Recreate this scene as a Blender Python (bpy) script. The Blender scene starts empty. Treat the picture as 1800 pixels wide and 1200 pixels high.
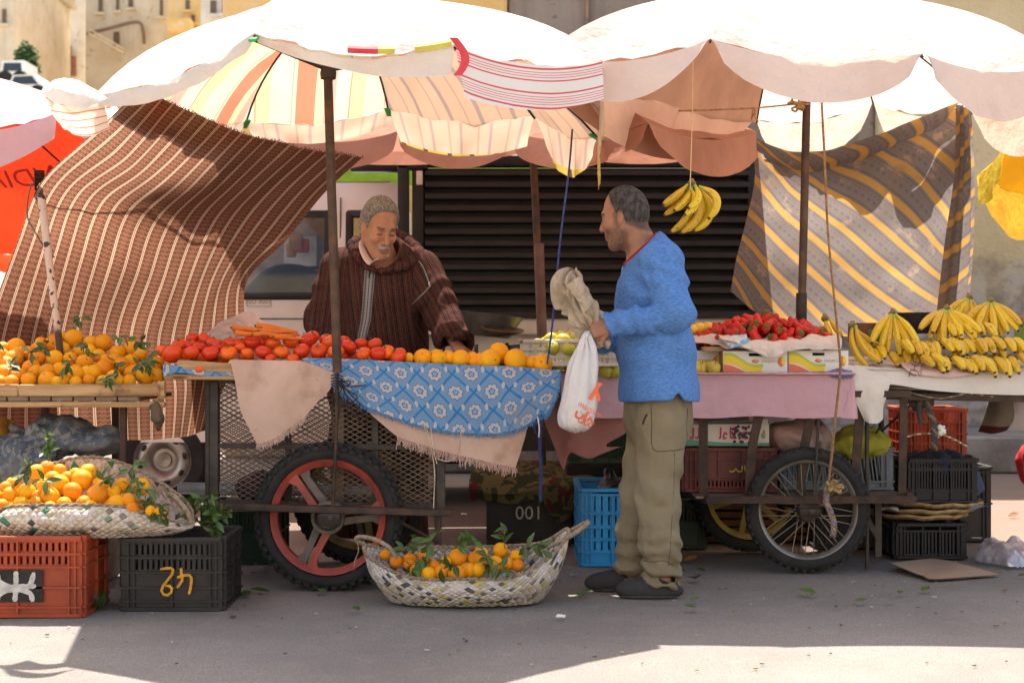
import bpy, math, random
import numpy as np
from mathutils import Vector, Matrix
random.seed(7); RNG = np.random.default_rng(7)
H = 1.08; F = 2800.0            # camera height, focal length in photo pixels
C = bpy.context.scene.collection
def P(px, py, d):
    return np.array(((px-900)/F*d, d, H-(py-600)/F*d))
def R(a): return math.radians(a)
# ---------- numpy noise ----------
def _h(i, j, k, s):
    n = (i*73856093) ^ (j*19349663) ^ (k*83492791) ^ (s*2654435761 & 0x7fffffff)
    n = (n ^ (n >> 13)) * 1274126177 & 0x7fffffff
    return ((n ^ (n >> 16)) & 0xffff)/32767.5-1.0
def vnoise(p, sc=1.0, seed=0):
    p = np.asarray(p, float)*sc
    i = np.floor(p).astype(np.int64); f = p-i; f = f*f*(3-2*f)
    r = 0
    for dx in (0, 1):
        for dy in (0, 1):
            for dz in (0, 1):
                w = (f[..., 0] if dx else 1-f[..., 0])*(f[..., 1] if dy else 1-f[..., 1])*(f[..., 2] if dz else 1-f[..., 2])
                r = r+w*_h(i[..., 0]+dx, i[..., 1]+dy, i[..., 2]+dz, seed)
    return r
def fbm(p, sc=1.0, seed=0, o=3):
    r = 0; a = 1.0
    for k in range(o):
        r = r+a*vnoise(p, sc, seed+k*17); sc *= 2.03; a *= .5
    return r
def lerp(a, b, t): return np.asarray(a)*(1-t)+np.asarray(b)*t
def crom(pts, n):
    """n points along a Catmull-Rom curve through pts (k, D)"""
    pts = np.asarray(pts, float); k = len(pts)
    if k == 2: return pts[0]+(pts[1]-pts[0])*np.linspace(0, 1, n)[:, None]
    q = np.vstack([2*pts[:1]-pts[1:2], pts, 2*pts[-1:]-pts[-2:-1]])
    t = np.linspace(0, k-1, n); i = np.minimum(t.astype(int), k-2); u = (t-i)[:, None]
    a, b, c, d = q[i], q[i+1], q[i+2], q[i+3]
    return .5*(2*b+(c-a)*u+(2*a-5*b+4*c-d)*u*u+(3*b-a-3*c+d)*u**3)
def surf(ctrl, nu, nv):
    rows = np.array([crom(r, nu) for r in ctrl])              # (r, nu, 3)
    return np.stack([crom(rows[:, j], nv) for j in range(nu)], 1)   # (nv, nu, 3)
def gnormals(g):
    du = np.gradient(g, axis=1); dv = np.gradient(g, axis=0)
    n = np.cross(du, dv); return n/(np.linalg.norm(n, axis=-1, keepdims=True)+1e-9)
def arc_uv(g, mode='mid'):
    """per-vertex uv in metres: u across (from the middle row), v down (from the middle column)"""
    nv, nu = g.shape[:2]
    mr = g[nv//2]; u = np.r_[0, np.cumsum(np.linalg.norm(np.diff(mr, axis=0), axis=1))]
    mc = g[:, nu//2]; v = np.r_[0, np.cumsum(np.linalg.norm(np.diff(mc, axis=0), axis=1))]
    return np.stack(np.broadcast_arrays(u[None, :], v[:, None]), -1)
# ---------- mesh builder ----------
class MB:
    def __init__(s): s.v = []; s.f = []; s.m = []; s.uv = []; s.n = 0
    def add(s, v, f, mat=0, uv=None):
        v = np.asarray(v, float).reshape(-1, 3); b = s.n
        s.v.append(v); s.n += len(v)
        s.uv.append(np.zeros((len(v), 2)) if uv is None else np.asarray(uv, float).reshape(-1, 2))
        if isinstance(mat, int): s.m += [mat]*len(f)
        else: s.m += list(mat)
        s.f += [tuple(int(i)+b for i in q) for q in f]
        return s
    def box(s, c, size, rot=None, mat=0, bev=0.0):
        x, y, z = np.asarray(size)/2.0
        if bev > 0 and min(x, y, z) > bev*1.2:
            v = []; 
            for sx in (-1, 1):
                for sy in (-1, 1):
                    for sz in (-1, 1):
                        v += [(sx*x, sy*(y-bev), sz*(z-bev)), (sx*(x-bev), sy*y, sz*(z-bev)), (sx*(x-bev), sy*(y-bev), sz*z)]
            I = lambda a, b, c, k: ((a*2+b)*2+c)*3+k
            f = [(I(0,0,0,0),I(0,0,1,0),I(0,1,1,0),I(0,1,0,0)), (I(1,0,0,0),I(1,1,0,0),I(1,1,1,0),I(1,0,1,0)),
                 (I(0,0,0,1),I(1,0,0,1),I(1,0,1,1),I(0,0,1,1)), (I(0,1,0,1),I(0,1,1,1),I(1,1,1,1),I(1,1,0,1)),
                 (I(0,0,0,2),I(0,1,0,2),I(1,1,0,2),I(1,0,0,2)), (I(0,0,1,2),I(1,0,1,2),I(1,1,1,2),I(0,1,1,2))]
            for a in (0, 1):
                for b in (0, 1):
                    f += [(I(a,b,0,0),I(a,b,0,1),I(a,b,1,1),I(a,b,1,0)), (I(a,0,b,0),I(a,0,b,2),I(a,1,b,2),I(a,1,b,0)), (I(0,a,b,1),I(0,a,b,2),I(1,a,b,2),I(1,a,b,1))]
                    f += [(I(a,b,0,0),I(a,b,0,1),I(a,b,0,2)), (I(a,b,1,0),I(a,b,1,2),I(a,b,1,1))]
            v = np.array(v)
        else:
            v = np.array([(a, b, d) for a in (-x, x) for b in (-y, y) for d in (-z, z)])
            f = [(0,1,3,2),(4,6,7,5),(0,4,5,1),(2,3,7,6),(0,2,6,4),(1,5,7,3)]
        if rot is not None: v = v@np.array(rot).T
        return s.add(v+np.asarray(c), f, mat)
    def beam(s, a, b, w, h=None, mat=0, up=(0, 0, 1), bev=0.0):
        a = np.asarray(a, float); b = np.asarray(b, float); h = h or w
        d = b-a; L = np.linalg.norm(d); d = d/L
        u = np.asarray(up, float)
        if abs(d@u) > .99: u = np.array((0, 1., 0))
        x = np.cross(u, d); x /= np.linalg.norm(x); z = np.cross(d, x)
        return s.box((a+b)/2, (w, L, h), np.stack([x, d, z], 1), mat, bev)
    def tube(s, path, r, n=8, mat=0, caps=True, sq=1.0):
        path = np.asarray(path, float); k = len(path)
        r = np.broadcast_to(np.asarray(r, float), (k,))
        t = np.gradient(path, axis=0); t /= np.linalg.norm(t, axis=1, keepdims=True)+1e-12
        u = np.array((0, 0, 1.)) if abs(t[0][2]) < .9 else np.array((1., 0, 0))
        a = np.arange(n)*2*math.pi/n; V = []
        L = np.r_[0, np.cumsum(np.linalg.norm(np.diff(path, axis=0), axis=1))]
        uv = []
        for i in range(k):
            x = np.cross(u, t[i]); x /= np.linalg.norm(x)+1e-12; u = np.cross(t[i], x)
            V.append(path[i]+r[i]*(np.cos(a)[:, None]*x+sq*np.sin(a)[:, None]*u)); uv.append(np.stack([a*r[i], np.full(n, L[i])], 1))
        f = [(i*n+j, i*n+(j+1) % n, (i+1)*n+(j+1) % n, (i+1)*n+j) for i in range(k-1) for j in range(n)]
        if caps: f += [tuple(range(n-1, -1, -1)), tuple(range((k-1)*n, k*n))]
        return s.add(np.vstack(V), f, mat, np.vstack(uv))
    def lathe(s, prof, c=(0, 0, 0), n=16, rot=None, mat=0, a0=0, a1=2*math.pi):
        """prof [(r, z)...] about z"""
        prof = np.asarray(prof, float); k = len(prof); full = abs(a1-a0-2*math.pi) < 1e-6
        m = n if full else n+1
        a = a0+np.arange(m)*(a1-a0)/n
        v = np.stack([prof[:, None, 0]*np.cos(a), prof[:, None, 0]*np.sin(a), np.broadcast_to(prof[:, 1:2], (k, m))], -1).reshape(-1, 3)
        f = [(i*m+j, i*m+(j+1) % m, (i+1)*m+(j+1) % m, (i+1)*m+j) for i in range(k-1) for j in range(n)]
        if rot is not None: v = v@np.array(rot).T
        return s.add(v+np.asarray(c), f, mat)
    def grid(s, g, mat=0, uv=None, wrap=False):
        nv, nu = g.shape[:2]
        if uv is None: uv = arc_uv(g)
        f = [(i*nu+j, i*nu+(j+1) % nu, (i+1)*nu+(j+1) % nu, (i+1)*nu+j) for i in range(nv-1) for j in range(nu if wrap else nu-1)]
        return s.add(g.reshape(-1, 3), f, mat, uv.reshape(-1, 2))
    def ell(s, c, r, rot=None, nu=14, nv=9, mat=0, fn=None):
        th = np.linspace(0, math.pi, nv); ph = np.arange(nu)*2*math.pi/nu
        v = np.stack([np.sin(th)[:, None]*np.cos(ph), np.sin(th)[:, None]*np.sin(ph), np.broadcast_to(np.cos(th)[:, None], (nv, nu))], -1).reshape(-1, 3)
        if fn is not None: v = fn(v)
        v = v*np.asarray(r)
        if rot is not None: v = v@np.array(rot).T
        f = [(i*nu+j, (i+1)*nu+j, (i+1)*nu+(j+1) % nu, i*nu+(j+1) % nu) for i in range(nv-1) for j in range(nu)]
        return s.add(v+np.asarray(c), f, mat)
    def poly(s, outline, n, th, mat=0):
        """a flat polygon (k,3) extruded by th along n"""
        o = np.asarray(outline, float); k = len(o); n = np.asarray(n, float)*th
        f = [tuple(range(k)), tuple(range(2*k-1, k-1, -1))]+[(i, i+k, (i+1) % k+k, (i+1) % k) for i in range(k)]
        return s.add(np.vstack([o, o+n]), f, mat)
    def build(s, name, mats, parent=None, smooth=True, origin=None):
        v = np.vstack(s.v) if s.v else np.zeros((0, 3))
        if parent is not None: org = np.array(WL[parent.name]) if origin is None else np.asarray(origin)
        elif origin is not None: org = np.asarray(origin, float)
        else: lo, hi = v.min(0), v.max(0); org = np.array(((lo[0]+hi[0])/2, (lo[1]+hi[1])/2, lo[2]))
        me = bpy.data.meshes.new(name); me.from_pydata((v-org).tolist(), [], s.f)
        uvv = np.vstack(s.uv); lay = me.uv_layers.new(name='UVMap')
        li = np.empty(len(me.loops), np.int32); me.loops.foreach_get('vertex_index', li)
        lay.data.foreach_set('uv', uvv[li].astype(np.float32).ravel())
        mats = mats if isinstance(mats, (list, tuple)) else [mats]
        for m in mats: me.materials.append(m)
        me.polygons.foreach_set('material_index', np.array(s.m, np.int32))
        me.polygons.foreach_set('use_smooth', np.full(len(s.f), bool(smooth)))
        me.validate(); me.update()
        if smooth is True and len(s.f) < 60000: me.set_sharp_from_angle(angle=R(48))
        o = bpy.data.objects.new(name, me); C.objects.link(o)
        if parent is not None:
            o.parent = parent; o.location = org-np.array(WL[parent.name])
        else: o.location = org
        WL[o.name] = org
        return o
WL = {}
def tag(o, label=None, cat=None, group=None, kind=None):
    if label: o['label'] = label
    if cat: o['category'] = cat
    if group: o['group'] = group
    if kind: o['kind'] = kind
    return o
def thing(name, loc, label, cat, group=None):
    o = bpy.data.objects.new(name, None); C.objects.link(o); o.empty_display_size = .05
    o.location = loc; WL[o.name] = np.array(loc, float)
    return tag(o, label, cat, group)
def dup(root, loc=None, rot=None, label=None, group=None, scale=None):
    def cp(o, par):
        c = o.copy(); C.objects.link(c)
        if par is not None: c.parent = par
        WL[c.name] = WL.get(o.name, np.zeros(3))
        for ch in list(o.children): cp(ch, c)
        return c
    r = cp(root, None)
    if loc is not None: r.location = loc
    if rot is not None: r.rotation_euler = rot
    if scale is not None: r.scale = (scale,)*3 if np.isscalar(scale) else scale
    if label: r['label'] = label
    if group: r['group'] = group
    return r
# ---------- signed distance surfaces (numpy surface nets) ----------
def cone(p, a, b, ra, rb):
    a = np.asarray(a, float); b = np.asarray(b, float); ab = b-a
    t = np.clip(((p-a)@ab)/(ab@ab+1e-12), 0, 1)
    return np.linalg.norm(p-a-t[:, None]*ab, axis=1)-(ra+(rb-ra)*t)
def ellp(p, c, r, rot=None):
    q = p-np.asarray(c); r = np.asarray(r, float)
    if rot is not None: q = q@np.asarray(rot)
    k0 = np.linalg.norm(q/r, axis=1); k1 = np.linalg.norm(q/(r*r), axis=1)
    return k0*(k0-1)/(k1+1e-9)
def smin(a, b, k):
    h = np.clip(.5+.5*(b-a)/k, 0, 1); return b*(1-h)+a*h-k*h*(1-h)
def smax(a, b, k): return -smin(-a, -b, k)
def chain(p, pts, rad, k=.02):
    d = None
    for i in range(len(pts)-1):
        c = cone(p, pts[i], pts[i+1], rad[i], rad[i+1]); d = c if d is None else smin(d, c, k)
    return d
def sdf(f, lo, hi, res):
    lo = np.asarray(lo, float); hi = np.asarray(hi, float); n = np.ceil((hi-lo)/res).astype(int)+1
    ax = [lo[i]+res*np.arange(n[i]) for i in range(3)]
    G = np.stack(np.meshgrid(*ax, indexing='ij'), -1).reshape(-1, 3)
    if len(G) > 60000:      # coarse pass first, then only the cells near the surface
        nc = -(-n//4)+1; cx_ = np.stack(np.meshgrid(*[lo[i]+res*4*np.arange(nc[i]) for i in range(3)], indexing='ij'), -1).reshape(-1, 3)
        cv = f(cx_).reshape(nc); ci = np.rint((G-lo)/(res*4)).astype(int); vv = cv[ci[:, 0], ci[:, 1], ci[:, 2]]; near = np.abs(vv) < res*9
        val = vv.copy(); gi = np.nonzero(near)[0]
        for i in range(0, len(gi), 200000): val[gi[i:i+200000]] = f(G[gi[i:i+200000]])
        val = val.reshape(n)
    else: val = f(G).reshape(n)
    s = val < 0
    c = {}; acc = np.zeros(tuple(n-1)+(3,)); cnt = np.zeros(tuple(n-1))
    sl = lambda o: tuple(slice(o[i], n[i]-1+o[i]) for i in range(3))
    base = np.stack(np.meshgrid(*[np.arange(m-1) for m in n], indexing='ij'), -1).astype(float)
    for axis in range(3):
        for o1 in (0, 1):
            for o2 in (0, 1):
                o = [0, 0, 0]; oth = [i for i in range(3) if i != axis]; o[oth[0]] = o1; o[oth[1]] = o2
                e = list(o); e[axis] = 1
                a, b = val[sl(o)], val[sl(e)]; m = (a < 0) != (b < 0)
                t = np.where(m, a/np.where(m, a-b, 1), 0)
                q = base+np.array(o, float); q[..., axis] += t
                acc += q*m[..., None]; cnt += m
    mask = cnt > 0; idx = np.full(tuple(n-1), -1); idx[mask] = np.arange(mask.sum())
    V = lo+res*(acc[mask]/cnt[mask][:, None]); faces = []
    for axis in range(3):
        o = [i for i in range(3) if i != axis]
        a = [slice(1, n[i]-1) for i in range(3)]; b = list(a); a[axis] = slice(0, n[axis]-1); b[axis] = slice(1, n[axis])
        sa, sb = s[tuple(a)], s[tuple(b)]; ii = np.argwhere(sa != sb); flip = sa[tuple(ii.T)]
        g = ii.copy(); g[:, o[0]] += 1; g[:, o[1]] += 1
        def cell(d1, d2):
            h = g.copy(); h[:, o[0]] -= d1; h[:, o[1]] -= d2; return idx[tuple(h.T)]
        q = np.stack([cell(1, 1), cell(0, 1), cell(0, 0), cell(1, 0)], 1)
        if axis == 1: flip = ~flip
        q = np.where(flip[:, None], q, q[:, ::-1]); faces.append(q)
    return V, np.vstack(faces)
def rot_to(z, x=None):
    """3x3 whose third column is z"""
    z = np.asarray(z, float); z = z/np.linalg.norm(z)
    x = np.array((1., 0, 0)) if x is None else np.asarray(x, float)
    if abs(x@z) > .95: x = np.array((0, 1., 0))
    x = x-z*(x@z); x /= np.linalg.norm(x); return np.stack([x, np.cross(z, x), z], 1)
def eul(x, y, z): return np.array(Matrix.Rotation(R(z), 3, 'Z')@Matrix.Rotation(R(y), 3, 'Y')@Matrix.Rotation(R(x), 3, 'X'))
# ---------- material graph helper ----------
def rgb(h):
    """sRGB hex to linear"""
    c = [int(h[i:i+2], 16)/255 for i in (0, 2, 4)]
    return tuple(x/12.92 if x <= .04045 else ((x+.055)/1.055)**2.4 for x in c)
class G:
    def __init__(s, name):
        s.mat = bpy.data.materials.new(name); s.mat.use_nodes = True; s.nt = s.mat.node_tree
        s.b = s.nt.nodes['Principled BSDF']; s.o = s.nt.nodes['Material Output']; s.tc = s.nt.nodes.new('ShaderNodeTexCoord')
        s.obj = s.tc.outputs['Object']; s.uv = s.tc.outputs['UV']
    def put(s, sock, v):
        if isinstance(v, bpy.types.NodeSocket): s.nt.links.new(v, sock)
        elif isinstance(v, (tuple, list)):
            v = tuple(v); sock.default_value = v+(1.,) if len(v) == 3 and sock.type == 'RGBA' else v
        else: sock.default_value = v
    def n(s, t, ins=None, **pr):
        nd = s.nt.nodes.new('ShaderNode'+t)
        for k, v in pr.items(): setattr(nd, k, v)
        for k, v in (ins or {}).items(): s.put(nd.inputs[k], v)
        return nd
    def m(s, op, a, b=None, c=None):
        nd = s.n('Math', operation=op); s.put(nd.inputs[0], a)
        if b is not None: s.put(nd.inputs[1], b)
        if c is not None: s.put(nd.inputs[2], c)
        return nd.outputs[0]
    def mix(s, f, a, b, bt='MIX'):
        nd = s.n('Mix', data_type='RGBA', blend_type=bt); s.put(nd.inputs[0], f); s.put(nd.inputs[6], a); s.put(nd.inputs[7], b); return nd.outputs[2]
    def noise(s, sc, vec=None, det=3., rough=.55, dist=0.):
        nd = s.n('TexNoise', {'Scale': sc, 'Detail': det, 'Roughness': rough, 'Distortion': dist}); s.put(nd.inputs['Vector'], vec or s.obj); return nd.outputs['Fac']
    def vor(s, sc, vec=None, feat='F1', out='Distance', rnd=1.):
        nd = s.n('TexVoronoi', {'Scale': sc, 'Randomness': rnd}, feature=feat); s.put(nd.inputs['Vector'], vec or s.obj); return nd.outputs[out]
    def step(s, x, lo, hi):
        nd = s.n('MapRange', {'Value': x, 'From Min': lo, 'From Max': hi}); nd.interpolation_type = 'SMOOTHSTEP'; return nd.outputs[0]
    def xyz(s, v):
        nd = s.n('SeparateXYZ', {0: v}); return nd.outputs
    def vec(s, x, y, z=0.):
        return s.n('CombineXYZ', {0: x, 1: y, 2: z}).outputs[0]
    def scl(s, v, x, y, z):
        nd = s.n('VectorMath', operation='MULTIPLY'); s.put(nd.inputs[0], v); nd.inputs[1].default_value = (x, y, z); return nd.outputs[0]
    def rnd(s): return s.n('ObjectInfo').outputs['Random']
    def stripe(s, x, period, lo, hi, soft=.02):
        """1 where fract(x/period) lies in lo..hi"""
        f = s.m('FRACT', s.m('DIVIDE', x, period)); return s.m('MULTIPLY', s.step(f, lo-soft, lo+soft), s.m('SUBTRACT', 1., s.step(f, hi-soft, hi+soft)))
    def bump(s, h, dist=.002, strength=1.):
        nd = s.n('Bump', {'Strength': strength, 'Distance': dist, 'Height': h}); s.put(s.b.inputs['Normal'], nd.outputs[0]); s.nrm = nd.outputs[0]; return nd.outputs[0]
    def fin(s, col, rough=.7, metal=0., spec=.4, trans=0., tcol=None):
        s.put(s.b.inputs['Base Color'], col); s.put(s.b.inputs['Roughness'], rough); s.put(s.b.inputs['Metallic'], metal); s.b.inputs['Specular IOR Level'].default_value = spec
        if trans > 0:
            t = s.n('BsdfTranslucent'); s.put(t.inputs['Color'], tcol or col)
            if hasattr(s, 'nrm'): s.put(t.inputs['Normal'], s.nrm)
            mx = s.n('MixShader', {0: trans}); s.nt.links.new(s.b.outputs[0], mx.inputs[1]); s.nt.links.new(t.outputs[0], mx.inputs[2]); s.nt.links.new(mx.outputs[0], s.o.inputs[0])
        return s.mat
def pm(name, col, col2=None, rough=.6, sc=9., bump=0., bsc=60., metal=0., spec=.4, trans=0., det=4., rv=0., lo=.35, hi=.7):
    """a mottled surface: col to col2 by noise, fine bump, per-object value change rv"""
    g = G(name); col = rgb(col) if isinstance(col, str) else col
    col2 = tuple(c*.72 for c in col) if col2 is None else (rgb(col2) if isinstance(col2, str) else col2)
    c = g.mix(g.step(g.noise(sc, det=det), lo, hi), col, col2)
    if rv: c = g.n('HueSaturation', {'Hue': g.m('ADD', .5-rv*.06, g.m('MULTIPLY', g.rnd(), rv*.12)), 'Value': g.m('ADD', 1-rv*.5, g.m('MULTIPLY', g.rnd(), rv)), 'Color': c}).outputs[0]
    if bump: g.bump(g.noise(bsc, det=3.), bump)
    r = g.m('ADD', rough-.08, g.m('MULTIPLY', g.noise(sc*3), .16))
    return g.fin(c, r, metal, spec, trans)
# ---------- world, sun, camera ----------
sc = bpy.context.scene
w = bpy.data.worlds.new("World"); sc.world = w; w.use_nodes = True
SUN_EL, SUN_AZ = 65., 8.         # sun high behind the stalls, a little to the left
sky = w.node_tree.nodes.new('ShaderNodeTexSky'); sky.sky_type = 'NISHITA'; sky.sun_disc = False
sky.sun_elevation = R(SUN_EL); sky.sun_rotation = R(-SUN_AZ); sky.dust_density = 2.5; sky.air_density = 1.0; sky.ozone_density = .6
bg = w.node_tree.nodes['Background']; hz = w.node_tree.nodes.new('ShaderNodeMix'); hz.data_type = 'RGBA'; hz.blend_type = 'MULTIPLY'; hz.inputs[0].default_value = 1.; hz.inputs[7].default_value = (1.10, 1.0, .89, 1.)   # dusty haze
w.node_tree.links.new(sky.outputs[0], hz.inputs[6]); w.node_tree.links.new(hz.outputs[2], bg.inputs[0]); bg.inputs[1].default_value = .15
L = bpy.data.lights.new('sun', 'SUN'); L.energy = 4.6; L.angle = R(.5); L.color = (1., .94, .85)
lo = bpy.data.objects.new('sun', L); C.objects.link(lo)
sd = Vector((-math.sin(R(SUN_AZ))*math.cos(R(SUN_EL)), math.cos(R(SUN_AZ))*math.cos(R(SUN_EL)), math.sin(R(SUN_EL))))   # towards the sun
lo.rotation_euler = sd.to_track_quat('Z', 'Y').to_euler(); lo.location = (0, 6, 12)
cam = bpy.data.cameras.new('camera'); cam.lens = 56.; cam.sensor_width = 36.; cam.clip_end = 2000.; cam.clip_start = .05
co = bpy.data.objects.new('camera', cam); C.objects.link(co); co.location = (0, 0, H); co.rotation_euler = (R(90), 0, 0)
cam.dof.use_dof = True; cam.dof.focus_distance = 7.0; cam.dof.aperture_fstop = 4.2
sc.camera = co
sc.view_settings.view_transform = 'Standard'; sc.view_settings.look = 'None'; sc.view_settings.exposure = 1.5; sc.view_settings.gamma = 1.
# ---------- ground ----------
g = G('asphalt')
n1 = g.noise(1.3, det=5.); n2 = g.noise(9., det=4.); n3 = g.noise(160., det=2.); v = g.vor(120.)
c = g.mix(g.step(n1, .35, .7), rgb('8b847b'), rgb('7c756c'))
c = g.mix(g.m('MULTIPLY', g.step(n2, .5, .8), .35), c, rgb('a2988f'))
c = g.mix(g.m('MULTIPLY', g.step(v, .25, .6), .5), c, rgb('625d5b'))
c = g.mix(g.m('MULTIPLY', g.step(n3, .62, .75), .55), c, rgb('b9b0a6'))
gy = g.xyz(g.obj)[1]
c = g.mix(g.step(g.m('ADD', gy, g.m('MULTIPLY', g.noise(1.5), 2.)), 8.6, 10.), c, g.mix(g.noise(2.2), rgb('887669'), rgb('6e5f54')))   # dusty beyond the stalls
gx_ = g.xyz(g.obj)[0]; c = g.mix(g.m('MULTIPLY', g.m('MULTIPLY', g.step(g.m('ADD', gy, g.noise(2.)), 8.4, 9.2), g.step(gy, 12.2, 11.2)), g.m('MULTIPLY', g.m('MULTIPLY', g.step(gx_, 2.1, 1.5), g.step(gx_, -1.5, -1.0)), .8)), c, g.mix(g.noise(3.), (.085, .058, .044), (.055, .040, .032)))   # brown shade between stalls and truck, painted into the ground colour
c = g.mix(g.m('MULTIPLY', g.step(g.noise(4., det=6., dist=.6), .62, .8), .6), c, rgb('5c5753'))
g.bump(g.m('ADD', g.m('MULTIPLY', v, .6), n3), .0035)
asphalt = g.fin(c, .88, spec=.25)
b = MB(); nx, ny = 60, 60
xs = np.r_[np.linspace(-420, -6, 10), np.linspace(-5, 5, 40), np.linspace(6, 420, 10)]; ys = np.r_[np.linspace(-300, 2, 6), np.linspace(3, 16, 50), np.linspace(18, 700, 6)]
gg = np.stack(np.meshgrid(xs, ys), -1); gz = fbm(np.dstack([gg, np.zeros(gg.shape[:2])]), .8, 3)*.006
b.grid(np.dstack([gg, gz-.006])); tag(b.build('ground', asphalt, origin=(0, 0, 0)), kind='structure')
# sloping street climbing away on the left, and the kerb before the wall
b = MB()
st = surf([[(-26, 17, -.05), (-14, 17, -.05), (-3.6, 17.5, -.05)], [(-30, 30, 2.2), (-18, 30, 2.2), (-6, 30, 2.2)], [(-36, 48, 6.4), (-24, 48, 6.4), (-12, 48, 6.4)], [(-46, 70, 11.2), (-24, 70, 11.4), (-10, 70, 11.4)], [(-60, 96, 14), (-40, 96, 14), (-12, 96, 14)]], 24, 30)
b.grid(st); tag(b.build('hill_street', pm('dusty_road', 'b9aa98', '9a8c7c', .9, 1.4, .004, 40.)), kind='structure')
kerb_m = pm('kerb_stone', '8f8880', '6d675f', .85, 3., .006, 30.)
b = MB(); b.box((8.4, 14.05, .15), (18.6, 1.9, .3), bev=.02); tag(b.build('pavement', kerb_m), kind='structure')
# ---------- plaster ----------
def plaster(name, c1, c2, c3, drip=.5, base='7d7167'):
    g = G(name); z = g.xyz(g.obj)[2]
    n1 = g.noise(.9, det=6., rough=.65); n2 = g.noise(5., det=5.); st = g.noise(1., g.scl(g.obj, 5., 5., .35), 5.)
    c = g.mix(g.step(n1, .35, .65), rgb(c1), rgb(c2))
    c = g.mix(g.m('MULTIPLY', g.step(st, .5, .75), drip), c, rgb(c3))
    c = g.mix(g.step(g.noise(2.4, det=7., rough=.7, dist=.4), .60, .64), c, rgb(c3))
    c = g.mix(g.step(g.m('ADD', z, g.m('MULTIPLY', n1, -3.)), .4, -.5), c, g.mix(g.step(n2, .4, .6), rgb(base), rgb('b3aaa2')))
    g.bump(g.m('ADD', g.noise(18., det=6.), n1), .012)
    return g.fin(c, .92, spec=.15)
pl_y = plaster('yellow_plaster', 'e3c184', 'd6b06a', 'd9c6a4', .5, 'a08a70'); pl_g = plaster('grey_plaster', '958a7f', '857a70', '6e655d', .6); pl_c = plaster('cream_plaster', 'd2c19c', 'c2ae84', 'a5957c', .5, '8a7d70')
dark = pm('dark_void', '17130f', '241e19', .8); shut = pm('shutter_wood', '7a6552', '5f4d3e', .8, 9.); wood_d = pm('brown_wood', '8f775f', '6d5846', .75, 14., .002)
def shell(name, x0, x1, y0, dep, h, m, label, base=0.):
    t = thing(name, ((x0+x1)/2, y0+dep/2, base), label, 'building')
    b = MB(); b.box(((x0+x1)/2, y0+dep/2, base+h/2), (x1-x0, dep, h), bev=.03); b.build('wall', m, t)
    return t
def opening(t, x, y, z, w, h, sill=True, m=None, name='window', slat=True):
    b = MB(); b.box((x, y-.02, z+h/2), (w, .08, h)); f = b.build(name, m or shut, t)
    b = MB(); fw = .07
    b.box((x-w/2-fw/2, y-.05, z+h/2), (fw, .12, h+2*fw)); b.box((x+w/2+fw/2, y-.05, z+h/2), (fw, .12, h+2*fw)); b.box((x, y-.052, z+h+fw/2), (w-.004, .12, fw)); 
    if sill: b.box((x, y-.07, z-fw/2), (w+.3, .2, fw))
    if slat:
        for k in range(1, 3): b.box((x-w/2+w*k/3, y-.07, z+h/2), (.05, .03, h))
    b.build('frame', wood_d, f); return f
WY = 14.9
# the three stretches of wall behind the stalls
t = shell('grey_building', -.04, 3.4, WY, 7., 8.6, pl_g, 'bare grey cement wall rising behind the gap of the two parasols')
b = MB(); b.box((1.68, WY-.03, 6.2), (3.44, .1, .14)); b.build('ledge', pl_g, t); b = MB(); b.box((.7, WY-.02, 5.2), (.03, .06, 6.6-.2)); b.build('pipe', wood_d, t)
t = shell('yellow_building', -2.7, -.046, WY-.06, 7., 8., pl_y, 'peeling yellow plaster house wall behind the striped parasol')
opening(t, -1.5, WY-.06, 5.2, .9, 1.3)
t = shell('cream_building', 3.406, 16., WY-.1, 7., 9., pl_c, 'cream plaster house with stained flaking base behind the bananas')
opening(t, 6.5, WY-.1, 5., 1., 1.4); opening(t, 9.5, WY-.1, 1., 1.1, 2.2, False, wood_d, 'door', False)
# ---------- houses along the climbing street (blurred, behind the left parasol) ----------
pl_s = plaster('hazy_plaster', 'dcd0b8', 'cfc0a4', 'bfae94', .4, 'b39a78'); pl_p = plaster('pale_plaster', 'dfd8ca', 'd2c7b4', 'bfb29e', .4, 'b39f80')  # plaster tones paled to put distance haze into the colour
def sx(px, d): return (px-900)/F*d
def szz(py, d): return H-(py-600)/F*d
def far_house(px0, px1, d, m, label, wins, z0=8., top=-60):
    x0, x1 = sx(px0, d), sx(px1, d); t = shell('street_house', x0, x1, d, 9., szz(top, d)-z0, m, label, z0); t['group'] = 'old houses along the climbing street'
    b = MB(); b.box(((x0+x1)/2, d+4.4, szz(top, d)+.2), (x1-x0+.4, 9.4, .4)); b.build('roof', m, t)
    k_ = d/F
    for (px, py, ww, hh) in wins:
        b = MB(); b.box((sx(px, d), d-.02, szz(py, d)), (ww*k_, .1, hh*k_)); f = b.build('window', shut, t)
        b = MB(); b.box((sx(px, d), d-.1, szz(py+hh/2, d)-.06), (ww*k_+.25, .3, .12)); b.build('sill', m, f)
    return t
far_house(-60, 24, 70., pl_s, 'yellow corner house cut by the left picture edge', [(8, 30, 7, 26), (-12, 30, 7, 26)])
far_house(26, 52, 92., pl_p, 'narrow sunlit house at the top of the street', [(36, 8, 5, 14), (44, 30, 5, 14)])
t = far_house(48, 150, 84., pl_p, 'tall pale house with four slim windows up the street', [(75, 30, 4, 23), (83, 25, 4, 30), (95, 18, 7, 40), (113, 15, 6, 34), (129, 6, 4, 16)]); d = 83.9
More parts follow.
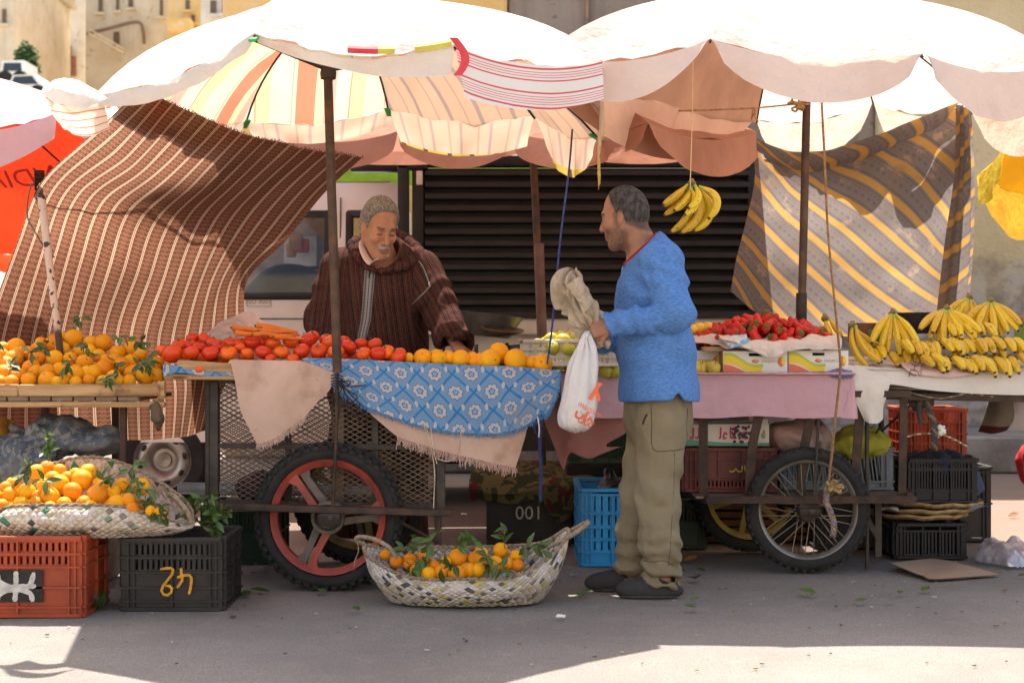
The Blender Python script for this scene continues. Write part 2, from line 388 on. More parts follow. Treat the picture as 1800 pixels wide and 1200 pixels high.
b = MB(); b.beam((sx(52, d), d-1., szz(78, d)), (sx(80, d), d-1., szz(74, d)), 1.8, .35); b.beam((sx(90, d), d-.8, szz(78, d)), (sx(98, d), d-.3, szz(125, d)), .2); b.beam((sx(78, d), d-.8, szz(78, d)), (sx(74, d), d-.3, szz(130, d)), .2); b.box((sx(112, d), d-.6, szz(108, d)), (.9, 1., 1.5)); b.build('gallery', wood_d, t)
b = MB(); b.box((sx(127, d), d-.05, szz(117, d)), (.42, .1, 1.05)); b.build('door', pm('faded_red_door', 'a5725f', '8a5c4d', .8, 3.), t)
t = far_house(150, 298, 78., pl_s, 'long ochre house with narrow dark windows and an outside stair', [(177, 6, 7, 34), (207, 8, 5, 24), (230, 6, 8, 18), (284, 15, 5, 30), (205, 70, 10, 26)]); d = 77.9
b = MB(); b.beam((sx(166, d), d-.9, szz(66, d)), (sx(226, d), d-.9, szz(100, d)), .5, .12); b.beam((sx(168, d), d-1.2, szz(60, d)), (sx(228, d), d-1.2, szz(94, d)), .08); b.build('stair', pm('pale_stair', 'd8c8ac', 'c3b192', .85), t)
b = MB(); b.tube(crom([(sx(155, d), d-.3, szz(62, d)), (sx(200, d), d-.4, szz(52, d)), (sx(245, d), d-.4, szz(42, d)), (sx(255, d), d-.4, szz(58, d)), (sx(256, d), d-.3, szz(80, d))], 20), .09, 6); b.build('awning_arm', wood_d, t)
t = far_house(296, 354, 72., pl_y, 'sunny yellow house with a small balcony', [(330, 10, 7, 18), (340, 34, 6, 14)]); d = 71.9
b = MB(); b.box((sx(322, d), d-.5, szz(50, d)), (1., 1., .5)); b.build('balcony', pl_y, t)
t = far_house(353, 650, 66., pl_p, 'greyish house with hanging plants just left of the near yellow wall', [(375, 14, 10, 24), (395, 10, 8, 30), (520, 6, 12, 26)]); d = 65.9
b = MB()
for k in range(4): b.beam((sx(410+k*9, d), d-.4, szz(-8, d)), (sx(412+k*9, d), d-.3, szz(16+k % 2*6, d)), .16)
b.build('dry_creeper', wood_d, t)
# tree up the street
g = G('leaf_green'); c = g.mix(g.noise(6.), (.03, .075, .018), (.08, .15, .04)); leaf_tree = g.fin(c, .6, trans=.3)
d = 62.; q = P(46, 110, d); t = thing('street_tree', (q[0], q[1], 9.), 'small dark green tree between the houses up the street', 'tree')
b = MB(); b.tube([(q[0], q[1], 9.), (q[0]+.05, q[1], 10.6), (q[0]-.05, q[1], q[2])], [.2, .15, .06]); b.tube([(q[0], q[1], 10.6), (q[0]+.5, q[1]+.2, q[2]-.1)], [.1, .04]); b.build('trunk', wood_d, t)
b = MB(); rr = np.random.default_rng(3)
for k in range(1300):
    u = rr.normal(size=3); u /= np.linalg.norm(u); u *= (.45+.55*rr.random()); p = q+u*np.array((.5, .5, .78))*(1+.3*vnoise(u*2, 1.3, 4)); nrm = rr.normal(size=3); M = rot_to(nrm); s_ = .10
    b.add(p+np.array([(-s_, 0, 0), (0, -s_*.5, 0), (s_, 0, 0), (0, s_*.5, 0)])@M.T, [(0, 1, 2, 3)])
b.build('crown', leaf_tree, t, smooth=False)
# parked vehicles up the street
glass_d = pm('dark_glass', '1c2226', '10151a', .12, spec=.6); tyre_m = pm('tyre_rubber', '1f1e1e', '2c2a28', .85, 12., .002, 80.); white_p = pm('white_paint', 'e9e7e0', 'd4cfc4', .35, 2., spec=.5)
chrome = pm('wheel_steel', 'a8a29a', '877d72', .4, 8., metal=.6)
def small_car(name, c, ln, hh, m, label, hood=True):
    t = thing(name, c, label, 'car' if hood else 'van'); x, y, z = c; w = 1.65
    prof = [(-.5, .25), (-.5, .55), (-.3, .6), (-.2, .95), (.25, 1.), (.42, .62), (.5, .58), (.5, .25)] if hood else [(-.5, .2), (-.5, .6), (-.42, .98), (.48, 1.), (.5, .6), (.5, .2)]
    o = [(x+a*ln, y-w/2, z+h_*hh) for a, h_ in prof]; b = MB(); b.poly(o, (0, 1, 0), w); b.build('body', m, t, smooth=False)
    b = MB(); o = [(x+a*ln*.9, y-w/2-.01, z+h_*hh) for a, h_ in ([(-.27, .62), (-.19, .9), (.22, .93), (.36, .64)] if hood else [(-.44, .6), (-.38, .9), (.4, .9), (.42, .6)])]; b.poly(o, (0, 1, 0), .02); b.build('window', glass_d, t)
    for a in (-.31, .31):
        wb = MB(); wb.lathe([(.0, -.1), (.3, -.1), (.31, .0), (.3, .1), (0, .1)], (x+a*ln, y-w/2+.08, z+.31), 20, rot_to((0, 1, 0))); wb.build('wheel', tyre_m, t)
q = P(52, 186, 57.); small_car('parked_car', (q[0], 57., q[2]), 1.7, 1.0, white_p, 'white hatchback parked on the climbing street')
q = P(34, 160, 59.5); small_car('parked_van', (q[0], 59.5, q[2]), .9, 1.0, white_p, 'white van behind the parked hatchback, beneath the tree', False)
# street pole lamp far

# house row behind the viewer, unseen, added to bounce warm light under the parasols
t = shell('bounce_building', -30., 30., -18., 6., 8., pl_p, 'sunlit pale house row on the viewer\'s side of the street')
for k in range(9): opening(t, -26+k*6.5, -11.96, 4.5, 1., 1.4)
# ---------- lettering ----------
def text_mesh(body, size=1.0, ext=0.0):
    """flat glyph outlines of the built-in font, centred on 0,0: verts (n,2), faces"""
    cu = bpy.data.curves.new('lettering', 'FONT'); cu.body = body; cu.size = size; cu.align_x = 'CENTER'; cu.align_y = 'CENTER'; cu.resolution_u = 3
    o = bpy.data.objects.new('lettering', cu); C.objects.link(o)
    bpy.context.view_layer.update(); dg = bpy.context.evaluated_depsgraph_get(); me = o.evaluated_get(dg).to_mesh()
    v = np.array([x.co[:2] for x in me.vertices]).reshape(-1, 2); f = [tuple(p.vertices) for p in me.polygons]
    o.evaluated_get(dg).to_mesh_clear(); bpy.data.objects.remove(o); bpy.data.curves.remove(cu); return v, f
def strokes(lines, w):
    """brush strokes: polylines (k,2) as flat ribbons with round-ish ends"""
    V = []; Fc = []
    for ln in lines:
        p = crom(ln, 14) if len(ln) > 2 else np.asarray(ln, float); t = np.gradient(p, axis=0); t /= np.linalg.norm(t, axis=1, keepdims=True)+1e-9
        k = len(p); ww = w*.5*(1+.12*np.sin(np.arange(k)*2.3)); ww[0] *= .6; ww[-1] *= .6
        nn = np.stack([-t[:, 1], t[:, 0]], 1)*ww[:, None]; b = sum(len(x) for x in V)
        dz = (len(V)*.0007+np.arange(k)*3e-5)[:, None]; V.append(np.vstack([np.hstack([p+nn, dz]), np.hstack([p-nn, dz])])); Fc += [(b+i, b+i+1, b+k+i+1, b+k+i) for i in range(k-1)]
    return np.vstack(V), Fc
def lay(vf, c, x, y, off=.002):
    """place 2-D shapes on the plane through c with axes x, y (metres)"""
    v, f = vf; c = np.asarray(c, float); x = np.asarray(x, float); y = np.asarray(y, float); n = np.cross(x, y); n /= np.linalg.norm(n)
    w_ = v[:, 2:3] if v.shape[1] > 2 else 0.
    return c+v[:, :1]*x+v[:, 1:2]*y+n*(off+np.sign(off)*w_), f
# ---------- parasol cloth materials ----------
g = G('white_canvas'); c = g.mix(g.step(g.noise(3., det=5.), .35, .75), (.86, .84, .80), (.76, .72, .66)); g.bump(g.noise(7., det=5.), .03)
canvas_w = g.fin(c, .85, spec=.15, trans=.48)
g = G('pinkish_canvas'); c = g.mix(g.step(g.noise(2.5, det=5.), .35, .75), (.84, .71, .64), (.74, .58, .51)); g.bump(g.noise(6., det=5.), .03)
canvas_p = g.fin(c, .85, spec=.15, trans=.42, tcol=g.mix(.5, c, (.9, .72, .55)))
g = G('striped_lining'); u = g.xyz(g.uv)[0]
fr = g.m('FRACT', g.m('DIVIDE', u, .47)); rp = g.n('ValToRGB', {0: fr}); cr = rp.color_ramp; cr.interpolation = 'CONSTANT'
for k, (ps, cl) in enumerate([(0, (.81, .30, .19)), (.2, (.86, .74, .6)), (.235, (.72, .42, .3)), (.25, (.87, .77, .63)), (.47, (.86, .73, .45)), (.62, (.5, .38, .25)), (.635, (.88, .78, .64)), (.78, (.82, .5, .42)), (.9, (.86, .76, .5))]):
    e = cr.elements[0] if k == 0 else (cr.elements[1] if k == 1 else cr.elements.new(ps)); e.position = ps; e.color = cl+(1,)
g.bump(g.noise(30.), .004); c = g.mix(g.step(g.noise(5., det=6.), .66, .74), rp.outputs[0], (.62, .42, .2)); lining_s = g.fin(c, .85, spec=.1, trans=.6)
g = G('beige_lining'); u = g.xyz(g.uv)[0]
c = g.mix(g.noise(3.), (.74, .58, .45), (.66, .5, .38)); c = g.mix(g.stripe(u, .17, .3, .42), c, (.46, .36, .34)); c = g.mix(g.stripe(u, .17, .75, .8), c, (.55, .4, .33))
lining_b = g.fin(c, .85, spec=.1, trans=.4)
g = G('valance_beige'); u, v_ = g.xyz(g.uv)[0:2]
c = g.mix(g.noise(4.), (.76, .60, .47), (.66, .5, .38)); c = g.mix(g.stripe(u, .17, .3, .40), c, (.5, .38, .36)); c = g.mix(g.stripe(u, .17, .72, .78), c, (.55, .4, .33))
tr = g.step(v_, .158, .162); tc_ = g.mix(g.stripe(u, .15, .1, .28), (.62, .50, .10), (.17, .06, .06)); c = g.mix(tr, c, tc_); val_b = g.fin(c, .85, spec=.1, trans=.42)
g = G('valance_red_stripes'); v_ = g.xyz(g.uv)[1]
c = g.mix(g.noise(4.), (.84, .82, .78), (.76, .73, .68))
for a, b_ in ((.012, .02), (.030, .033), (.040, .043), (.050, .053), (.062, .068), (.112, .119), (.130, .133), (.140, .143), (.150, .153), (.160, .163), (.172, .180)):
    c = g.mix(g.m('MULTIPLY', g.step(v_, a-.001, a+.001), g.step(v_, b_+.001, b_-.001)), c, (.68, .09, .10))
val_r = g.fin(c, .8, spec=.15, trans=.25)
terra = pm('terracotta_cloth', (.50, .31, .22), (.40, .24, .17), .85, 2.5, .012, 9., spec=.1, trans=.2)
salmon = pm('salmon_cloth', (.52, .26, .18), (.42, .20, .14), .85, 2.5, .02, 7., spec=.1, trans=.33)
red_c = pm('red_cloth', (.82, .115, .035), (.76, .09, .028), .8, 2., .01, 8., spec=.15, trans=.6)
pink_top = pm('faded_red_cloth', (.80, .56, .55), (.72, .47, .47), .85, 2., .02, 8., spec=.1, trans=.35)
yel_c = pm('yellow_cloth', (.80, .44, .05), (.72, .36, .04), .85, 2., .02, 8., spec=.1, trans=.5); oli_c = pm('lemon_cloth', (.70, .55, .05), (.6, .46, .05), .85, 2., .02, 8., spec=.1, trans=.5)
steel_r = pm('rusty_pole', '42352e', '604634', .6, 14., .0015, 90., metal=.35); steel_d = pm('dark_iron', '2c2724', '423830', .6, 12., .0015, 90., metal=.4)
green_tag = pm('green_plastic', (.04, .36, .08), (.02, .25, .05), .5); rope_m = pm('tan_rope', 'b08a5e', '8a6540', .9, 60., .002, 200.)
red_trim = pm('red_trim', (.62, .06, .07), (.5, .04, .05), .8); yel_trim = pm('yellow_trim', (.6, .5, .08), (.5, .4, .06), .8)
def panels(apex, V, arch, sag, off=0., nt=16, ns=16, seed=0, wr=.02):
    V = np.asarray(V, float); apex = np.asarray(apex, float); t = np.linspace(.001, 1, nt); out = []
    rib = lambda v: lerp(apex, v, t[:, None])+np.array((0, 0, 1.))*(arch*4*t*(1-t)+(arch > .06)*.10*(t**2-t**7))[:, None]
    for i in range(len(V)):
        a, b = rib(V[i]), rib(V[(i+1) % len(V)]); s = np.linspace(0, 1, ns)
        g_ = a[:, None]*(1-s)[None, :, None]+b[:, None]*s[None, :, None]
        g_[..., 2] -= sag*(4*s*(1-s))[None]*(t**1.3)[:, None]
        q = np.dstack([np.broadcast_to(s*5+i*7., (nt, ns)), np.broadcast_to(t[:, None]*1.6, (nt, ns)), np.full((nt, ns), seed)])
        g_[..., 2] += wr*fbm(q, 1.3, seed)*(4*s*(1-s))[None]**.5*t[:, None]+off
        w_ = np.linalg.norm(b-a, axis=1); L_ = np.linalg.norm(apex-(V[i]+V[(i+1) % len(V)])/2)
        uv = np.stack([(s[None]-.5)*w_[:, None]+i*.31, np.broadcast_to((t*L_)[:, None], (nt, ns))], -1); out.append((g_, uv))
    return out, rib
def valance(a, b, d0, d1, scal, flare, sag, pw=.6, cut=.05, ns=22, nt=8, seed=1, wr=.012, cen=None):
    """cloth strip hanging from the rim between a and b"""
    s = np.linspace(0, 1, ns); t = np.linspace(0, 1, nt); top = lerp(a, b, s[:, None]); top[:, 2] -= sag*4*s*(1-s)
    out = np.cross(b-a, (0, 0, 1.)); out /= np.linalg.norm(out)
    if cen is not None and out@(a-np.asarray(cen)) < 0: out = -out
    drop = d0+(d1-d0)*s+scal*np.sin(math.pi*s)**pw
    ss = .5+(s[None]-.5)*(1-cut*t[:, None]*2); ax = (b-a)
    g_ = top[None]+ax*(ss-s[None])[..., None]; g_ = g_-np.array((0, 0, 1.))*(drop[None]*t[:, None])[..., None]
    q = np.dstack([np.broadcast_to(s*6, (nt, ns)), np.broadcast_to(t[:, None]*.8, (nt, ns)), np.full((nt, ns), seed*3.)])
    g_ = g_+out*(flare*t[:, None]+wr*fbm(q, 1.2, seed)*t[:, None]*1.5)[..., None]
    Lw = np.linalg.norm(b-a); uv = np.stack([np.broadcast_to(s*Lw, (nt, ns)), drop[None]*t[:, None]], -1); return g_, uv
def umbrella(name, label, apex, V, pole, arch, sag, m_out, m_in, vals, runner=None, ribs=True, seed=0, pole_r=.02, m_pole=None, in_alt=None):
    base = np.asarray(pole[-1], float); t = thing(name, base, label, 'parasol')
    pn, rib = panels(apex, V, arch, sag, 0., seed=seed); b = MB()
    for g_, uv in pn: b.grid(g_, 0, uv)
    cn = b.build('canopy', m_out, t)
    if m_in is not None:
        pn2, _ = panels(apex, V, arch, sag, -.007, seed=seed); b = MB()
        for i, (g_, uv) in enumerate(pn2): b.grid(g_, 1 if in_alt and i in in_alt[1] else 0, uv)
        b.build('lining', [m_in]+([in_alt[0]] if in_alt else []), cn)
    for (i, d0, d1, scal, flare, pw, cut, m) in vals:
        b = MB(); g_, uv = valance(np.asarray(V[i]), np.asarray(V[(i+1) % len(V)]), d0, d1, scal, flare, sag, pw, cut, seed=seed+i, cen=apex); b.grid(g_, 0, uv); b.build('valance', m, t)
    mp = m_pole or steel_r; b = MB(); b.tube(crom(pole, 12), pole_r, 14); b.build('pole', mp, t)
    if ribs:
        for v in V:
            b = MB(); q = rib(np.asarray(v)); q[:, 2] -= .016; b.tube(q, .0055, 6); b.build('rib', steel_d, t)
        if runner is not None:
            b = MB(); b.lathe([(.0, -.035), (.033, -.035), (.036, -.01), (.03, .02), (.026, .035), (0, .035)], runner, 14); b.build('runner', steel_d, t)
            for v in V:
                e = rib(np.asarray(v))[7]-np.array((0, 0, .02)); b = MB(); b.tube([runner, e], .006, 6); b.build('strut', steel_d, t)
    return t, rib
# ---------- left striped parasol ----------
VL = [P(168, 165, 6.3), P(447, 58, 5.85), P(800, 78, 6.02), P(1058, 104, 6.68), P(1050, 236, 7.6), P(940, 203, 7.8), P(683, 191, 8.1), P(432, 212, 8.0), P(200, 178, 7.3)]
apL = P(588, -8, 6.9)
vl = [(0, .05, .045, .02, .005, .8, .02, canvas_w), (1, .03, .115, .0, -.02, .8, .02, canvas_w), (2, .2, .17, .0, .03, .6, .03, val_r), (3, .12, .3, .0, .01, .8, .1, val_b),
      (4, .12, .12, .08, .02, .7, .12, val_b), (5, .15, .165, .012, .02, .6, .07, val_b), (6, .09, .08, .01, .0, .6, .04, val_b), (7, .07, .06, .02, .0, .6, .04, val_b)]
umb, ribL = umbrella('striped_parasol', 'large white parasol with red and yellow striped lining over the tomato cart', apL, VL, [P(575, 20, 6.9), P(577, 150, 6.9), P(585, 400, 6.9), P(593, 655, 6.9)], .07, .05, canvas_w, lining_s, vl, P(577, 125, 6.9), seed=3, in_alt=(lining_b, {3, 4, 5}))
for i in (1, 4, 6, 7):
    q = VL[i]; b = MB(); d_ = (q-apL)/np.linalg.norm(q-apL); b.beam(q-d_*.045-np.array((0, 0, .018)), q+d_*.03-np.array((0, 0, .024)), .028, .012, bev=.003); b.build('rib_tip', green_tag, umb)
b = MB()   # worn coloured hems along the front edge
def hem(i, s0, s1, wd, dz=.004):
    g_, uv = valance(VL[i], VL[i+1], .1, .1, 0, 0, .05, cen=apL); a = crom(g_[0], 60); return a[int(s0*59):int(s1*59)+1]+np.array((0, -.004, dz))
for (i, s0, s1, mi) in ((1, .46, .62, 0), (1, .80, .99, 1), (1, .62, .7, 1)):
    b = MB()
    a = hem(i, s0, s1, .03); up = np.array((0, -.012, .02)); b.grid(np.stack([a-np.array((0,.006,.012)), a+up*.4, a+up*.4+np.array((0, .02, .012))]), mi); b.build('hem', [red_trim, yel_trim], umb)
b = MB(); q0 = VL[2]; g_ = np.stack([np.stack([q0+np.array((x_+.035*math.sin(t_*3), -.008, -.13*t_+.01)) for x_ in (-.012, .0, .02)]) for t_ in np.linspace(-.1, 1, 9)]); b.grid(g_, 0)
b.build('hem', [red_trim, yel_trim], umb)
# gathered left end of the canopy, and its inner striped pouch
bg_ = surf([[P(78, 150, 6.35), P(110, 138, 6.25), P(150, 150, 6.2), P(190, 172, 6.25)], [P(70, 165, 6.3), P(105, 158, 6.12), P(140, 172, 6.1), P(176, 180, 6.2)], [P(90, 178, 6.3), P(115, 185, 6.15), P(140, 190, 6.14), P(180, 176, 6.22)]], 20, 14)
bg_ += .012*fbm(bg_, 14., 5)[..., None]*gnormals(bg_); b = MB(); b.grid(bg_, 0)
bg2 = surf([[P(76, 168, 6.32), P(110, 182, 6.22), P(150, 186, 6.24), P(180, 174, 6.3)], [P(92, 200, 6.3), P(125, 205, 6.2), P(160, 200, 6.24), P(186, 196, 6.3)], [P(112, 228, 6.34), P(140, 238, 6.26), P(165, 238, 6.28), P(193, 226, 6.34)]], 20, 14)
bg2 += .008*fbm(bg2, 12., 6)[..., None]*gnormals(bg2)
bg2uv = arc_uv(bg2); b.grid(bg2, 1, bg2uv)
g = G('pouch_stripes'); v_ = g.xyz(g.uv)[1]; c = g.mix(g.stripe(v_, .033, .1, .26), (.80, .66, .52), (.55, .2, .16)); m_pouch = g.fin(c, .85, trans=.35)
b.build('gathered_end', [canvas_w, m_pouch], umb)
# ---------- right pinkish parasol ----------
VR = [P(955, 96, 6.75), P(1248, 68, 6.75), P(1622, 94, 6.7), P(1865, 110, 7.2), P(1880, 175, 8.6), P(1708, 196, 9.1), P(1535, 178, 9.2), P(1330, 212, 8.75)]
vr = [(0, .07, .02, .13, .03, .7, .03, canvas_p), (1, .02, .02, .165, .03, .42, .02, canvas_p), (2, .02, .02, .2, .03, .5, .02, canvas_p), (3, .1, .1, .1, .02, .5, .03, canvas_p),
      (4, .1, .1, .12, .02, .5, .06, canvas_p), (5, .1, .1, .12, .02, .5, .06, canvas_p), (6, .1, .1, .12, .02, .5, .06, canvas_p), (7, .02, .06, .22, .02, .5, .03, terra)]
umbrella('pinkish_parasol', 'faded pinkish white parasol with scalloped edge over the strawberries', P(1408, -14, 7.9), VR, [P(1424, 60, 7.9), P(1419, 150, 7.9), P(1414, 350, 7.9), P(1408, 600, 7.9)], .09, .06, canvas_p, None, vr, P(1421, 100, 7.9), seed=11)
pr = bpy.data.objects['pinkish_parasol']; b = MB(); pn, _ = panels(P(1408, -14, 7.9), VR, .09, .06, -.012, seed=11); b.grid(pn[7][0][4:], 0); b.build('patch', terra, pr)
b = MB(); b.tube([P(1409, 515, 7.9), P(1408, 605, 7.9)], .027, 14); b.build('sleeve', steel_d, pr)
# ---------- salmon parasol behind both ----------
VS = [P(470, 230, 8.5), P(700, 230, 8.25), P(900, 232, 8.2), P(1140, 216, 7.35), P(1330, 232, 8.7), P(1300, 246, 10.1), P(960, 248, 10.3), P(440, 250, 10.2)]
vs = [(0, .1, .1, .05, .01, .5, .03, salmon), (1, .08, .09, .05, .02, .4, .02, salmon), (2, .09, .07, .06, .02, .4, .02, salmon), (3, .07, .14, .08, .02, .6, .02, salmon), (5, .05, .05, .04, .01, .5, .03, salmon), (6, .05, .05, .04, .01, .5, .03, salmon)]
t, _ = umbrella('salmon_parasol', 'salmon coloured parasol filling the gap under the two white ones', P(940, 120, 8.9), VS, [P(930, 160, 8.9), P(936, 260, 8.9), P(944, 420, 8.9), P(953, 700, 8.9), (.17, 8.9, .0)], .05, .06, salmon, None, vs, None, ribs=True, seed=21, pole_r=.021)
b = MB(); b.tube([P(947, 428, 8.9), P(953, 600, 8.9)], .029, 14); b.build('sleeve', pm('brown_pipe', '5b4238', '74574a', .6, 10., metal=.2), t)
# ---------- red parasol at the left ----------
VX = [P(-420, 232, 8.2), P(-120, 226, 7.9), P(100, 198, 8.1), P(222, 226, 9.0), P(245, 420, 10.4), P(-20, 445, 10.9), P(-420, 430, 10.6)]
vx = [(0, .2, .2, .05, .02, .5, .02, pink_top), (1, .26, .13, .0, .02, .5, .02, pink_top), (2, .02, .06, .03, .02, .5, .02, pink_top), (3, .05, .05, .05, .0, .5, .02, red_c), (4, .08, .08, .08, .0, .5, .02, red_c), (5, .08, .08, .08, .0, .5, .02, red_c)]
apX = P(-90, 120, 9.1)
t, ribX = umbrella('red_parasol', 'glowing red parasol with faded pink top edge, behind the brown cloth', apX, VX, [P(-95, 160, 9.1), P(-85, 400, 9.1), (P(-80, 600, 9.1)[0], 9.1, 0.)], .05, .05, pink_top, red_c, vx, None, seed=31)
red_t = pm('dark_red_print', (.42, .01, .008), (.38, .01, .008), .8); pk_t = pm('faded_print', (.62, .42, .42), (.58, .4, .4), .9)
def on_panel(body, size, i, s0, t0, ap, V, arch, sag, seed, flip, off, rot=0., wide=1.):
    """text bent on to the underside of a canopy panel: s0 across, t0 down"""
    a, b_ = np.asarray(V[i]), np.asarray(V[(i+1) % len(V)]); v, f = text_mesh(body, size); v = v*np.array((wide, 1.))
    cr_, sr_ = math.cos(rot), math.sin(rot); v = v@np.array(((cr_, sr_), (-sr_, cr_)))
    W_ = np.linalg.norm(b_-a); L_ = np.linalg.norm((a+b_)/2-np.asarray(ap)); s = s0+(-1 if flip else 1)*v[:, 0]/(W_*t0); tt = t0-v[:, 1]/L_
    pa = lerp(ap, a, tt[:, None]); pb = lerp(ap, b_, tt[:, None]); pa[:, 2] += arch*4*tt*(1-tt); pb[:, 2] += arch*4*tt*(1-tt)
    q = pa*(1-s)[:, None]+pb*s[:, None]; q[:, 2] += -sag*4*s*(1-s)*np.abs(tt)**1.3+off; return q, f
for (bd_, sz_, i_, s0_, t0_) in (('INDIA', .24, 4, .42, .58), ('CA E', .12, 4, .42, .78), ('INDIA', .2, 5, .3, .93)):
    b = MB(); b.add(*on_panel(bd_, sz_, i_, s0_, t0_, apX, VX, .05, .05, 31, False, -.035, .05)); b.build('lettering', red_t, t)
# ---------- yellow parasol at the right ----------
VY = [P(1722, 305, 9.5), P(1786, 206, 9.0), P(2050, 205, 8.9), P(2250, 300, 9.6), P(2060, 345, 10.6), P(1850, 340, 10.4)]
vy = [(0, .12, .04, .14, .03, .5, .02, oli_c), (5, .1, .02, .22, .02, .55, .0, yel_c), (4, .1, .1, .1, .0, .5, .02, yel_c), (1, .05, .05, .1, .0, .5, .02, oli_c)]
umbrella('yellow_parasol', 'yellow and orange parasol hanging low at the far right', P(1990, 130, 9.6), VY, [P(1985, 150, 9.6), P(1985, 600, 9.6), (P(1985, 600, 9.6)[0], 9.6, 0)], .05, .06, yel_c, oli_c, vy, None, seed=41)
# ---------- brown striped cloth ----------
g = G('brown_striped_cloth'); ux, vy_, _ = g.xyz(g.uv)
f1 = g.m('FRACT', g.m('DIVIDE', ux, .088)); base = g.mix(g.noise(5., det=5.), (.066, .035, .024), (.048, .026, .018))
zz = g.m('ADD', g.m('DIVIDE', vy_, .021), g.m('MULTIPLY', g.m('PINGPONG', g.m('DIVIDE', ux, .012), 1.), .35)); zg = g.m('FRACT', zz)
base = g.mix(g.m('MULTIPLY', g.step(zg, .35, .55), .45), base, (.17, .09, .06)); base = g.mix(g.m('MULTIPLY', g.step(g.m('FRACT', g.m('MULTIPLY', zz, 2.)), .6, .8), .35), base, (.10, .038, .026))
def band(lo, hi): return g.m('MULTIPLY', g.step(f1, lo-.015, lo+.015), g.step(f1, hi+.015, hi-.015))
c = g.mix(band(.12, .30), base, (.17, .11, .07)); c = g.mix(band(.13, .17), c, (.34, .28, .21)); c = g.mix(band(.25, .29), c, (.34, .28, .21)); c = g.mix(band(.19, .23), c, (.15, .085, .08)); c = g.mix(g.m('MULTIPLY', band(.5, .85), .2), c, (.2, .09, .05))
fl = g.step(g.vor(55., feat='F1'), .05, .03); fl = g.m('MULTIPLY', fl, g.step(g.noise(5.), .55, .62)); c = g.mix(fl, c, (.8, .76, .68))  # pale flecks painted in for daylight through pinholes
g.bump(g.noise(240.), .0012); brown_cl = g.fin(c, .9, spec=.1, trans=.8, tcol=g.mix(1., c, (1.3, 1.2, 1.12), 'MULTIPLY'))
rows = [[(245, 158, 7.3), (335, 197, 7.62), (430, 236, 7.92), (530, 260, 7.98), (637, 276, 8.02)],
        [(165, 235, 7.36), (250, 290, 7.6), (345, 325, 7.8), (450, 335, 7.86), (568, 342, 7.94)],
        [(72, 322, 7.44), (170, 352, 7.54), (278, 392, 7.66), (395, 400, 7.74), (503, 422, 7.84)],
        [(32, 420, 7.6), (132, 450, 7.64), (246, 485, 7.66), (350, 500, 7.68), (434, 492, 7.7)],
        [(-20, 570, 7.66), (98, 585, 7.67), (212, 592, 7.68), (325, 602, 7.68), (428, 600, 7.7)],
        [(-40, 690, 7.7), (90, 690, 7.7), (225, 690, 7.72), (325, 690, 7.7), (390, 690, 7.7)],
        [(-50, 770, 7.72), (90, 772, 7.74), (230, 773, 7.72), (318, 768, 7.72), (366, 755, 7.72)]]
rows = [[(x, y, d-.06-(.03 if k < 3 else 0)) for x, y, d in r] for k, r in enumerate(rows)]
gr = surf([[P(*q) for q in r] for r in rows], 110, 150); nn = gnormals(gr); U = arc_uv(gr)
# stripes run down the cloth: u from the row's own arc length blended to an even parameter
uu = np.linspace(0, 1, 110)[None]*1.66; uv = np.stack([np.broadcast_to(uu, (150, 110)), U[..., 1]], -1)
wv = np.dstack([np.broadcast_to(uu*3, (150, 110)), U[..., 1]*1.2, np.zeros((150, 110))])
gr = gr+nn*(.014*fbm(wv, 1.6, 8)+.02*np.sin(uu*16+U[..., 1]*1.5)*np.clip((np.arange(150)[:, None]-95)/55, 0, 1))[..., None]
b = MB(); b.grid(gr, 0, uv); cl = tag(b.build('striped_cloth', brown_cl), 'brown cloth with cream stripes hung as a sunshade behind the oranges', 'cloth')
b = MB(); e = crom([P(72, 326, 7.46), P(160, 333, 7.52), P(255, 332, 7.6), P(340, 320, 7.74), P(430, 290, 7.86), P(560, 268, 7.96)], 30); e[:, 2] -= .02*np.sin(np.linspace(0, math.pi, 30)*2)
b.tube(e, .005, 6); tag(b.build('guy_rope', pm('dark_cord', '3a2a22', '57402f', .9)), 'thin dark cord stretched across the brown striped cloth', 'rope')
b = MB(); rr = np.random.default_rng(2)   # ragged top selvedge
for q in gr[0, ::1]:
    for k in range(3): b.beam(q+rr.normal(size=3)*.003, q+rr.normal(size=3)*.004+np.array((0, 0, .007)), .0022, .002)
b.build('selvedge', pm('frayed_thread', '4a201c', '6b2f28', .9), cl)
# painted stick that holds the cloth
b = MB(); b.tube([P(70, 318, 7.42), P(78, 390, 7.38), P(90, 490, 7.32), P(104, 600, 7.28), P(108, 660, 7.28)], [.02, .018, .017, .016, .016], 10)
g = G('chipped_pole'); c = g.mix(g.step(g.noise(26., det=4.), .58, .61), rgb('c9ac97'), rgb('43332c')); c = g.mix(g.step(g.m('ADD', g.xyz(g.obj)[2], g.m('MULTIPLY', g.noise(18.), .1)), .30, .24), c, rgb('4b3830')); stick_m = g.fin(c, .8)
stk = tag(b.build('tent_stick', stick_m), 'chipped white stick propping the brown striped cloth', 'stick')
b = MB(); b.tube([P(69, 300, 7.42), P(70, 335, 7.42)], .024, 10); b.build('cloth_wrap', brown_cl, stk)
b = MB(); b.tube(crom([P(56, 322, 7.4), P(50, 345, 7.41), P(48, 380, 7.42), P(60, 405, 7.42), P(75, 430, 7.4), P(95, 452, 7.34)], 24), .0035, 5); b.build('twine', pm('green_twine', '5a604c', '454a3c', .9), stk)
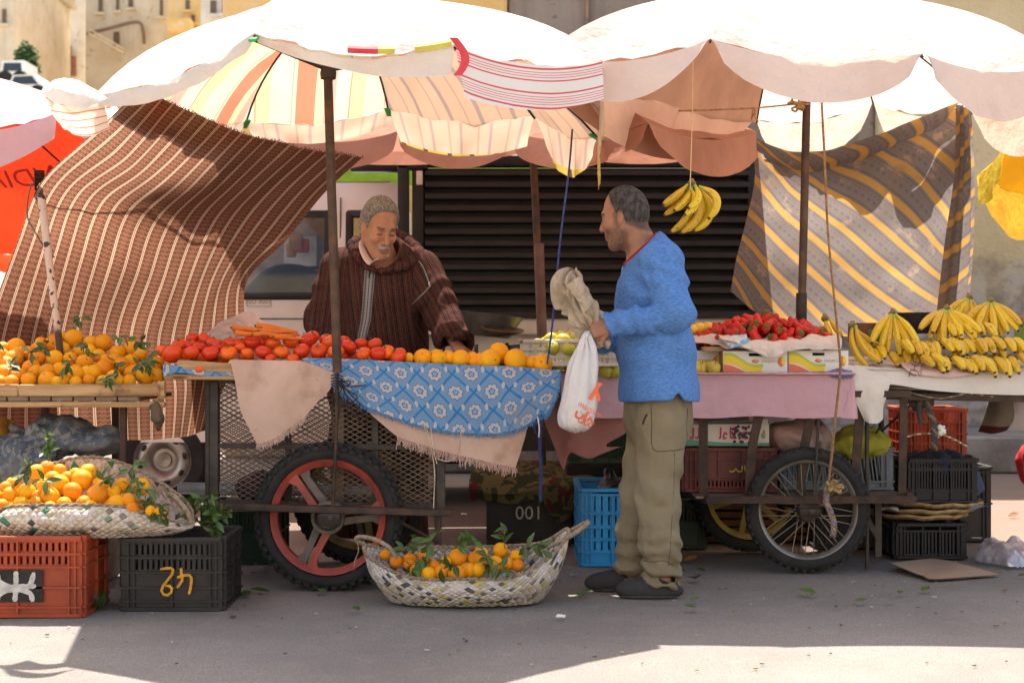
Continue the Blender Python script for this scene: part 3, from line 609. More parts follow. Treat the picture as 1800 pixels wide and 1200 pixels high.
# ---------- grey and yellow patterned cloth ----------
g = G('grey_yellow_cloth'); ux, vy_, _ = g.xyz(g.uv); ca, sa = math.cos(R(36)), math.sin(R(36))
ps = g.m('ADD', g.m('MULTIPLY', ux, -sa), g.m('MULTIPLY', vy_, ca)); al = g.m('ADD', g.m('MULTIPLY', ux, ca), g.m('MULTIPLY', vy_, sa))
f1 = g.m('FRACT', g.m('DIVIDE', ps, .148)); c = g.mix(g.noise(6., det=6.), (.21, .185, .175), (.15, .132, .126)); c = g.mix(g.m('MULTIPLY', g.step(g.noise(9., det=7.), .55, .7), .5), c, (.46, .33, .22))
orn = g.m('MULTIPLY', g.m('MULTIPLY', g.step(f1, .66, .68), g.step(f1, .78, .76)), g.step(g.m('PINGPONG', g.m('DIVIDE', al, .02), 1.), .35, .6)); orn = g.m('MAXIMUM', orn, g.m('MULTIPLY', g.m('MULTIPLY', g.step(f1, .50, .51), g.step(f1, .555, .545)), g.step(g.m('PINGPONG', g.m('DIVIDE', al, .012), 1.), .4, .6)))
c = g.mix(g.m('MULTIPLY', orn, .5), c, (.10, .095, .125)); yb = band(.08, .32); c = g.mix(yb, c, g.mix(g.noise(40.), (.48, .29, .085), (.40, .24, .08)))
c = g.mix(band(-.005, .015), c, (.06, .055, .10)); c = g.mix(band(.405, .42), c, (.06, .055, .10)); c = g.mix(band(.965, .98), c, (.10, .09, .13))
c = g.mix(g.m('MULTIPLY', g.step(g.noise(3.2, det=6., dist=.8), .58, .66), .4), c, (.2, .14, .1))
c = g.mix(g.step(g.vor(38.), .06, .03), c, g.mix(g.step(g.noise(3.), .5, .55), c, (.75, .72, .66))); g.bump(g.noise(180.), .001); grey_cl = g.fin(c, .9, spec=.1, trans=.7, tcol=g.mix(1., c, (1.25, 1.24, 1.24), 'MULTIPLY'))
rows = [[(1303, 226, 8.71), (1370, 272, 8.84), (1440, 272, 8.98), (1530, 248, 8.98), (1600, 222, 9.02), (1692, 184, 9.08)],
        [(1326, 300, 8.75), (1385, 320, 8.84), (1450, 320, 8.94), (1540, 305, 8.94), (1610, 290, 8.98), (1685, 275, 9.06)],
        [(1308, 400, 8.72), (1380, 410, 8.85), (1460, 415, 8.96), (1540, 420, 8.94), (1610, 425, 8.98), (1668, 420, 9.08)],
        [(1284, 512, 8.7), (1340, 556, 8.76), (1430, 588, 8.93), (1520, 590, 8.96), (1600, 585, 9.00), (1648, 560, 9.10)]]
gr = surf([[P(*q) for q in r] for r in rows], 90, 80); uv = arc_uv(gr); nn = gnormals(gr)
gr = gr+nn*(.02*fbm(gr, 2.6, 12)+.014*np.sin(uv[..., 0]*22+uv[..., 1]*6)*np.clip(1-uv[..., 1]*2, 0, 1))[..., None]; b = MB(); b.grid(gr, 0, uv)
cl = tag(b.build('patterned_cloth', grey_cl), 'worn grey cloth with diagonal yellow bands hung behind the strawberries', 'cloth')
rows = [[(1303, 224, 8.67), (1370, 262, 8.80), (1440, 264, 8.94), (1530, 240, 8.94), (1600, 214, 8.98), (1688, 178, 9.04)],
        [(1330, 262, 8.68), (1380, 280, 8.77), (1450, 284, 8.86), (1530, 264, 8.86), (1590, 246, 8.92), (1650, 225, 9.00)],
        [(1345, 285, 8.74), (1395, 298, 8.82), (1440, 300, 8.90), (1500, 285, 8.90), (1560, 262, 8.94), (1610, 242, 9.00)]]
g2 = surf([[P(*q) for q in r] for r in rows], 70, 24); uv = arc_uv(g2); uv = uv[..., ::-1]*np.array((1., 1.)); g2 = g2+gnormals(g2)*(.012*fbm(g2, 5., 13))[..., None]; b = MB(); b.grid(g2, 0, uv); b.build('folded_hem', grey_cl, cl)
rows = [[(1680, 184, 9.02), (1692, 186, 8.96), (1698, 190, 9.02), (1706, 194, 9.08)], [(1678, 300, 9.02), (1692, 300, 8.94), (1702, 300, 9.00), (1712, 300, 9.08)], [(1660, 430, 9.04), (1682, 440, 8.94), (1700, 440, 8.98), (1710, 430, 9.06)], [(1645, 560, 9.06), (1672, 566, 8.96), (1692, 560, 8.98), (1702, 535, 9.06)]]
g2 = surf([[P(*q) for q in r] for r in rows], 30, 60); uv = arc_uv(g2)*np.array((1, -1.)); g2 = g2+gnormals(g2)*(.012*np.sin(np.linspace(0, 16, 30))[None, :])[..., None]; b = MB(); b.grid(g2, 0, uv); b.build('gathered_edge', grey_cl, cl)
def rope(name, pts, r, m, label, n=40, cat='rope'):
    b = MB(); b.tube(crom([P(*q) for q in pts], n), r, 6); return tag(b.build(name, m), label, cat)
rope('tie_rope', [(1068, 198, 7.9), (1200, 195, 7.9), (1325, 190, 7.9), (1408, 182, 7.88)], .005, rope_m, 'tan rope tied from the right parasol pole across to the left parasol')
b = MB(); rr = np.random.default_rng(9)
for k in range(9):
    a = rr.uniform(0, 6.28); c0 = P(1404, 184, 7.86); u = np.array((math.cos(a), .4*math.sin(a*2), math.sin(a))); b.tube(crom([c0, c0+u*.035+rr.normal(size=3)*.008, c0+np.array((-.03, 0, 0))+u*.02, c0+np.array((.02, -.01, .0))], 10), .006, 6)
kn = tag(b.build('rope_knot', rope_m), 'bulky tan rope knot on the right parasol pole', 'knot')
b = MB(); c0 = P(1328, 190, 7.9)
for k in range(4): b.tube(crom([c0, c0+rr.normal(size=3)*.015+np.array((0, 0, -.02)), c0+rr.normal(size=3)*.02+np.array((0, 0, -.05))], 8), .004, 5)
tag(b.build('rope_knot', rope_m), 'small frayed rope knot at the corner of the grey cloth', 'knot')
# ---------- white truck with black slatted cargo box ----------
TD = 10.4; white_v = pm('aged_white_paint', 'e0d9ce', 'cabfb2', .4, 2., spec=.5); slat_m = pm('black_slats', '2c2a29', '222120', .55, 5., .002, 40., spec=.4); black_p = pm('black_plastic', '1b1a1a', '262424', .55, 8.)
def X(px): return (px-900)/F*TD
def Z(py): return H-(py-600)/F*TD
tr = thing('cargo_truck', (X(700), TD+.8, 0), 'white truck with tall black slatted cargo box parked behind the carts', 'truck')
b = MB(); W_ = 1.6
b.box(((X(722)+X(1325))/2, TD+W_/2+.03, (Z(292)+Z(560))/2), (X(1325)-X(722)-.02, W_-.08, Z(292)-Z(560)-.02), mat=0); 
for y_ in (TD-.02,):
    n = 13
    for k in range(n):
        z = Z(560)+(k+.5)*(Z(292)-Z(560))/n; hh = (Z(292)-Z(560))/n
        o = [(X(748), y_+.035, z-hh*.46), (X(748), y_-.012, z-hh*.30), (X(748), y_-.015, z+hh*.05), (X(748), y_+.0, z+hh*.18), (X(748), y_+.04, z+hh*.22)]
        b.poly(o, (1, 0, 0), X(1318)-X(748), 0)
b.build('cargo_box', slat_m, tr, smooth=False)
b = MB(); b.box(((X(700)+X(1330))/2, TD+.02, Z(283)), (X(1330)-X(700), .12, .075), bev=.008); b.box((X(709), TD+.02, (Z(288)+Z(560))/2), (.068, .14, Z(288)-Z(560)), bev=.006); b.box((X(735), TD+.02, (Z(288)+Z(575))/2), (.075, .1, Z(288)-Z(575)), bev=.006); b.box((X(1322), TD+.02, (Z(288)+Z(560))/2), (.06, .1, Z(288)-Z(560)), bev=.006)
b.box((X(660), TD+.1, Z(286)), (.34, .1, .1), bev=.006); b.box((X(725), TD-.0, Z(283)), (.2, .1, .12), bev=.01)
b.build('box_frame', black_p, tr)
b = MB(); b.box((X(738), TD-.045, Z(314)), (.04, .012, .09), bev=.003); b.build('marker_plate', white_v, tr)
b = MB(); b.box(((X(690)+X(1330))/2, TD+.8, Z(574)), (X(1330)-X(690), 1.55, .11), bev=.015); b.box(((X(690)+X(1330))/2, TD+.75, .62), (X(1330)-X(690), .12, .14)); b.box(((X(690)+X(1330))/2, TD+.3, Z(610)), (X(1330)-X(690), .1, .16), bev=.01); b.build('chassis', white_v, tr)
b = MB(); b.box(((X(690)+X(1330))/2, TD+.85, .58), (X(1330)-X(690), 1.4, .62)); b.box(((X(700)+X(1200))/2, TD+.05, .33), (X(1200)-X(700), .05, .06), mat=1); b.build('skirt', [pm('dark_skirt', '2f2926', '241f1d', .8), pm('grey_bar', '76706b', '5f5954', .6)], tr)
# cab
x0, x1 = X(150), X(700); cy = TD+.04
def cab_slice(y, ins):   # outline of the cab seen from the side
    return [(x0+.02+ins, y, .42), (x0+ins, y, 1.0), (x0+.28+ins, y, Z(520)), (x0+.85+ins*2, y, Z(335)), (x0+1.15, y, Z(318)), (X(682)-ins, y, Z(315)), (X(697)-ins, y, Z(345)), (X(700)-ins, y, Z(520)), (X(700)-ins, y, .42)]
sl = [cab_slice(cy+.05, .05), cab_slice(cy, .0), cab_slice(cy, .0), cab_slice(cy+1.5, 0), cab_slice(cy+1.55, .05)]
sl[1] = [(x, y+.0 if z < Z(520) else y+.0+.12*(z-Z(520)), z) for x, y, z in sl[1]]; sl[0] = [(x, y+.12*max(0, z-Z(520)), z+(.03 if z > Z(340) else 0)) for x, y, z in sl[0]]
sl[3] = [(x, y-.12*max(0, z-Z(520)), z) for x, y, z in sl[3]]; k = 9; b = MB()
V = np.array(sl[1]+sl[3]); b.add(V, [(i, (i+1) % k, (i+1) % k+k, i+k) for i in range(k) if i not in (2,)])
side = sl[1]
def side_y(z): return cy+.12*max(0, z-Z(520))
# near side built round the window openings: strips between heights
def strip(xa, xb, za, zb): b.add([(xa, side_y(za), za), (xb, side_y(za), za), (xb, side_y(zb), zb), (xa, side_y(zb), zb)], [(0, 1, 2, 3)])
zt, zb_ = Z(374), Z(520); wx0, wx1, qx0, qx1 = X(330), X(574), X(612), X(668)
strip(x0, X(700), .42, zb_); strip(X(574), qx0, zb_, zt); strip(qx1, X(699), zb_, zt); strip(x0+.6, X(699), zt, Z(318)); strip(x0+.28, wx0, zb_, zt)
strip(qx0, qx1, zb_, Z(480))
b.build('cab', white_v, tr)
b = MB(); b.box(((wx0+wx1)/2, cy+.012, zb_+.0), (wx1-wx0+.06, .05, .05), bev=.01); b.beam((wx1, cy+.0, zb_-.01), (wx1, side_y(zt)-.005, zt+.01), .045, .04); b.beam((wx0-.02, side_y(zt)+.0, zt), (wx1+.02, side_y(zt)+.0, zt), .04, .045); f = b.build('window_frame', black_p, tr)
g = G('cab_glass'); gl = g.n('BsdfGlass', {'Roughness': .02, 'IOR': 1.05, 'Color': (.75, .75, .75)}); tp = g.n('BsdfTransparent', {'Color': (.62, .62, .62)}); gs = g.n('BsdfGlossy', {'Roughness': .03}); mx = g.n('MixShader', {0: .03}); g.nt.links.new(tp.outputs[0], mx.inputs[1]); g.nt.links.new(gs.outputs[0], mx.inputs[2]); g.nt.links.new(mx.outputs[0], g.o.inputs[0]); cab_glass = g.mat
b = MB(); b.add([(wx0, side_y(zb_)+.02, zb_), (wx1, side_y(zb_)+.02, zb_), (wx1, side_y(zt)+.02, zt), (wx0, side_y(zt)+.02, zt)], [(0, 1, 2, 3)]); b.build('pane', cab_glass, f)
b = MB(); b.beam((qx0, side_y(Z(480)), Z(480)), (qx0, side_y(zt), zt+.02), .05, .04, bev=.01); b.beam((qx0-.02, side_y(zt)-.002, zt), (qx1+.02, side_y(zt)-.002, zt), .04, .05, bev=.01); b.beam((qx1, side_y(Z(480)), Z(480)), (qx1, side_y(zt), zt), .05, .04); b.beam((qx0-.02, side_y(Z(480)), Z(480)), (qx1+.02, side_y(Z(480)), Z(480)), .04, .05); f = b.build('window_frame', black_p, tr)
b = MB(); b.add([(qx0, side_y(Z(480))+.02, Z(480)), (qx1, side_y(Z(480))+.02, Z(480)), (qx1, side_y(zt)+.02, zt), (qx0, side_y(zt)+.02, zt)], [(0, 1, 2, 3)]); b.build('pane', cab_glass, f)
b = MB(); b.beam((X(594), side_y(.7)-.004, .6), (X(596), side_y(zt)-.004, Z(345)), .008, .006); b.box(((X(440)+X(594))/2, cy-.004, Z(560)), (.5, .006, .008)); b.build('door_seam', pm('seam_dark', '5c554d', '4c463f', .8), tr)  # thin dark strips along the door joint
b = MB(); b.box((X(560), cy-.02, Z(590)), (.13, .04, .035), bev=.008); b.build('door_handle', black_p, tr)
# sticker on the door
dx0, dx1, dz0, dz1 = X(432), X(475), Z(538), Z(523); b = MB(); b.add(*lay(text_mesh('ISO 9001', .042), ((dx0+dx1)/2, cy-.003, (dz0+dz1)/2), (1, 0, 0), (0, 0, 1)), mat=0)
ol = np.array([(dx0, cy-.003, dz0), (dx1, cy-.003, dz0), (dx1, cy-.003, dz1), (dx0, cy-.003, dz1)])
for i in range(4): b.beam(ol[i], ol[(i+1) % 4], .003, .003, up=(0, 1, 0), mat=1)
b.build('sticker', [pm('gilt_print', 'a8966f', '9c8b66', .6), pm('sticker_edge', '8a8580', '77726d', .6)], tr)
# seats, dashboard, things inside
b = MB(); V, f_ = sdf(lambda p: smin(ellp(p, (X(498), TD+.45, Z(512)), (.26, .2, .2)), cone(p, (X(440), TD+.45, Z(535)), (X(470), TD+.45, Z(520)), .16, .18), .1), (X(380), TD+.2, Z(580)), (X(590), TD+.8, Z(440)), .03); b.add(V, f_); b.build('seat', pm('black_seat', '141315', '1d1c1f', .8), tr)
b = MB(); b.box((X(400), TD+1.5, Z(470)), (1.2, .04, .9)); b.build('far_door', pm('cab_lining', 'a5988c', '8a7d72', .7), tr)
b = MB()
for i, (px, py, ww, hh) in enumerate([(528, 425, .1, .12), (537, 432, .12, .1), (520, 440, .07, .1)]): b.box(P(px-8, py, TD+1.2+i*.02), (ww, .05, hh), bev=.01, mat=i % 2)
b.build('parcel', [pm('tan_card', 'b08a62', '94724f', .8), pm('red_print', 'c24a35', 'a83c2c', .7)], tr)
b = MB(); b.box(P(528, 458, TD+1.42), (.24, .04, .36), bev=.02); b.build('far_window', pm('painted_daylight', 'c3c9c8', 'aab2b2', .2), tr)  # opaque pale panel, its colour standing in for daylight outside
# wheels, dark wheel arch
def truck_wheel(px):
    c0 = np.array((X(px), TD+.13, .30)); RY = rot_to((0, -1, 0))
    b = MB(); b.lathe([(.19, -.09), (.27, -.1), (.30, -.07), (.305, 0), (.30, .07), (.27, .1), (.19, .09)], c0, 40, RY); wl = b.build('wheel', tyre_m, tr)
    b = MB(); b.lathe([(.0, .03), (.045, .035), (.05, .02), (.075, .02), (.10, .07), (.125, .085), (.16, .075), (.175, .05), (.19, .08), (.205, .085), (.2, -.05), (0, -.05)], c0, 40, RY); b.build('rim', chrome, wl)
    b = MB()
    for k in range(8):
        a = k*math.pi/4+.2; b.ell(c0+np.array((.145*math.cos(a), -.08, .145*math.sin(a))), (.016, .008, .024), eul(0, -math.degrees(a)+0, 0), 10, 6)
    b.build('rim_hole', black_p, wl); return wl
truck_wheel(283); truck_wheel(1250)
b = MB(); b.box(((X(140)+X(690))/2, TD+.85, .58), (X(690)-X(140), 1.2, .35)); b.build('underbody', black_p, tr)
# driver glimpsed through the window
g = G('skin_tan'); c = g.mix(g.noise(22.), (.36, .17, .095), (.30, .13, .07)); skin_d = g.fin(c, .5, spec=.35)
dv = thing('person', (X(562), TD+.55, .9), 'driver in dark cap glimpsed through the white cab window', 'person'); hc = np.array((X(566), TD+.55, Z(480)))
V, f_ = sdf(lambda p: smin(smin(ellp(p, hc, (.085, .07, .11)), ellp(p, hc+(-.075, 0, -.035), (.03, .02, .03)), .03), smin(ellp(p, hc+(-.03, 0, -.09), (.05, .045, .04)), cone(p, hc+(.04, 0, -.08), hc+(.06, 0, -.3), .055, .12), .04), .04), hc-(.3, .25, .45), hc+(.3, .25, .2), .02); b = MB(); b.add(V, f_); b.build('body', skin_d, dv)
b = MB(); b.ell(hc+(0.01, 0, .075), (.1, .085, .06)); b.box(hc+(-.12, 0, .06), (.12, .12, .018), bev=.006); b.build('cap', pm('navy_cap', '1c2134', '252b40', .8), dv)
b = MB(); V, f_ = sdf(lambda p: ellp(p, hc+(.1, 0, -.55), (.2, .24, .32)), hc+(-.2, -.3, -.95), hc+(.4, .3, -.1), .04); b.add(V, f_); b.build('shirt', pm('dark_shirt', '2c2a30', '222026', .8), dv)
# green awning seen over the cab roof
b = MB(); b.box((X(560), 13.4, Z(300)+.3), (3.4, .1, .22), bev=.01); b.box((X(560), 13.3, Z(300)+.17), (3.4, .06, .03), mat=1); tag(b.build('shop_awning', [pm('lime_awning', '9dc23c', '88ad30', .7, trans=.3), yel_trim]), 'lime green awning edge seen above the cab roof', 'awning')
# ---------- carts, tables, crates ----------
wood_p = pm('weathered_plank', 'a58765', '7d6144', .8, 7., .003, 70.); wood_l = pm('pale_plank', 'b89a74', '8f7252', .8, 6., .003, 60.); wood_g = pm('grey_plank', '7c6a58', '5a4a3c', .85, 7., .003, 60.)
iron_b = pm('rusty_brown_iron', '483428', '30251f', .65, 16., .0015, 80., metal=.25); iron_g = pm('grimy_iron', '39332f', '4a3f37', .6, 14., .0015, 80., metal=.3); iron_m = pm('maroon_iron', '4c312d', '3a2725', .6, 9., .001, 60., metal=.2)
mesh_m = pm('expanded_mesh', '725f50', '50443c', .6, 9., metal=.3); red_p = pm('worn_red_paint', 'a64a3b', '7c3b33', .5, 9., .0015, 50.); grey_p = pm('grimy_wheel_grey', '6b5f57', '4d4641', .7, 12., .001, 50.)
def straight(n, name, mat, parent, *segs, **k):
    b = MB()
    for s_ in segs: b.beam(*s_, bev=.002)
    return b.build(n, mat, parent)
# --- wooden table of the loose oranges
ot = thing('orange_table', P(130, 900, 7.2)*np.array((1, 1, 0)), 'rough wooden table with plank rim carrying the loose oranges', 'table')
def wood_grain(name, c1, c2):
    g = G(name); n = g.noise(1., g.scl(g.obj, 3., 40., 55.), 6., .6, .3); c = g.mix(g.step(n, .3, .7), rgb(c1), rgb(c2)); k = g.vor(2.2, g.scl(g.obj, 1., 1., 6.)); c = g.mix(g.step(k, .12, .03), c, rgb('5d4128'))
    c = g.mix(g.m('MULTIPLY', g.step(g.noise(9., det=6.), .58, .7), .6), c, rgb('55432f')); g.bump(n, .003); return g.fin(c, .8, spec=.2)
grain = wood_grain('plank_grain', 'b8976c', '916f4a')
b = MB(); b.beam(P(-160, 686, 6.9), P(33, 686, 6.9), .03, .055, bev=.006); b.beam(P(34, 686, 6.9), P(280, 685, 6.9), .032, .052, bev=.006); b.build('rim_board', grain, ot)
b = MB()
for k in range(12): b.box(P(-150+k*37, 700, 7.22)*np.array((1, 1, 0))+np.array((0, 0, P(0, 701, 6.9)[2])), (.088, .68, .018), bev=.003)
b.build('slat', wood_g, ot)
b = MB(); b.beam(P(-160, 710, 6.89), P(290, 711, 6.89), .03, .024, bev=.004); b.build('rail', grain, ot)
b = MB(); b.beam(P(284, 670, 6.92), P(284, 700, 6.92), .03, .03); b.beam(P(283, 700, 6.92)+np.array((0, 0, .01)), P(283, 700, 7.5)+np.array((0, 0, .03)), .03, .05, bev=.005); b.build('end_board', grain, ot)
for (px, d, m, w_) in ((217, 6.98, iron_m, .028), (203, 7.45, iron_m, .03), (80, 7.5, iron_m, .036), (-120, 7.0, iron_m, .03)):
    q = P(px, 716, d); b = MB(); b.box((q[0], q[1], .435), (w_, w_, .87), bev=.003); b.build('leg', m, ot)
# --- left cart
lc = thing('tomato_cart', (-.83, 7.4, 0), 'iron handcart with mesh sides and red wheels carrying tomatoes', 'cart')
FZ = 7.05; TZ = .955
b = MB(); b.box((-.68, 7.42, TZ-.012), (1.72, .84, .022), bev=.003); b.build('tabletop', wood_g, lc)
b = MB(); b.beam(P(312, 641, 6.97), P(416, 648, 6.97), .03, .045, bev=.006); b.build('rim_board', grain, lc)
b = MB(); b.beam(P(290, 662, 6.98), P(416, 663, 6.98), .04, .024, bev=.004); b.build('rail', grain, lc)
b = MB(); b.beam((-1.36, FZ, .915), (.15, FZ, .905), .035, .04, bev=.003); b.beam((-1.36, 7.8, .915), (.15, 7.8, .905), .035, .04, bev=.003); b.beam((-1.345, FZ, .91), (-1.345, 7.8, .91), .035, .04); b.beam((-.33, FZ, .91), (-.33, 7.8, .91), .035, .04)
b.build('frame', iron_g, lc)
def vp(px, y0, y1, d, w_, m, name='post', par=lc):
    a = P(px, y0, d); c_ = P(px, y1, d); b = MB(); b.beam((a[0], d, max(a[2], c_[2])), (a[0], d, min(a[2], c_[2])), w_, w_, up=(0, 1, 0), bev=.002); return b.build(name, m, par)
for px, y0, y1 in ((377, 668, 888), (365, 668, 900), (775, 690, 905)): vp(px, y0, y1, FZ, .038 if px != 365 else .02, iron_g)
vp(507, 690, 888, FZ+.01, .026, iron_g); vp(660, 690, 888, FZ+.01, .028, iron_g); vp(597, 690, 900, FZ+.05, .04, wood_g)
for px in (380, 772): vp(px, 690, 880, 7.8, .035, iron_g)
b = MB(); b.beam(P(385, 783, FZ), P(765, 786, FZ), .025, .022, up=(0, 0, 1)); b.build('cross_rail', iron_g, lc)
b = MB(); b.beam(P(385, 884, FZ), P(775, 890, FZ), .025, .028); b.build('cross_rail', iron_g, lc)
b = MB(); b.beam(P(382, 884, 7.8), P(775, 885, 7.8), .025, .028); b.build('cross_rail', iron_g, lc)
def mesh_panel(par, x0, x1, z0, z1, y, name='mesh_panel'):
    b = MB(); w_, h_ = .043, .0235; n = int((x1-x0)/w_+(z1-z0)/h_)+2
    for sgn in (1, -1):
        for k in range(-int((z1-z0)/h_)-1, int((x1-x0)/w_)+2):
            xa = x0+k*w_ if sgn > 0 else x0+(k+0)*w_+(z1-z0)/h_*w_*1.0
            # line x = xa + sgn*(z-z0)*w_/h_
            za, zb = z0, z1; f = lambda z: xa+sgn*(z-z0)*w_/h_
            ts = sorted([z0, z1]+[z0+(xx-xa)/(sgn*w_/h_) for xx in (x0, x1)]); ts = [t for t in ts if z0-1e-6 <= t <= z1+1e-6 and x0-1e-4 <= f(t) <= x1+1e-4]
            if len(ts) >= 2 and ts[-1]-ts[0] > .01: b.beam((f(ts[0]), y+sgn*.0012, ts[0]), (f(ts[-1]), y+sgn*.0012, ts[-1]), .0045, .003, up=(0, 1, 0))
    return b.build(name, mesh_m, par, smooth=False)
mesh_panel(lc, P(386, 0, FZ)[0], P(765, 0, FZ)[0], P(0, 884, FZ)[2], .9, FZ+.015)
mesh_panel(lc, P(386, 0, 7.8)[0], P(765, 0, 7.8)[0], .33, .9, 7.8)
b = MB(); b.box((-.83, 7.42, .335), (1.02, .72, .015)); b.build('floor_board', wood_g, lc)
b = MB(); b.beam(P(367, 889, 6.86), P(795, 901, 6.86), .045, .03, bev=.003); bar = b.build('axle_bar', iron_b, lc)
b = MB(); b.box(P(580, 912, 6.845), (.09, .05, .05), bev=.004); b.tube([P(581, 909, 6.85), P(581, 909, 6.80)], .011, 6); b.build('axle_bracket', iron_g, lc)
vp(770, 905, 985, 7.02, .03, iron_b, 'leg'); b = MB(); b.tube([P(705, 918, 6.95), P(766, 951, 7.0)], .008, 8); b.build('brace', iron_b, lc)
b = MB(); q = [P(593, 640, 6.9), P(591, 760, 6.88), P(585, 890, 6.86)]; b.tube(crom(q, 60), .0075*(1+.12*(np.arange(60) % 2)), 8); b.build('pole_rod', iron_b, lc)
def tyre(b, c, r, w_, knob, mat=0, n=64, kmat=0):
    prof = [(r-.06, -w_*.36), (r-.045, -w_*.48), (r-.03, -w_*.5), (r-.012, -w_*.42), (r, -w_*.15), (r, w_*.15), (r-.012, w_*.42), (r-.03, w_*.5), (r-.045, w_*.48), (r-.06, w_*.36)]
    RY = rot_to((0, -1, 0)); b.lathe(prof, c, n, RY, mat)
    if knob:
        m = int(2*math.pi*r/.042)
        for k in range(m):
            for j, (oy, rr, tilt) in enumerate(((-w_*.42, r-.012, 35), (-w_*.16, r+.002, 10), (w_*.16, r+.002, -10), (w_*.42, r-.012, -35))):
                a = (k+.5*(j % 2))*2*math.pi/m; M = np.array(Matrix.Rotation(-a, 3, 'Y')); M2 = M@eul(0, 0, 0)
                b.box(np.asarray(c)+M@np.array((rr, oy, 0)), (.016, w_*.26, .024), M, kmat)
    else:
        m = 46
        for k in range(m):
            for sg in (-1, 1):
                a = (k+.5*(sg > 0))*2*math.pi/m; M = np.array(Matrix.Rotation(-a, 3, 'Y')); b.box(np.asarray(c)+M@np.array((r-.008, sg*w_*.34, 0)), (.012, w_*.3, .017), M, kmat)
def mag_wheel(c, par, m1, m2, rot=0.):
    b = MB(); tyre(b, c, .316, .1, True); wl = b.build('wheel', tyre_m, par)
    RY = rot_to((0, -1, 0)); b = MB(); b.lathe([(.238, .035), (.25, .045), (.256, .03), (.25, .0), (.225, -.005), (.222, .02), (.238, .035)], c, 64, RY); b.lathe([(.256, -.04), (.25, -.02), (.225, -.01), (.225, -.04)], c, 64, RY)
    b.lathe([(.072, .05), (.074, .03), (.072, -.04), (.05, -.04), (.05, .03), (.058, .052), (.072, .05)], c, 32, RY, 1); b.lathe([(0, .02), (.05, .02), (.05, .0)], c, 24, RY, 1); b.build('rim', [m1, m2], wl)
    for k in range(3):
        a = rot+k*2*math.pi/3; M = np.array(Matrix.Rotation(-a, 3, 'Y')); b = MB()
        for sg, mi in ((1, 0), (-1, 1)):
            pr = [(.065, .006*sg, ), (.065, .04*sg), (.12, .036*sg), (.19, .034*sg), (.232, .062*sg), (.232, .004*sg)]
            o = np.array([(x_, -.03+(.012 if mi else 0), z_) for x_, z_ in pr]); 
            if sg < 0: o = o[::-1]
            b.poly(np.asarray(c)+o@M.T, (0, 1, 0), .04, mi)
        b.build('spoke', [m1, m2], wl)
    return wl
wc = P(578, 911, 6.95); wc[2] = .316
mag_wheel(wc, lc, red_p, grey_p, R(5)); mag_wheel((wc[0]+.05, 7.82, .316), lc, pm('dull_ochre_paint', '7d6a3c', '54482f', .6, 9.), grey_p, R(40))
b = MB(); b.tube([(wc[0], 6.9, .316), (wc[0]+.05, 7.85, .316)], .014, 10); b.build('axle', iron_g, lc)
# --- right cart
rc = thing('strawberry_cart', (1.38, 7.9, 0), 'rusty iron handcart with wire spoke wheel carrying strawberries and boxes', 'cart')
RZ = 7.5; b = MB(); b.box(((P(985, 0, RZ)[0]+P(1500, 0, RZ)[0])/2, 7.93, .905), (P(1500, 0, RZ)[0]-P(985, 0, RZ)[0]-.03, .78, .022), bev=.003); b.build('tabletop', wood_g, rc)
b = MB(); b.beam(P(1205, 672, RZ+.07), P(1600, 690, RZ+.07), .03, .03); b.beam(P(1500, 692, RZ), P(1600, 692, RZ), .04, .03); b.build('top_rail', iron_b, rc)
for pts in ([(1236, 728), (1237, 872)], [(1334, 730), (1322, 790), (1316, 872)], [(1425, 735), (1412, 800), (1408, 870)], [(1515, 690), (1508, 770), (1502, 872)], [(1589, 690), (1585, 884)]):
    c_ = crom([P(px, py, RZ+.02) for px, py in pts], 14); b = MB()
    for i in range(13): b.beam(c_[i], c_[i+1], .042 if pts[0][0] != 1589 else .036, .012, up=(0, 1, 0))
    b.build('post', iron_b, rc)
b = MB(); b.beam(P(1247, 878, 7.42), P(1610, 878, 7.42), .008, .034); b.beam(P(1247, 873, 7.44), P(1605, 873, 7.44), .05, .006); b.build('axle_bar', iron_b, rc)
b = MB(); b.beam(P(1249, 880, 7.42), P(1195, 862, 8.25), .03, .032); b.beam(P(1600, 872, 7.45), P(1580, 855, 8.3), .03, .03); b.beam(P(1195, 862, 8.28), P(1590, 858, 8.28), .03, .03); b.build('side_rail', iron_b, rc)
b = MB(); b.box((1.37, 7.9, .345), (1.0, .78, .012)); b.build('floor_board', wood_g, rc)
b = MB(); b.tube([P(1439, 738, 7.44), P(1430, 884, 7.43)], .007, 8); b.build('pole_rod', iron_g, rc)
b = MB(); b.beam(P(1543, 880, 7.6), P(1543, 977, 7.6), .03, .03); b.beam(P(1520, 905, 7.56), P(1546, 948, 7.58), .026, .012, up=(0, 1, 0)); b.build('leg', iron_g, rc)
b = MB(); b.box(P(1424, 900, 7.43), (.1, .04, .035), bev=.003); b.tube([P(1428, 898, 7.43), P(1428, 898, 7.38)], .012, 8); b.build('axle_bracket', iron_g, rc)
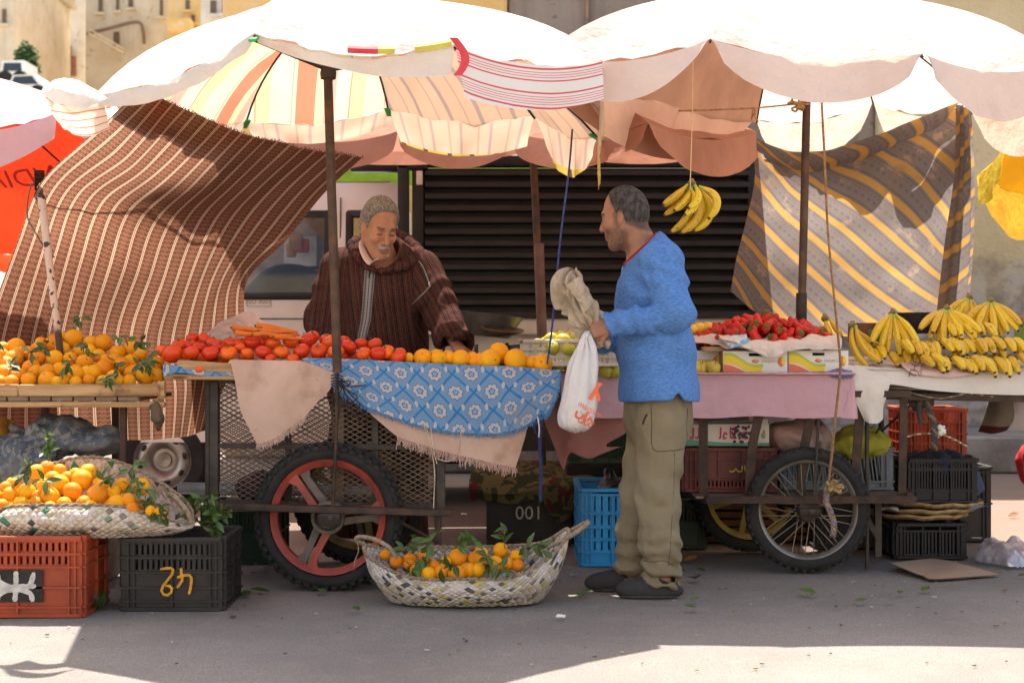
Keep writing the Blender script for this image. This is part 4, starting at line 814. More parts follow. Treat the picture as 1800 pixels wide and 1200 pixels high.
def wire_wheel(c, par, rm, r=.293):
    b = MB(); tyre(b, c, r, .075, False); wl = b.build('wheel', tyre_m, par); RY = rot_to((0, -1, 0)); q = r-.066
    b = MB(); b.lathe([(q-.012, .0), (q-.004, .024), (q+.006, .03), (q+.008, .02), (q, 0), (q+.008, -.02), (q+.006, -.03), (q-.004, -.024), (q-.012, 0)], c, 64, RY); b.build('rim', rm, wl)
    b = MB(); b.lathe([(0, .045), (.05, .045), (.055, .03), (.03, .02), (.03, -.02), (.055, -.03), (.05, -.045), (0, -.045)], c, 28, RY); b.build('hub', iron_g, wl)
    b = MB()
    for k in range(32):
        a = k*2*math.pi/32; a2 = a+(.5 if k % 4 < 2 else -.5)*.9; y_ = -.03 if k % 2 else .03
        b.tube([np.asarray(c)+(.05*math.cos(a), y_, .05*math.sin(a)), np.asarray(c)+((q-.01)*math.cos(a2), 0, (q-.01)*math.sin(a2))], .0022, 5)
    o = b.build('spokes', pm('spoke_wire', '9a8d80', '6f645a', .5, metal=.5), wl); o['kind'] = 'stuff'; o.name = 'wire_spokes'; return wl
wr_ = P(1419, 893, 7.5); wr_[2] = .291; wire_wheel(wr_, rc, chrome)
mag = P(1318, 880, 8.2); mag[2] = .291
b = MB(); tyre(b, mag, .291, .08, False); wl = b.build('wheel', tyre_m, rc); RY = rot_to((0, -1, 0)); yw = pm('yellow_wheel_paint', 'a38a2a', '7a6724', .5, 9.)
b = MB(); b.lathe([(.20, .03), (.225, .035), (.23, 0), (.225, -.035), (.2, -.03), (.205, 0), (.2, .03)], mag, 56, RY)
for k in range(6):
    a = k*math.pi/3+.3; b.beam(mag+.03*np.array((math.cos(a), 0, math.sin(a))), mag+.21*np.array((math.cos(a), 0, math.sin(a))), .03, .02, up=(0, 1, 0))
b.build('rim', yw, wl)
b = MB(); b.tube([wr_, mag], .014, 10); b.build('axle', iron_g, rc)
# --- banana table
bt = thing('banana_table', P(1690, 900, 7.9)*np.array((1, 1, 0)), 'rough table under a white sheet carrying the bananas', 'table')
b = MB(); b.box((P(1690, 0, 7.9)[0]-.02, 7.92, .87), (1.1, .76, .022), bev=.003); b.build('tabletop', wood_g, bt)
b = MB(); b.beam(P(1505, 695, 7.54), P(1860, 702, 7.54), .03, .03); b.build('rail', iron_b, bt)
b = MB(); b.beam(P(1520, 690, 8.26), P(1860, 690, 8.26), .03, .03); b.build('rail', iron_b, bt)
for px, d, w_, m in ((1549, 8.2, .03, iron_g), (1850, 7.56, .03, iron_b), (1850, 8.26, .03, iron_b), (1524, 7.56, .02, iron_g)):
    q = P(px, 0, d); b = MB(); b.tube([(q[0], d, .86), (q[0], d, 0.)], w_*.5, 10); b.build('leg', m, bt)
b = MB(); b.tube([P(1503, 800, 8.1), P(1600, 712, 7.9), P(1635, 690, 7.7)], .006, 6); b.build('brace', iron_g, bt)
# ---------- crates ----------
cr_or = pm('orange_plastic', 'a74624', '8c3a22', .5, 5., .001, 40., rv=.0); cr_bk = pm('black_crate_plastic', '201e1d', '302c2a', .55, 6., .001, 40.); cr_bl = pm('blue_plastic', '1d86c0', '1a6fa3', .45, 6., .001, 40.); cr_rd = pm('dark_red_plastic', '672d27', '502522', .55, 6., .001, 40.)
cr_gr = pm('grey_blue_plastic', '6d757b', '5a6067', .55, 6.); cr_gn = pm('bottle_green_plastic', '1b3b24', '142d1b', .5, 6.); cr_nv = pm('navy_black_plastic', '14161c', '0e0f13', .5, 6.); cr_wh = pm('white_lattice_plastic', 'ddd3c4', 'c5b8a6', .5, 8.)
def crate(name, c, size, m, label, rows, cols=2, ns=7, rz=0., group=None, bw=.29):
    """plastic crate: c = centre of its base; rows = [(z0, z1, kind)] fractions, kind slots / plain / open; cols panels per long side"""
    w_, dp, h = size; t = thing(name, c, label, 'crate', group); b = MB(); th = .012
    def wall(o, ux, L, nc, blind=False):
        o = np.asarray(o, float); ux = np.asarray(ux, float); n = np.array((ux[1], -ux[0], 0.)); M = np.stack([ux, -n, (0, 0, 1.)], 1)
        def bx(u0, u1, z0, z1, dep=th, off=0., bev=0.): b.box(o+ux*(u0+u1)/2+n*off+np.array((0, 0, (z0+z1)/2)), (u1-u0, dep, z1-z0), M, 0, bev)
        cp = min(.05, L*.12)
        bx(0, cp, 0.004, h-.004, th*.7, -.004); bx(L-cp, L, .004, h-.004, th*.7, -.004)
        for u in (cp*.5, L-cp*.5, cp, L-cp): bx(u-.0035, u+.0035, .003, h-.002, .012, .006)
        bx(0, L, h-.018, h, .026, .004, .003); bx(0, L, 0, .016, .02, .003, .003)
        for (za, zb, kind) in rows:
            z0, z1 = za*h, zb*h; bx(0, L, z1-.004, z1+.004, .02, .005)
            for k in range(nc):
                u0 = cp+(L-2*cp)*k/nc; u1 = cp+(L-2*cp)*(k+1)/nc
                if k: bx(u0-.004, u0+.004, z0, z1, .018, .005)
                if kind == 'plain' or blind: bx(u0, u1, z0, z1, th*.6, -.002)
                elif kind == 'slots':
                    m_ = ns; gp = (u1-u0)/m_; bx(u0, u1, z0, z0+.01, th*.6, -.002); bx(u0, u1, z1-.01, z1, th*.6, -.002)
                    for j in range(m_+1): bx(max(u0, u0+gp*j-gp*bw), min(u1, u0+gp*j+gp*bw), z0+.01, z1-.01, th*.6, -.002)
                elif kind == 'diag':
                    m_ = ns; gp = (u1-u0)/m_
                    for j in range(m_): b.beam(o+ux*(u0+gp*j)+np.array((0, 0, z1)), o+ux*(u0+gp*(j+1))+np.array((0, 0, z0)), gp*.35, .006, up=n)
    x, y = w_/2, dp/2
    wall((-x, -y, 0), (1, 0, 0), w_, cols); wall((x, y, 0), (-1, 0, 0), w_, cols, m is not cr_wh); cs = max(1, round(cols*dp/w_))
    wall((x, -y, 0), (0, 1, 0), dp, cs); wall((-x, y, 0), (0, -1, 0), dp, cs); b.box((0, 0, .006), (w_-.02, dp-.02, .01))
    v0 = np.vstack(b.v)+np.asarray(c); b.v = [v0]; body = b.build('body', m, t, smooth=False); t.rotation_euler.z = R(rz); return t
def paint_on(t, name, vf, m, px, py, dx=None):
    """paint vf (metres, centred) on the front face of a crate t; px, py offsets on that face"""
    size_y = dx; v, f = vf; c = WL[t.name]; b = MB(); b.add(np.stack([c[0]+px+v[:, 0], np.full(len(v), c[1]-size_y)-(v[:, 2] if v.shape[1] > 2 else 0), c[2]+py+v[:, 1]], 1), f); return b.build(name, m, t, smooth=False)
ow = pm('white_brush_paint', 'c9c6c0', 'a9a59f', .7, 30.); oy = pm('yellow_brush_paint', 'd99a16', 'b9801a', .6, 30.); bkp = pm('black_brush_paint', '2b2725', '1f1c1b', .7, 20.)
k1 = crate('produce_crate', (P(32, 0, 6.24)[0]-.0, 6.24+.19, 0), (.5, .38, .32), cr_or, 'orange plastic crate with a painted white symbol under the large basket', [(.05, .13, 'plain'), (.13, .37, 'plain'), (.37, .62, 'plain'), (.62, .78, 'slots'), (.78, .945, 'slots')], 2, 8)
b = MB(); c = WL[k1.name]; b.box((c[0]+.005, c[1]-.203, .125), (.19, .004, .125)); b.build('painted_patch', bkp, k1)
s_ = .0022
yaz = strokes([[(-38*s_, 26*s_), (-32*s_, 8*s_), (-8*s_, -2*s_), (10*s_, -2*s_), (22*s_, 6*s_), (28*s_, 26*s_)], [(-4*s_, 28*s_), (-4*s_, 0), (-6*s_, -26*s_)], [(-36*s_, -3*s_), (-6*s_, 0), (32*s_, 2*s_)], [(-38*s_, -28*s_), (-32*s_, -12*s_), (-8*s_, -4*s_), (20*s_, -10*s_), (26*s_, -26*s_)]], .02)
paint_on(k1, 'painted_symbol', yaz, ow, .005, .122, .206)
k2 = crate('produce_crate', (P(303, 0, 6.39)[0], 6.39+.2, 0), (.4, .4, .295), cr_bk, 'black plastic crate with yellow painted digits under the large basket', [(.05, .14, 'plain'), (.14, .32, 'plain'), (.32, .53, 'plain'), (.53, .73, 'slots'), (.73, .94, 'slots')], 2, 7)
num = strokes([[(-.055, .045), (-.02, .05), (-.005, .045), (-.01, .02), (-.04, -.015), (-.05, -.045), (-.03, -.06), (-.01, -.045), (-.012, -.025), (-.035, -.02)], [(.028, .05), (.03, .02), (.032, -.0), (.012, -.03)], [(.012, .012), (.04, .02), (.06, .022)], [(.06, .025), (.07, .005), (.066, -.03), (.06, -.055)]], .011)
paint_on(k2, 'painted_digits', num, oy, .01, .125, .216)
k3 = crate('produce_crate', (P(420, 0, 7.75)[0], 7.95, 0), (.36, .4, .29), cr_gn, 'dark green black crate standing behind the red wheel', [(.05, .5, 'plain'), (.5, .92, 'slots')], 2, 7)
k4 = crate('produce_crate', (P(930, 0, 8.45)[0], 8.45+.28, 0), (.43, .5, .265), cr_bk, 'black crate chalked with an upside-down number, under the patterned blanket', [(.05, .9, 'plain')], 2, 6)
paint_on(k4, 'painted_digits', (lambda q: (-q[0], q[1]))(text_mesh('100', .1)), ow, .0, .175, .266)
k5 = crate('produce_crate', (P(1095, 0, 7.66)[0], 7.66+.3, 0), (.4, .6, .375), cr_bl, 'bright blue plastic crate behind the customer, next to the basket', [(.04, .18, 'plain'), (.18, .34, 'slots'), (.34, .5, 'slots'), (.5, .68, 'slots'), (.68, .92, 'slots')], 3, 3, bw=.38)
k6 = crate('produce_crate', (P(1085, 0, 8.55)[0], 8.75, .42), (.5, .36, .3), cr_gn, 'bottle green crate in the shade under the pink tablecloth', [(.05, .3, 'open'), (.3, .6, 'open'), (.6, .92, 'open')], 5, 5)
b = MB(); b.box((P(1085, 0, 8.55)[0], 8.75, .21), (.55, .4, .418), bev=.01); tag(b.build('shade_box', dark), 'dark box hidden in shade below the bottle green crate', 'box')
k7 = crate('produce_crate', (P(1284, 0, 7.66)[0], 7.66+.2, .355), (.435, .38, .215), cr_rd, 'dark red crate with yellow script on the right cart shelf', [(.08, .3, 'slots'), (.3, .75, 'plain'), (.75, .93, 'plain')], 3, 6)
ar1 = strokes([[(.06, .0), (.045, -.004), (.04, .01), (.03, -.006), (.015, -.004), (.012, .022)], [(.0, .022), (-.002, -.006), (-.02, -.008), (-.03, .006), (-.038, -.006), (-.055, -.01), (-.06, -.002)], [(.03, .018), (.034, .02)]], .006); paint_on(k7, 'painted_script', ar1, pm('yellow_script', 'c7a530', 'a88a28', .6), .055, .11, .207)
k8 = crate('produce_crate', (P(1472, 0, 7.78)[0], 7.78+.18, .355), (.53, .36, .21), cr_gr, 'grey crate with slanted openings on the right cart shelf', [(.06, .2, 'plain'), (.2, .82, 'diag'), (.82, .93, 'plain')], 3, 8)
k9 = crate('produce_crate', (P(1636, 0, 7.92)[0], 7.92+.25, 0), (.345, .5, .18), cr_nv, 'small black crate on the ground below the woven trays', [(.08, .78, 'slots'), (.78, .92, 'open')], 3, 5)
k10 = crate('produce_crate', (P(1655, 0, 8.0)[0], 8.0+.22, .27), (.34, .46, .225), cr_nv, 'navy black crate of dark cloth on top of the woven trays', [(.07, .28, 'plain'), (.28, .75, 'slots'), (.75, .92, 'slots')], 3, 6)
k11 = crate('produce_crate', (P(1646, 0, 8.6)[0], 8.6+.2, .41), (.315, .4, .31), cr_or, 'tall orange crate standing behind the navy black crate', [(.05, .2, 'slots'), (.2, .38, 'slots'), (.38, .56, 'slots'), (.56, .76, 'slots'), (.76, .94, 'open')], 3, 4)
k12 = crate('produce_crate', (P(1680, 0, 8.7)[0], 8.85, 0), (.33, .45, .405), cr_bk, 'black crate supporting the tall orange crate', [(.05, .5, 'plain'), (.5, .92, 'slots')], 2, 6)
# woven straw trays
straw = pm('straw_weave', 'a98c62', '7f6645', .85, 30., .004, 150.)
for i, (px, z_, r_, lab) in enumerate(((1622, .215, .25, 'middle woven straw tray of the stack'), (1612, .187, .245, 'lowest woven straw tray resting on the small black crate'), (1640, .245, .24, 'top woven straw tray under the navy black crate'))):
    c = np.array((P(px, 0, 8.18)[0], 8.16, z_)); b = MB(); n = 48; rg = []
    for (rr_, zz_) in ((.0, 0), (.8, 0), (.95, .004), (1., .016), (.98, .028), (.92, .02), (.8, .012), (0, .012)): rg.append([(c[0]+rr_*r_*math.cos(a)*1.02, c[1]+rr_*r_*math.sin(a), c[2]+zz_+.004*math.sin(a*9+i)*(rr_ > .9)) for a in np.arange(n)*2*math.pi/n])
    b.grid(np.array(rg), 0, wrap=True); tag(b.build('straw_tray', straw), lab, 'tray', 'woven trays under the banana table')
# small paper sheets on the trays
paper = pm('white_paper', 'dcd8d0', 'c4beb4', .8, 8.)
def scrap(name, c, pts, m, label, z=.0, cat='paper'):
    b = MB(); o = np.array([(x_, y_, 0) for x_, y_ in pts]); g_ = surf([[o[0], o[1]], [o[3], o[2]]], 8, 6); g_[..., 2] += .012*fbm(g_, 14., int(c[0]*100) % 50)+.008; b.grid(g_+np.asarray(c)); return tag(b.build(name, m), label, cat)
scrap('paper_scrap', P(1560, 898, 7.9), [(-.06, 0), (.06, .0), (.07, .1), (-.05, .1)], paper, 'white paper scrap on the woven straw trays'); scrap('plastic_sheet', P(1710, 893, 7.95), [(-.06, -.02), (.08, -.03), (.05, .12), (-.06, .12)], pm('clear_sheet', 'a9adb3', '8f949c', .25), 'stiff clear plastic sheet sticking out under the navy black crate', cat='plastic')

# slatted wooden fruit crates in the shade behind the wire wheel
slat_w = pm('slat_crate_wood', '8a5f3f', '6b4730', .85, 9., .003, 60.)
def slat_crate(px, d, z, w_, dp, h, label):
    x = P(px, 0, d)[0]; t = thing('slat_crate', (x, d+dp/2, z), label, 'crate', 'slatted wooden crates behind the wire wheel')
    b = MB()
    for k in range(4):
        zz = z+.02+(h-.04)*k/3
        for yy in (d, d+dp): b.box((x, yy, zz), (w_, .012, h*.17), bev=.002)
        for xx in (x-w_/2+.006, x+w_/2-.006): b.box((xx, d+dp/2, zz), (.012, dp-.03, h*.17), bev=.002)
    b.box((x, d+dp/2, z+.008), (w_-.03, dp-.03, .012)); b.build('slats', slat_w, t); b = MB(); b.box((x, d+dp/2, z+h*.5), (w_-.05, dp-.05, h*.8)); b.build('shade_fill', dark, t)  # dark block added inside, standing in for shade behind the slats
    for sx_ in (-1, 1):
        for yy in (d+.018, d+dp-.018): b = MB(); b.box((x+sx_*(w_/2-.03), yy, z+h/2), (.026, .022, h)); b.build('corner_post', slat_w, t)
slat_crate(1290, 8.55, 0, .46, .36, .17, 'slatted wooden crate on the ground seen through the yellow wheel'); slat_crate(1290, 8.57, .172, .46, .36, .16, 'slatted wooden crate stacked second behind the yellow wheel'); slat_crate(1445, 8.6, 0, .44, .36, .17, 'slatted wooden crate seen low through the wire spokes'); slat_crate(1450, 8.62, .172, .44, .36, .15, 'upper slatted wooden crate behind the wire spokes')
crate('produce_crate', (P(1196, 0, 8.3)[0], 8.5, 0), (.26, .36, .26), cr_gn, 'dark green crate in the shade behind the customer\'s legs', [(.05, .5, 'plain'), (.5, .92, 'slots')], 2, 5)

crate('produce_crate', (P(1495, 0, 8.35)[0], 8.5, 0), (.36, .34, .3), cr_bk, 'black crate added to darken the gap between the wire wheel and the woven trays', [(.05, .6, 'plain'), (.6, .92, 'plain')], 2, 5)  # added crate that hides lit ground behind the wheel
# ---------- cloths on the carts ----------
def fringe(b, pts, ln, rr, n=3, mat=0, dirn=(0, 0, -1), r=.0012):
    for q in pts:
        for k in range(n):
            d = np.asarray(dirn)*ln*rr.uniform(.5, 1.2)+rr.normal(size=3)*ln*.25; b.beam(q+rr.normal(size=3)*.003, q+d, r*2, r*2, mat=mat)
def cloth(name, rows, m, label, nu=60, nv=40, wr=.008, wsc=5., seed=0, uv=None, cat='cloth', fr=None, frm=None, par=None):
    g_ = surf([[P(*q) for q in r] for r in rows], nu, nv); U = arc_uv(g_) if uv is None else uv(g_); g_ = g_+gnormals(g_)*(wr*fbm(g_, wsc, seed))[..., None]
    b = MB(); b.grid(g_, 0, U); o = b.build(name, m, par)
    if par is None: tag(o, label, cat)
    if fr:
        b = MB(); rr = np.random.default_rng(seed+5)
        for edge, ln, st in fr:
            e = {'bot': g_[-1], 'right': g_[:, -1], 'left': g_[:, 0], 'top': g_[0]}[edge]; dense = crom(e, len(e)*st); fringe(b, dense, ln, rr, 2)
        b.build('fringe', frm or m, o)
    return o, g_
g = G('stained_pink_cloth'); n = g.noise(4.5, det=6., dist=.8); c = g.mix(g.step(n, .3, .7), (.62, .44, .36), (.52, .35, .27)); c = g.mix(g.m('MULTIPLY', g.step(g.noise(3., det=5.), .5, .62), .6), c, (.34, .20, .13)); c = g.mix(g.m('MULTIPLY', g.step(g.vor(14.), .12, .05), .3), c, (.3, .2, .15))
g.bump(g.noise(200.), .001); pink_st = g.fin(c, .9, spec=.1, trans=.12)
g = G('pink_cotton'); n = g.noise(3., det=5.); c = g.mix(g.step(n, .3, .7), (.60, .38, .42), (.54, .32, .35)); c = g.mix(g.m('MULTIPLY', g.step(g.noise(7., det=6.), .6, .7), .3), c, (.42, .26, .26)); c = g.mix(g.step(g.vor(1.35), .09, .03), c, (.30, .22, .40)); g.bump(g.noise(8., det=5.), .015); pink_c = g.fin(c, .85, spec=.1, trans=.1)
rose_c = pm('dusty_rose_cloth', (.36, .16, .14), (.29, .12, .105), .85, 4., .006, 20., spec=.1)
g = G('blue_ethnic_cloth'); ux, uy = g.xyz(g.uv)[0:2]; ux = g.m('ADD', ux, g.m('MULTIPLY', g.m('SUBTRACT', g.noise(9.), .5), .022)); uy = g.m('ADD', uy, g.m('MULTIPLY', g.m('SUBTRACT', g.noise(8., g.scl(g.obj, 1.3, 1., 1.)), .5), .022)); du, dv = .155, .165
def cell(ox, oy):
    fx = g.m('SUBTRACT', g.m('FRACT', g.m('ADD', g.m('DIVIDE', ux, du), ox)), .5); fy = g.m('SUBTRACT', g.m('FRACT', g.m('ADD', g.m('DIVIDE', uy, dv), oy)), .5)
    fx = g.m('MULTIPLY', fx, du); fy = g.m('MULTIPLY', fy, dv); r = g.m('SQRT', g.m('ADD', g.m('MULTIPLY', fx, fx), g.m('MULTIPLY', fy, fy))); an = g.m('ARCTAN2', fy, fx); return fx, fy, r, an
dd = g.m('ADD', g.m('PINGPONG', g.m('DIVIDE', ux, du), .5), g.m('PINGPONG', g.m('ADD', g.m('DIVIDE', uy, dv), .0), .5))
ln = g.step(g.m('ABSOLUTE', g.m('SUBTRACT', dd, .5)), .055, .03)
c = g.mix(g.noise(60.), (.12, .22, .38), (.18, .28, .42)); c = g.mix(ln, c, (.03, .17, .40))
for ox, oy in ((0., 0.), (.5, .5)):
    fx, fy, r, an = cell(ox, oy); lob = g.m('MULTIPLY', g.m('SINE', g.m('MULTIPLY', an, 8.)), .003); rr_ = g.m('ADD', r, lob)
    c = g.mix(g.step(rr_, .034, .031), c, (.04, .18, .40)); c = g.mix(g.step(rr_, .030, .027), c, (.42, .38, .36)); pet = g.m('ADD', r, g.m('MULTIPLY', g.m('SINE', g.m('MULTIPLY', an, 5.)), .002))
    c = g.mix(g.step(pet, .015, .013), c, (.05, .19, .42)); c = g.mix(g.step(r, .008, .006), c, (.40, .38, .38)); c = g.mix(g.step(r, .004, .003), c, (.05, .19, .42))
    for sx_ in (-1, 1):
        d_ = g.m('SQRT', g.m('ADD', g.m('POWER', g.m('ABSOLUTE', g.m('SUBTRACT', fx, .052*sx_)), 2.), g.m('MULTIPLY', g.m('POWER', g.m('ABSOLUTE', g.m('ADD', fy, .02)), 2.), .25))); c = g.mix(g.step(d_, .008, .006), c, (.40, .40, .42))
c = g.mix(g.m('MULTIPLY', g.step(g.noise(4., det=6.), .55, .7), .35), c, (.25, .22, .22)); g.bump(g.noise(220.), .0015); blue_c = g.fin(c, .95, spec=.05)
blue_fr = pm('blue_yarn', (.05, .2, .42), (.12, .3, .5), .9, 40.); pink_fr = pm('pink_yarn', (.55, .38, .32), (.4, .26, .2), .9, 40.)
tw = lambda g_: arc_uv(g_)@np.array(((1, .06), (-.06, 1.)))
cloth('blue_cloth', [[(530, 630, 7.0), (640, 632, 7.0), (760, 638, 7.0), (880, 643, 7.0), (984, 650, 7.0)], [(545, 648, 6.97), (645, 672, 6.965), (765, 692, 6.96), (880, 696, 6.96), (982, 684, 6.965)], [(572, 672, 6.97), (650, 705, 6.955), (768, 742, 6.95), (880, 748, 6.95), (968, 718, 6.955)], [(590, 684, 6.965), (652, 718, 6.95), (765, 754, 6.94), (884, 760, 6.945), (958, 730, 6.95)]], blue_c, 'frayed blue cloth with white medallions draped over the tomato cart edge', 90, 50, .007, 6., 3, tw, fr=[('bot', .016, 2), ('right', .014, 2)], frm=blue_fr)
cloth('blue_cloth_strip', [[(286, 640, 6.96), (310, 642, 6.955), (360, 652, 6.955), (412, 655, 6.96)], [(288, 662, 6.96), (312, 655, 6.955), (362, 660, 6.955), (412, 660, 6.96)]], blue_c, 'scrap of blue cloth poking out beneath the tomato plank', 30, 10, .004, 8., 4)
cloth('pink_cloth', [[(404, 632, 6.955), (450, 633, 6.955), (500, 634, 6.955), (536, 636, 6.96), (588, 655, 6.965)], [(414, 672, 6.945), (460, 672, 6.94), (505, 672, 6.94), (545, 675, 6.945), (580, 684, 6.955)], [(424, 722, 6.945), (462, 722, 6.935), (500, 720, 6.94), (530, 714, 6.945), (560, 704, 6.955)], [(452, 780, 6.95), (468, 778, 6.945), (488, 768, 6.945), (510, 752, 6.95), (536, 732, 6.955)]], pink_st, 'stained pink cloth hanging in a point below the tomatoes', 50, 40, .008, 5., 7, fr=[('bot', .02, 3)], frm=pink_fr)
cloth('pink_cloth', [[(612, 670, 6.985), (700, 690, 6.98), (800, 705, 6.975), (926, 710, 6.98)], [(640, 715, 6.98), (715, 738, 6.97), (805, 750, 6.965), (926, 752, 6.97)], [(672, 745, 6.975), (735, 765, 6.965), (820, 780, 6.96), (918, 785, 6.965)], [(700, 768, 6.975), (760, 788, 6.965), (840, 808, 6.96), (906, 822, 6.965)]], pink_st, 'stained pink cloth with fringed hem showing under the blue cloth', 60, 40, .006, 6., 9, fr=[('bot', .03, 3)], frm=pink_fr)
b = MB(); rr = np.random.default_rng(4)
for pts in ([(750, 752, 6.93), (758, 790, 6.93), (764, 830, 6.94), (762, 893, 6.95)], [(757, 752, 6.93), (762, 790, 6.92), (768, 815, 6.93)], [(768, 806, 6.93), (790, 810, 6.92), (806, 795, 6.92), (811, 755, 6.93)], [(745, 745, 6.93), (750, 765, 6.92), (757, 775, 6.93)]): b.tube(crom([P(*q) for q in pts], 24), .0025, 5)
tag(b.build('loose_string', pm('cotton_string', 'cbb9a2', '9c8b78', .9)), 'knotted cotton strings dangling from the blue cloth hem', 'string')
b = MB()
for k in range(7): b.tube(crom([P(594, 668, 6.9), P(594+rr.normal()*8+10, 680+rr.normal()*5, 6.88), P(612+rr.normal()*10, 690+rr.normal()*12, 6.9), P(630+rr.normal()*18, 715+rr.normal()*18, 6.93)], 16), .003, 5)
for k in range(5): b.tube(crom([P(582, 660+k*5, 6.9), P(592, 657+k*5, 6.87), P(602, 662+k*5, 6.89)], 8), .0035, 5)
tag(b.build('cord_binding', pm('black_cord', '2e2a2c', '433c3a', .9)), 'black cord binding wound round the left parasol pole', 'rope')
# plastic bag behind the tomatoes
g = G('thin_plastic'); g.bump(g.noise(14., det=4.), .02); thin_pl = g.fin(g.mix(g.noise(6.), (.72, .55, .50), (.62, .46, .42)), .35, spec=.5, trans=.5)
cloth('plastic_liner', [[(345, 592, 7.4), (400, 560, 7.5), (442, 548, 7.55), (468, 566, 7.5), (540, 592, 7.45), (700, 618, 7.4)], [(350, 605, 7.25), (400, 578, 7.35), (440, 590, 7.4), (480, 600, 7.35), (560, 612, 7.3), (690, 628, 7.25)], [(330, 630, 7.1), (400, 628, 7.1), (440, 630, 7.1), (480, 632, 7.1), (560, 634, 7.1), (690, 636, 7.1)]], thin_pl, 'crumpled pinkish plastic sheet spread behind the tomatoes', 60, 30, .012, 12., 11, cat='plastic')
# right cart pink cloth, top and front
def cover(name, xl, xr, ytop, ybot, df, db, m, label, seed=0, side=None, wr=.008, bow=0., nu=80):
    xs_ = np.linspace(xl, xr, 7); rows = [[(900+(x-900)*df/db, 600+(ytop-600)*df/db, db) for x in xs_], [(x, ytop, df+.02) for x in xs_], [(x, ytop+6, df-.012) for x in xs_], [(x, (ytop+ybot)/2+bow*(i % 2), df-.02-.006*(i % 2)) for i, x in enumerate(xs_)], [(x, ybot+(2 if i % 2 else -2)*bow, df-.026) for i, x in enumerate(xs_)]]
    return cloth(name, rows, m, label, nu, 60, wr, 4., seed)
o, _ = cover('pink_tablecloth', 986, 1501, 655, 733, 7.5, 8.25, pink_c, 'clean pink cotton cloth over the strawberry cart', 21, bow=1.)
cloth('hanging_end', [[(1488, 662, 7.49), (1500, 660, 7.5), (1503, 662, 7.7)], [(1490, 700, 7.47), (1504, 690, 7.49), (1506, 695, 7.68)], [(1478, 734, 7.47), (1506, 736, 7.485), (1505, 735, 7.66)]], pink_c, '', 12, 14, .004, 8., 4, par=o)
cloth('rose_cloth', [[(940, 700, 7.56), (1000, 705, 7.55), (1050, 712, 7.54), (1110, 718, 7.54)], [(962, 755, 7.56), (1005, 748, 7.545), (1052, 750, 7.54), (1110, 752, 7.54)], [(985, 812, 7.57), (1000, 788, 7.54), (1038, 800, 7.53), (1066, 782, 7.53)], [(992, 826, 7.575), (1004, 795, 7.54), (1036, 803, 7.535), (1090, 785, 7.53)]], rose_c, 'dusty rose cloth with scalloped embroidered hem below the pink tablecloth', 50, 30, .012, 5., 31)
g = G('white_oilcloth'); c = g.mix(g.step(g.noise(4., det=5.), .35, .7), (.66, .60, .53), (.58, .52, .47)); c = g.mix(g.m('MULTIPLY', g.step(g.noise(3., g.scl(g.obj, 1., 1., 1.), 5.), .55, .7), .35), c, (.45, .48, .55)); g.bump(g.noise(7., det=5.), .015); white_oc = g.fin(c, .6, spec=.3, trans=.08)
xs_ = [1500, 1560, 1640, 1720, 1790, 1870]
o, _ = cloth('white_tablecloth', [[(900+(x-900)*7.6/8.3, 626, 8.3) for x in xs_], [(x, 646-(4 if i == 0 else 0), 7.6) for i, x in enumerate(xs_)], [(x+2, 652, 7.53) for x in xs_], [(1506, 672, 7.51), (1560, 668, 7.51), (1640, 672, 7.505), (1720, 674, 7.51), (1790, 676, 7.51), (1870, 676, 7.51)], [(1514, 690, 7.50), (1560, 676, 7.50), (1640, 686, 7.50), (1720, 692, 7.505), (1790, 694, 7.505), (1870, 694, 7.505)]], white_oc, 'off-white sheet covering the banana table with a drooping left corner', 90, 50, .006, 5., 33)
cloth('drooping_corner', [[(1490, 640, 7.53), (1515, 646, 7.51), (1540, 655, 7.495), (1566, 668, 7.5)], [(1494, 672, 7.5), (1516, 676, 7.49), (1536, 684, 7.475), (1560, 690, 7.49)], [(1504, 704, 7.5), (1522, 706, 7.48), (1538, 710, 7.48), (1552, 712, 7.5)], [(1522, 738, 7.5), (1532, 744, 7.48), (1543, 743, 7.5), (1551, 736, 7.51)]], white_oc, '', 24, 30, .008, 6., 35, par=o)
news = pm('pink_newsprint', (.58, .42, .37), (.52, .36, .31), .85, 6.)
o, _ = cloth('newspaper', [[(1580, 636, 7.6), (1660, 640, 7.6), (1735, 642, 7.6)], [(1592, 648, 7.51), (1665, 652, 7.505), (1735, 652, 7.51)], [(1606, 658, 7.495), (1670, 663, 7.49), (1728, 655, 7.495)]], news, 'pink newspaper sheet under the bananas on the white sheet', 20, 14, .002, 8., 36, cat='newspaper')
ink = pm('print_ink', '4a3530', '3c2b28', .8); b = MB(); b.add(*lay(text_mesh('THE', .05), P(1608, 647, 7.488), (.25, 0, 1.), (-1., 0, .25))); b.add(*lay(text_mesh('Chron', .024), P(1619, 648, 7.488), (.25, 0, 1.), (-1., 0, .25))); b.build('headline', ink, o, smooth=False)
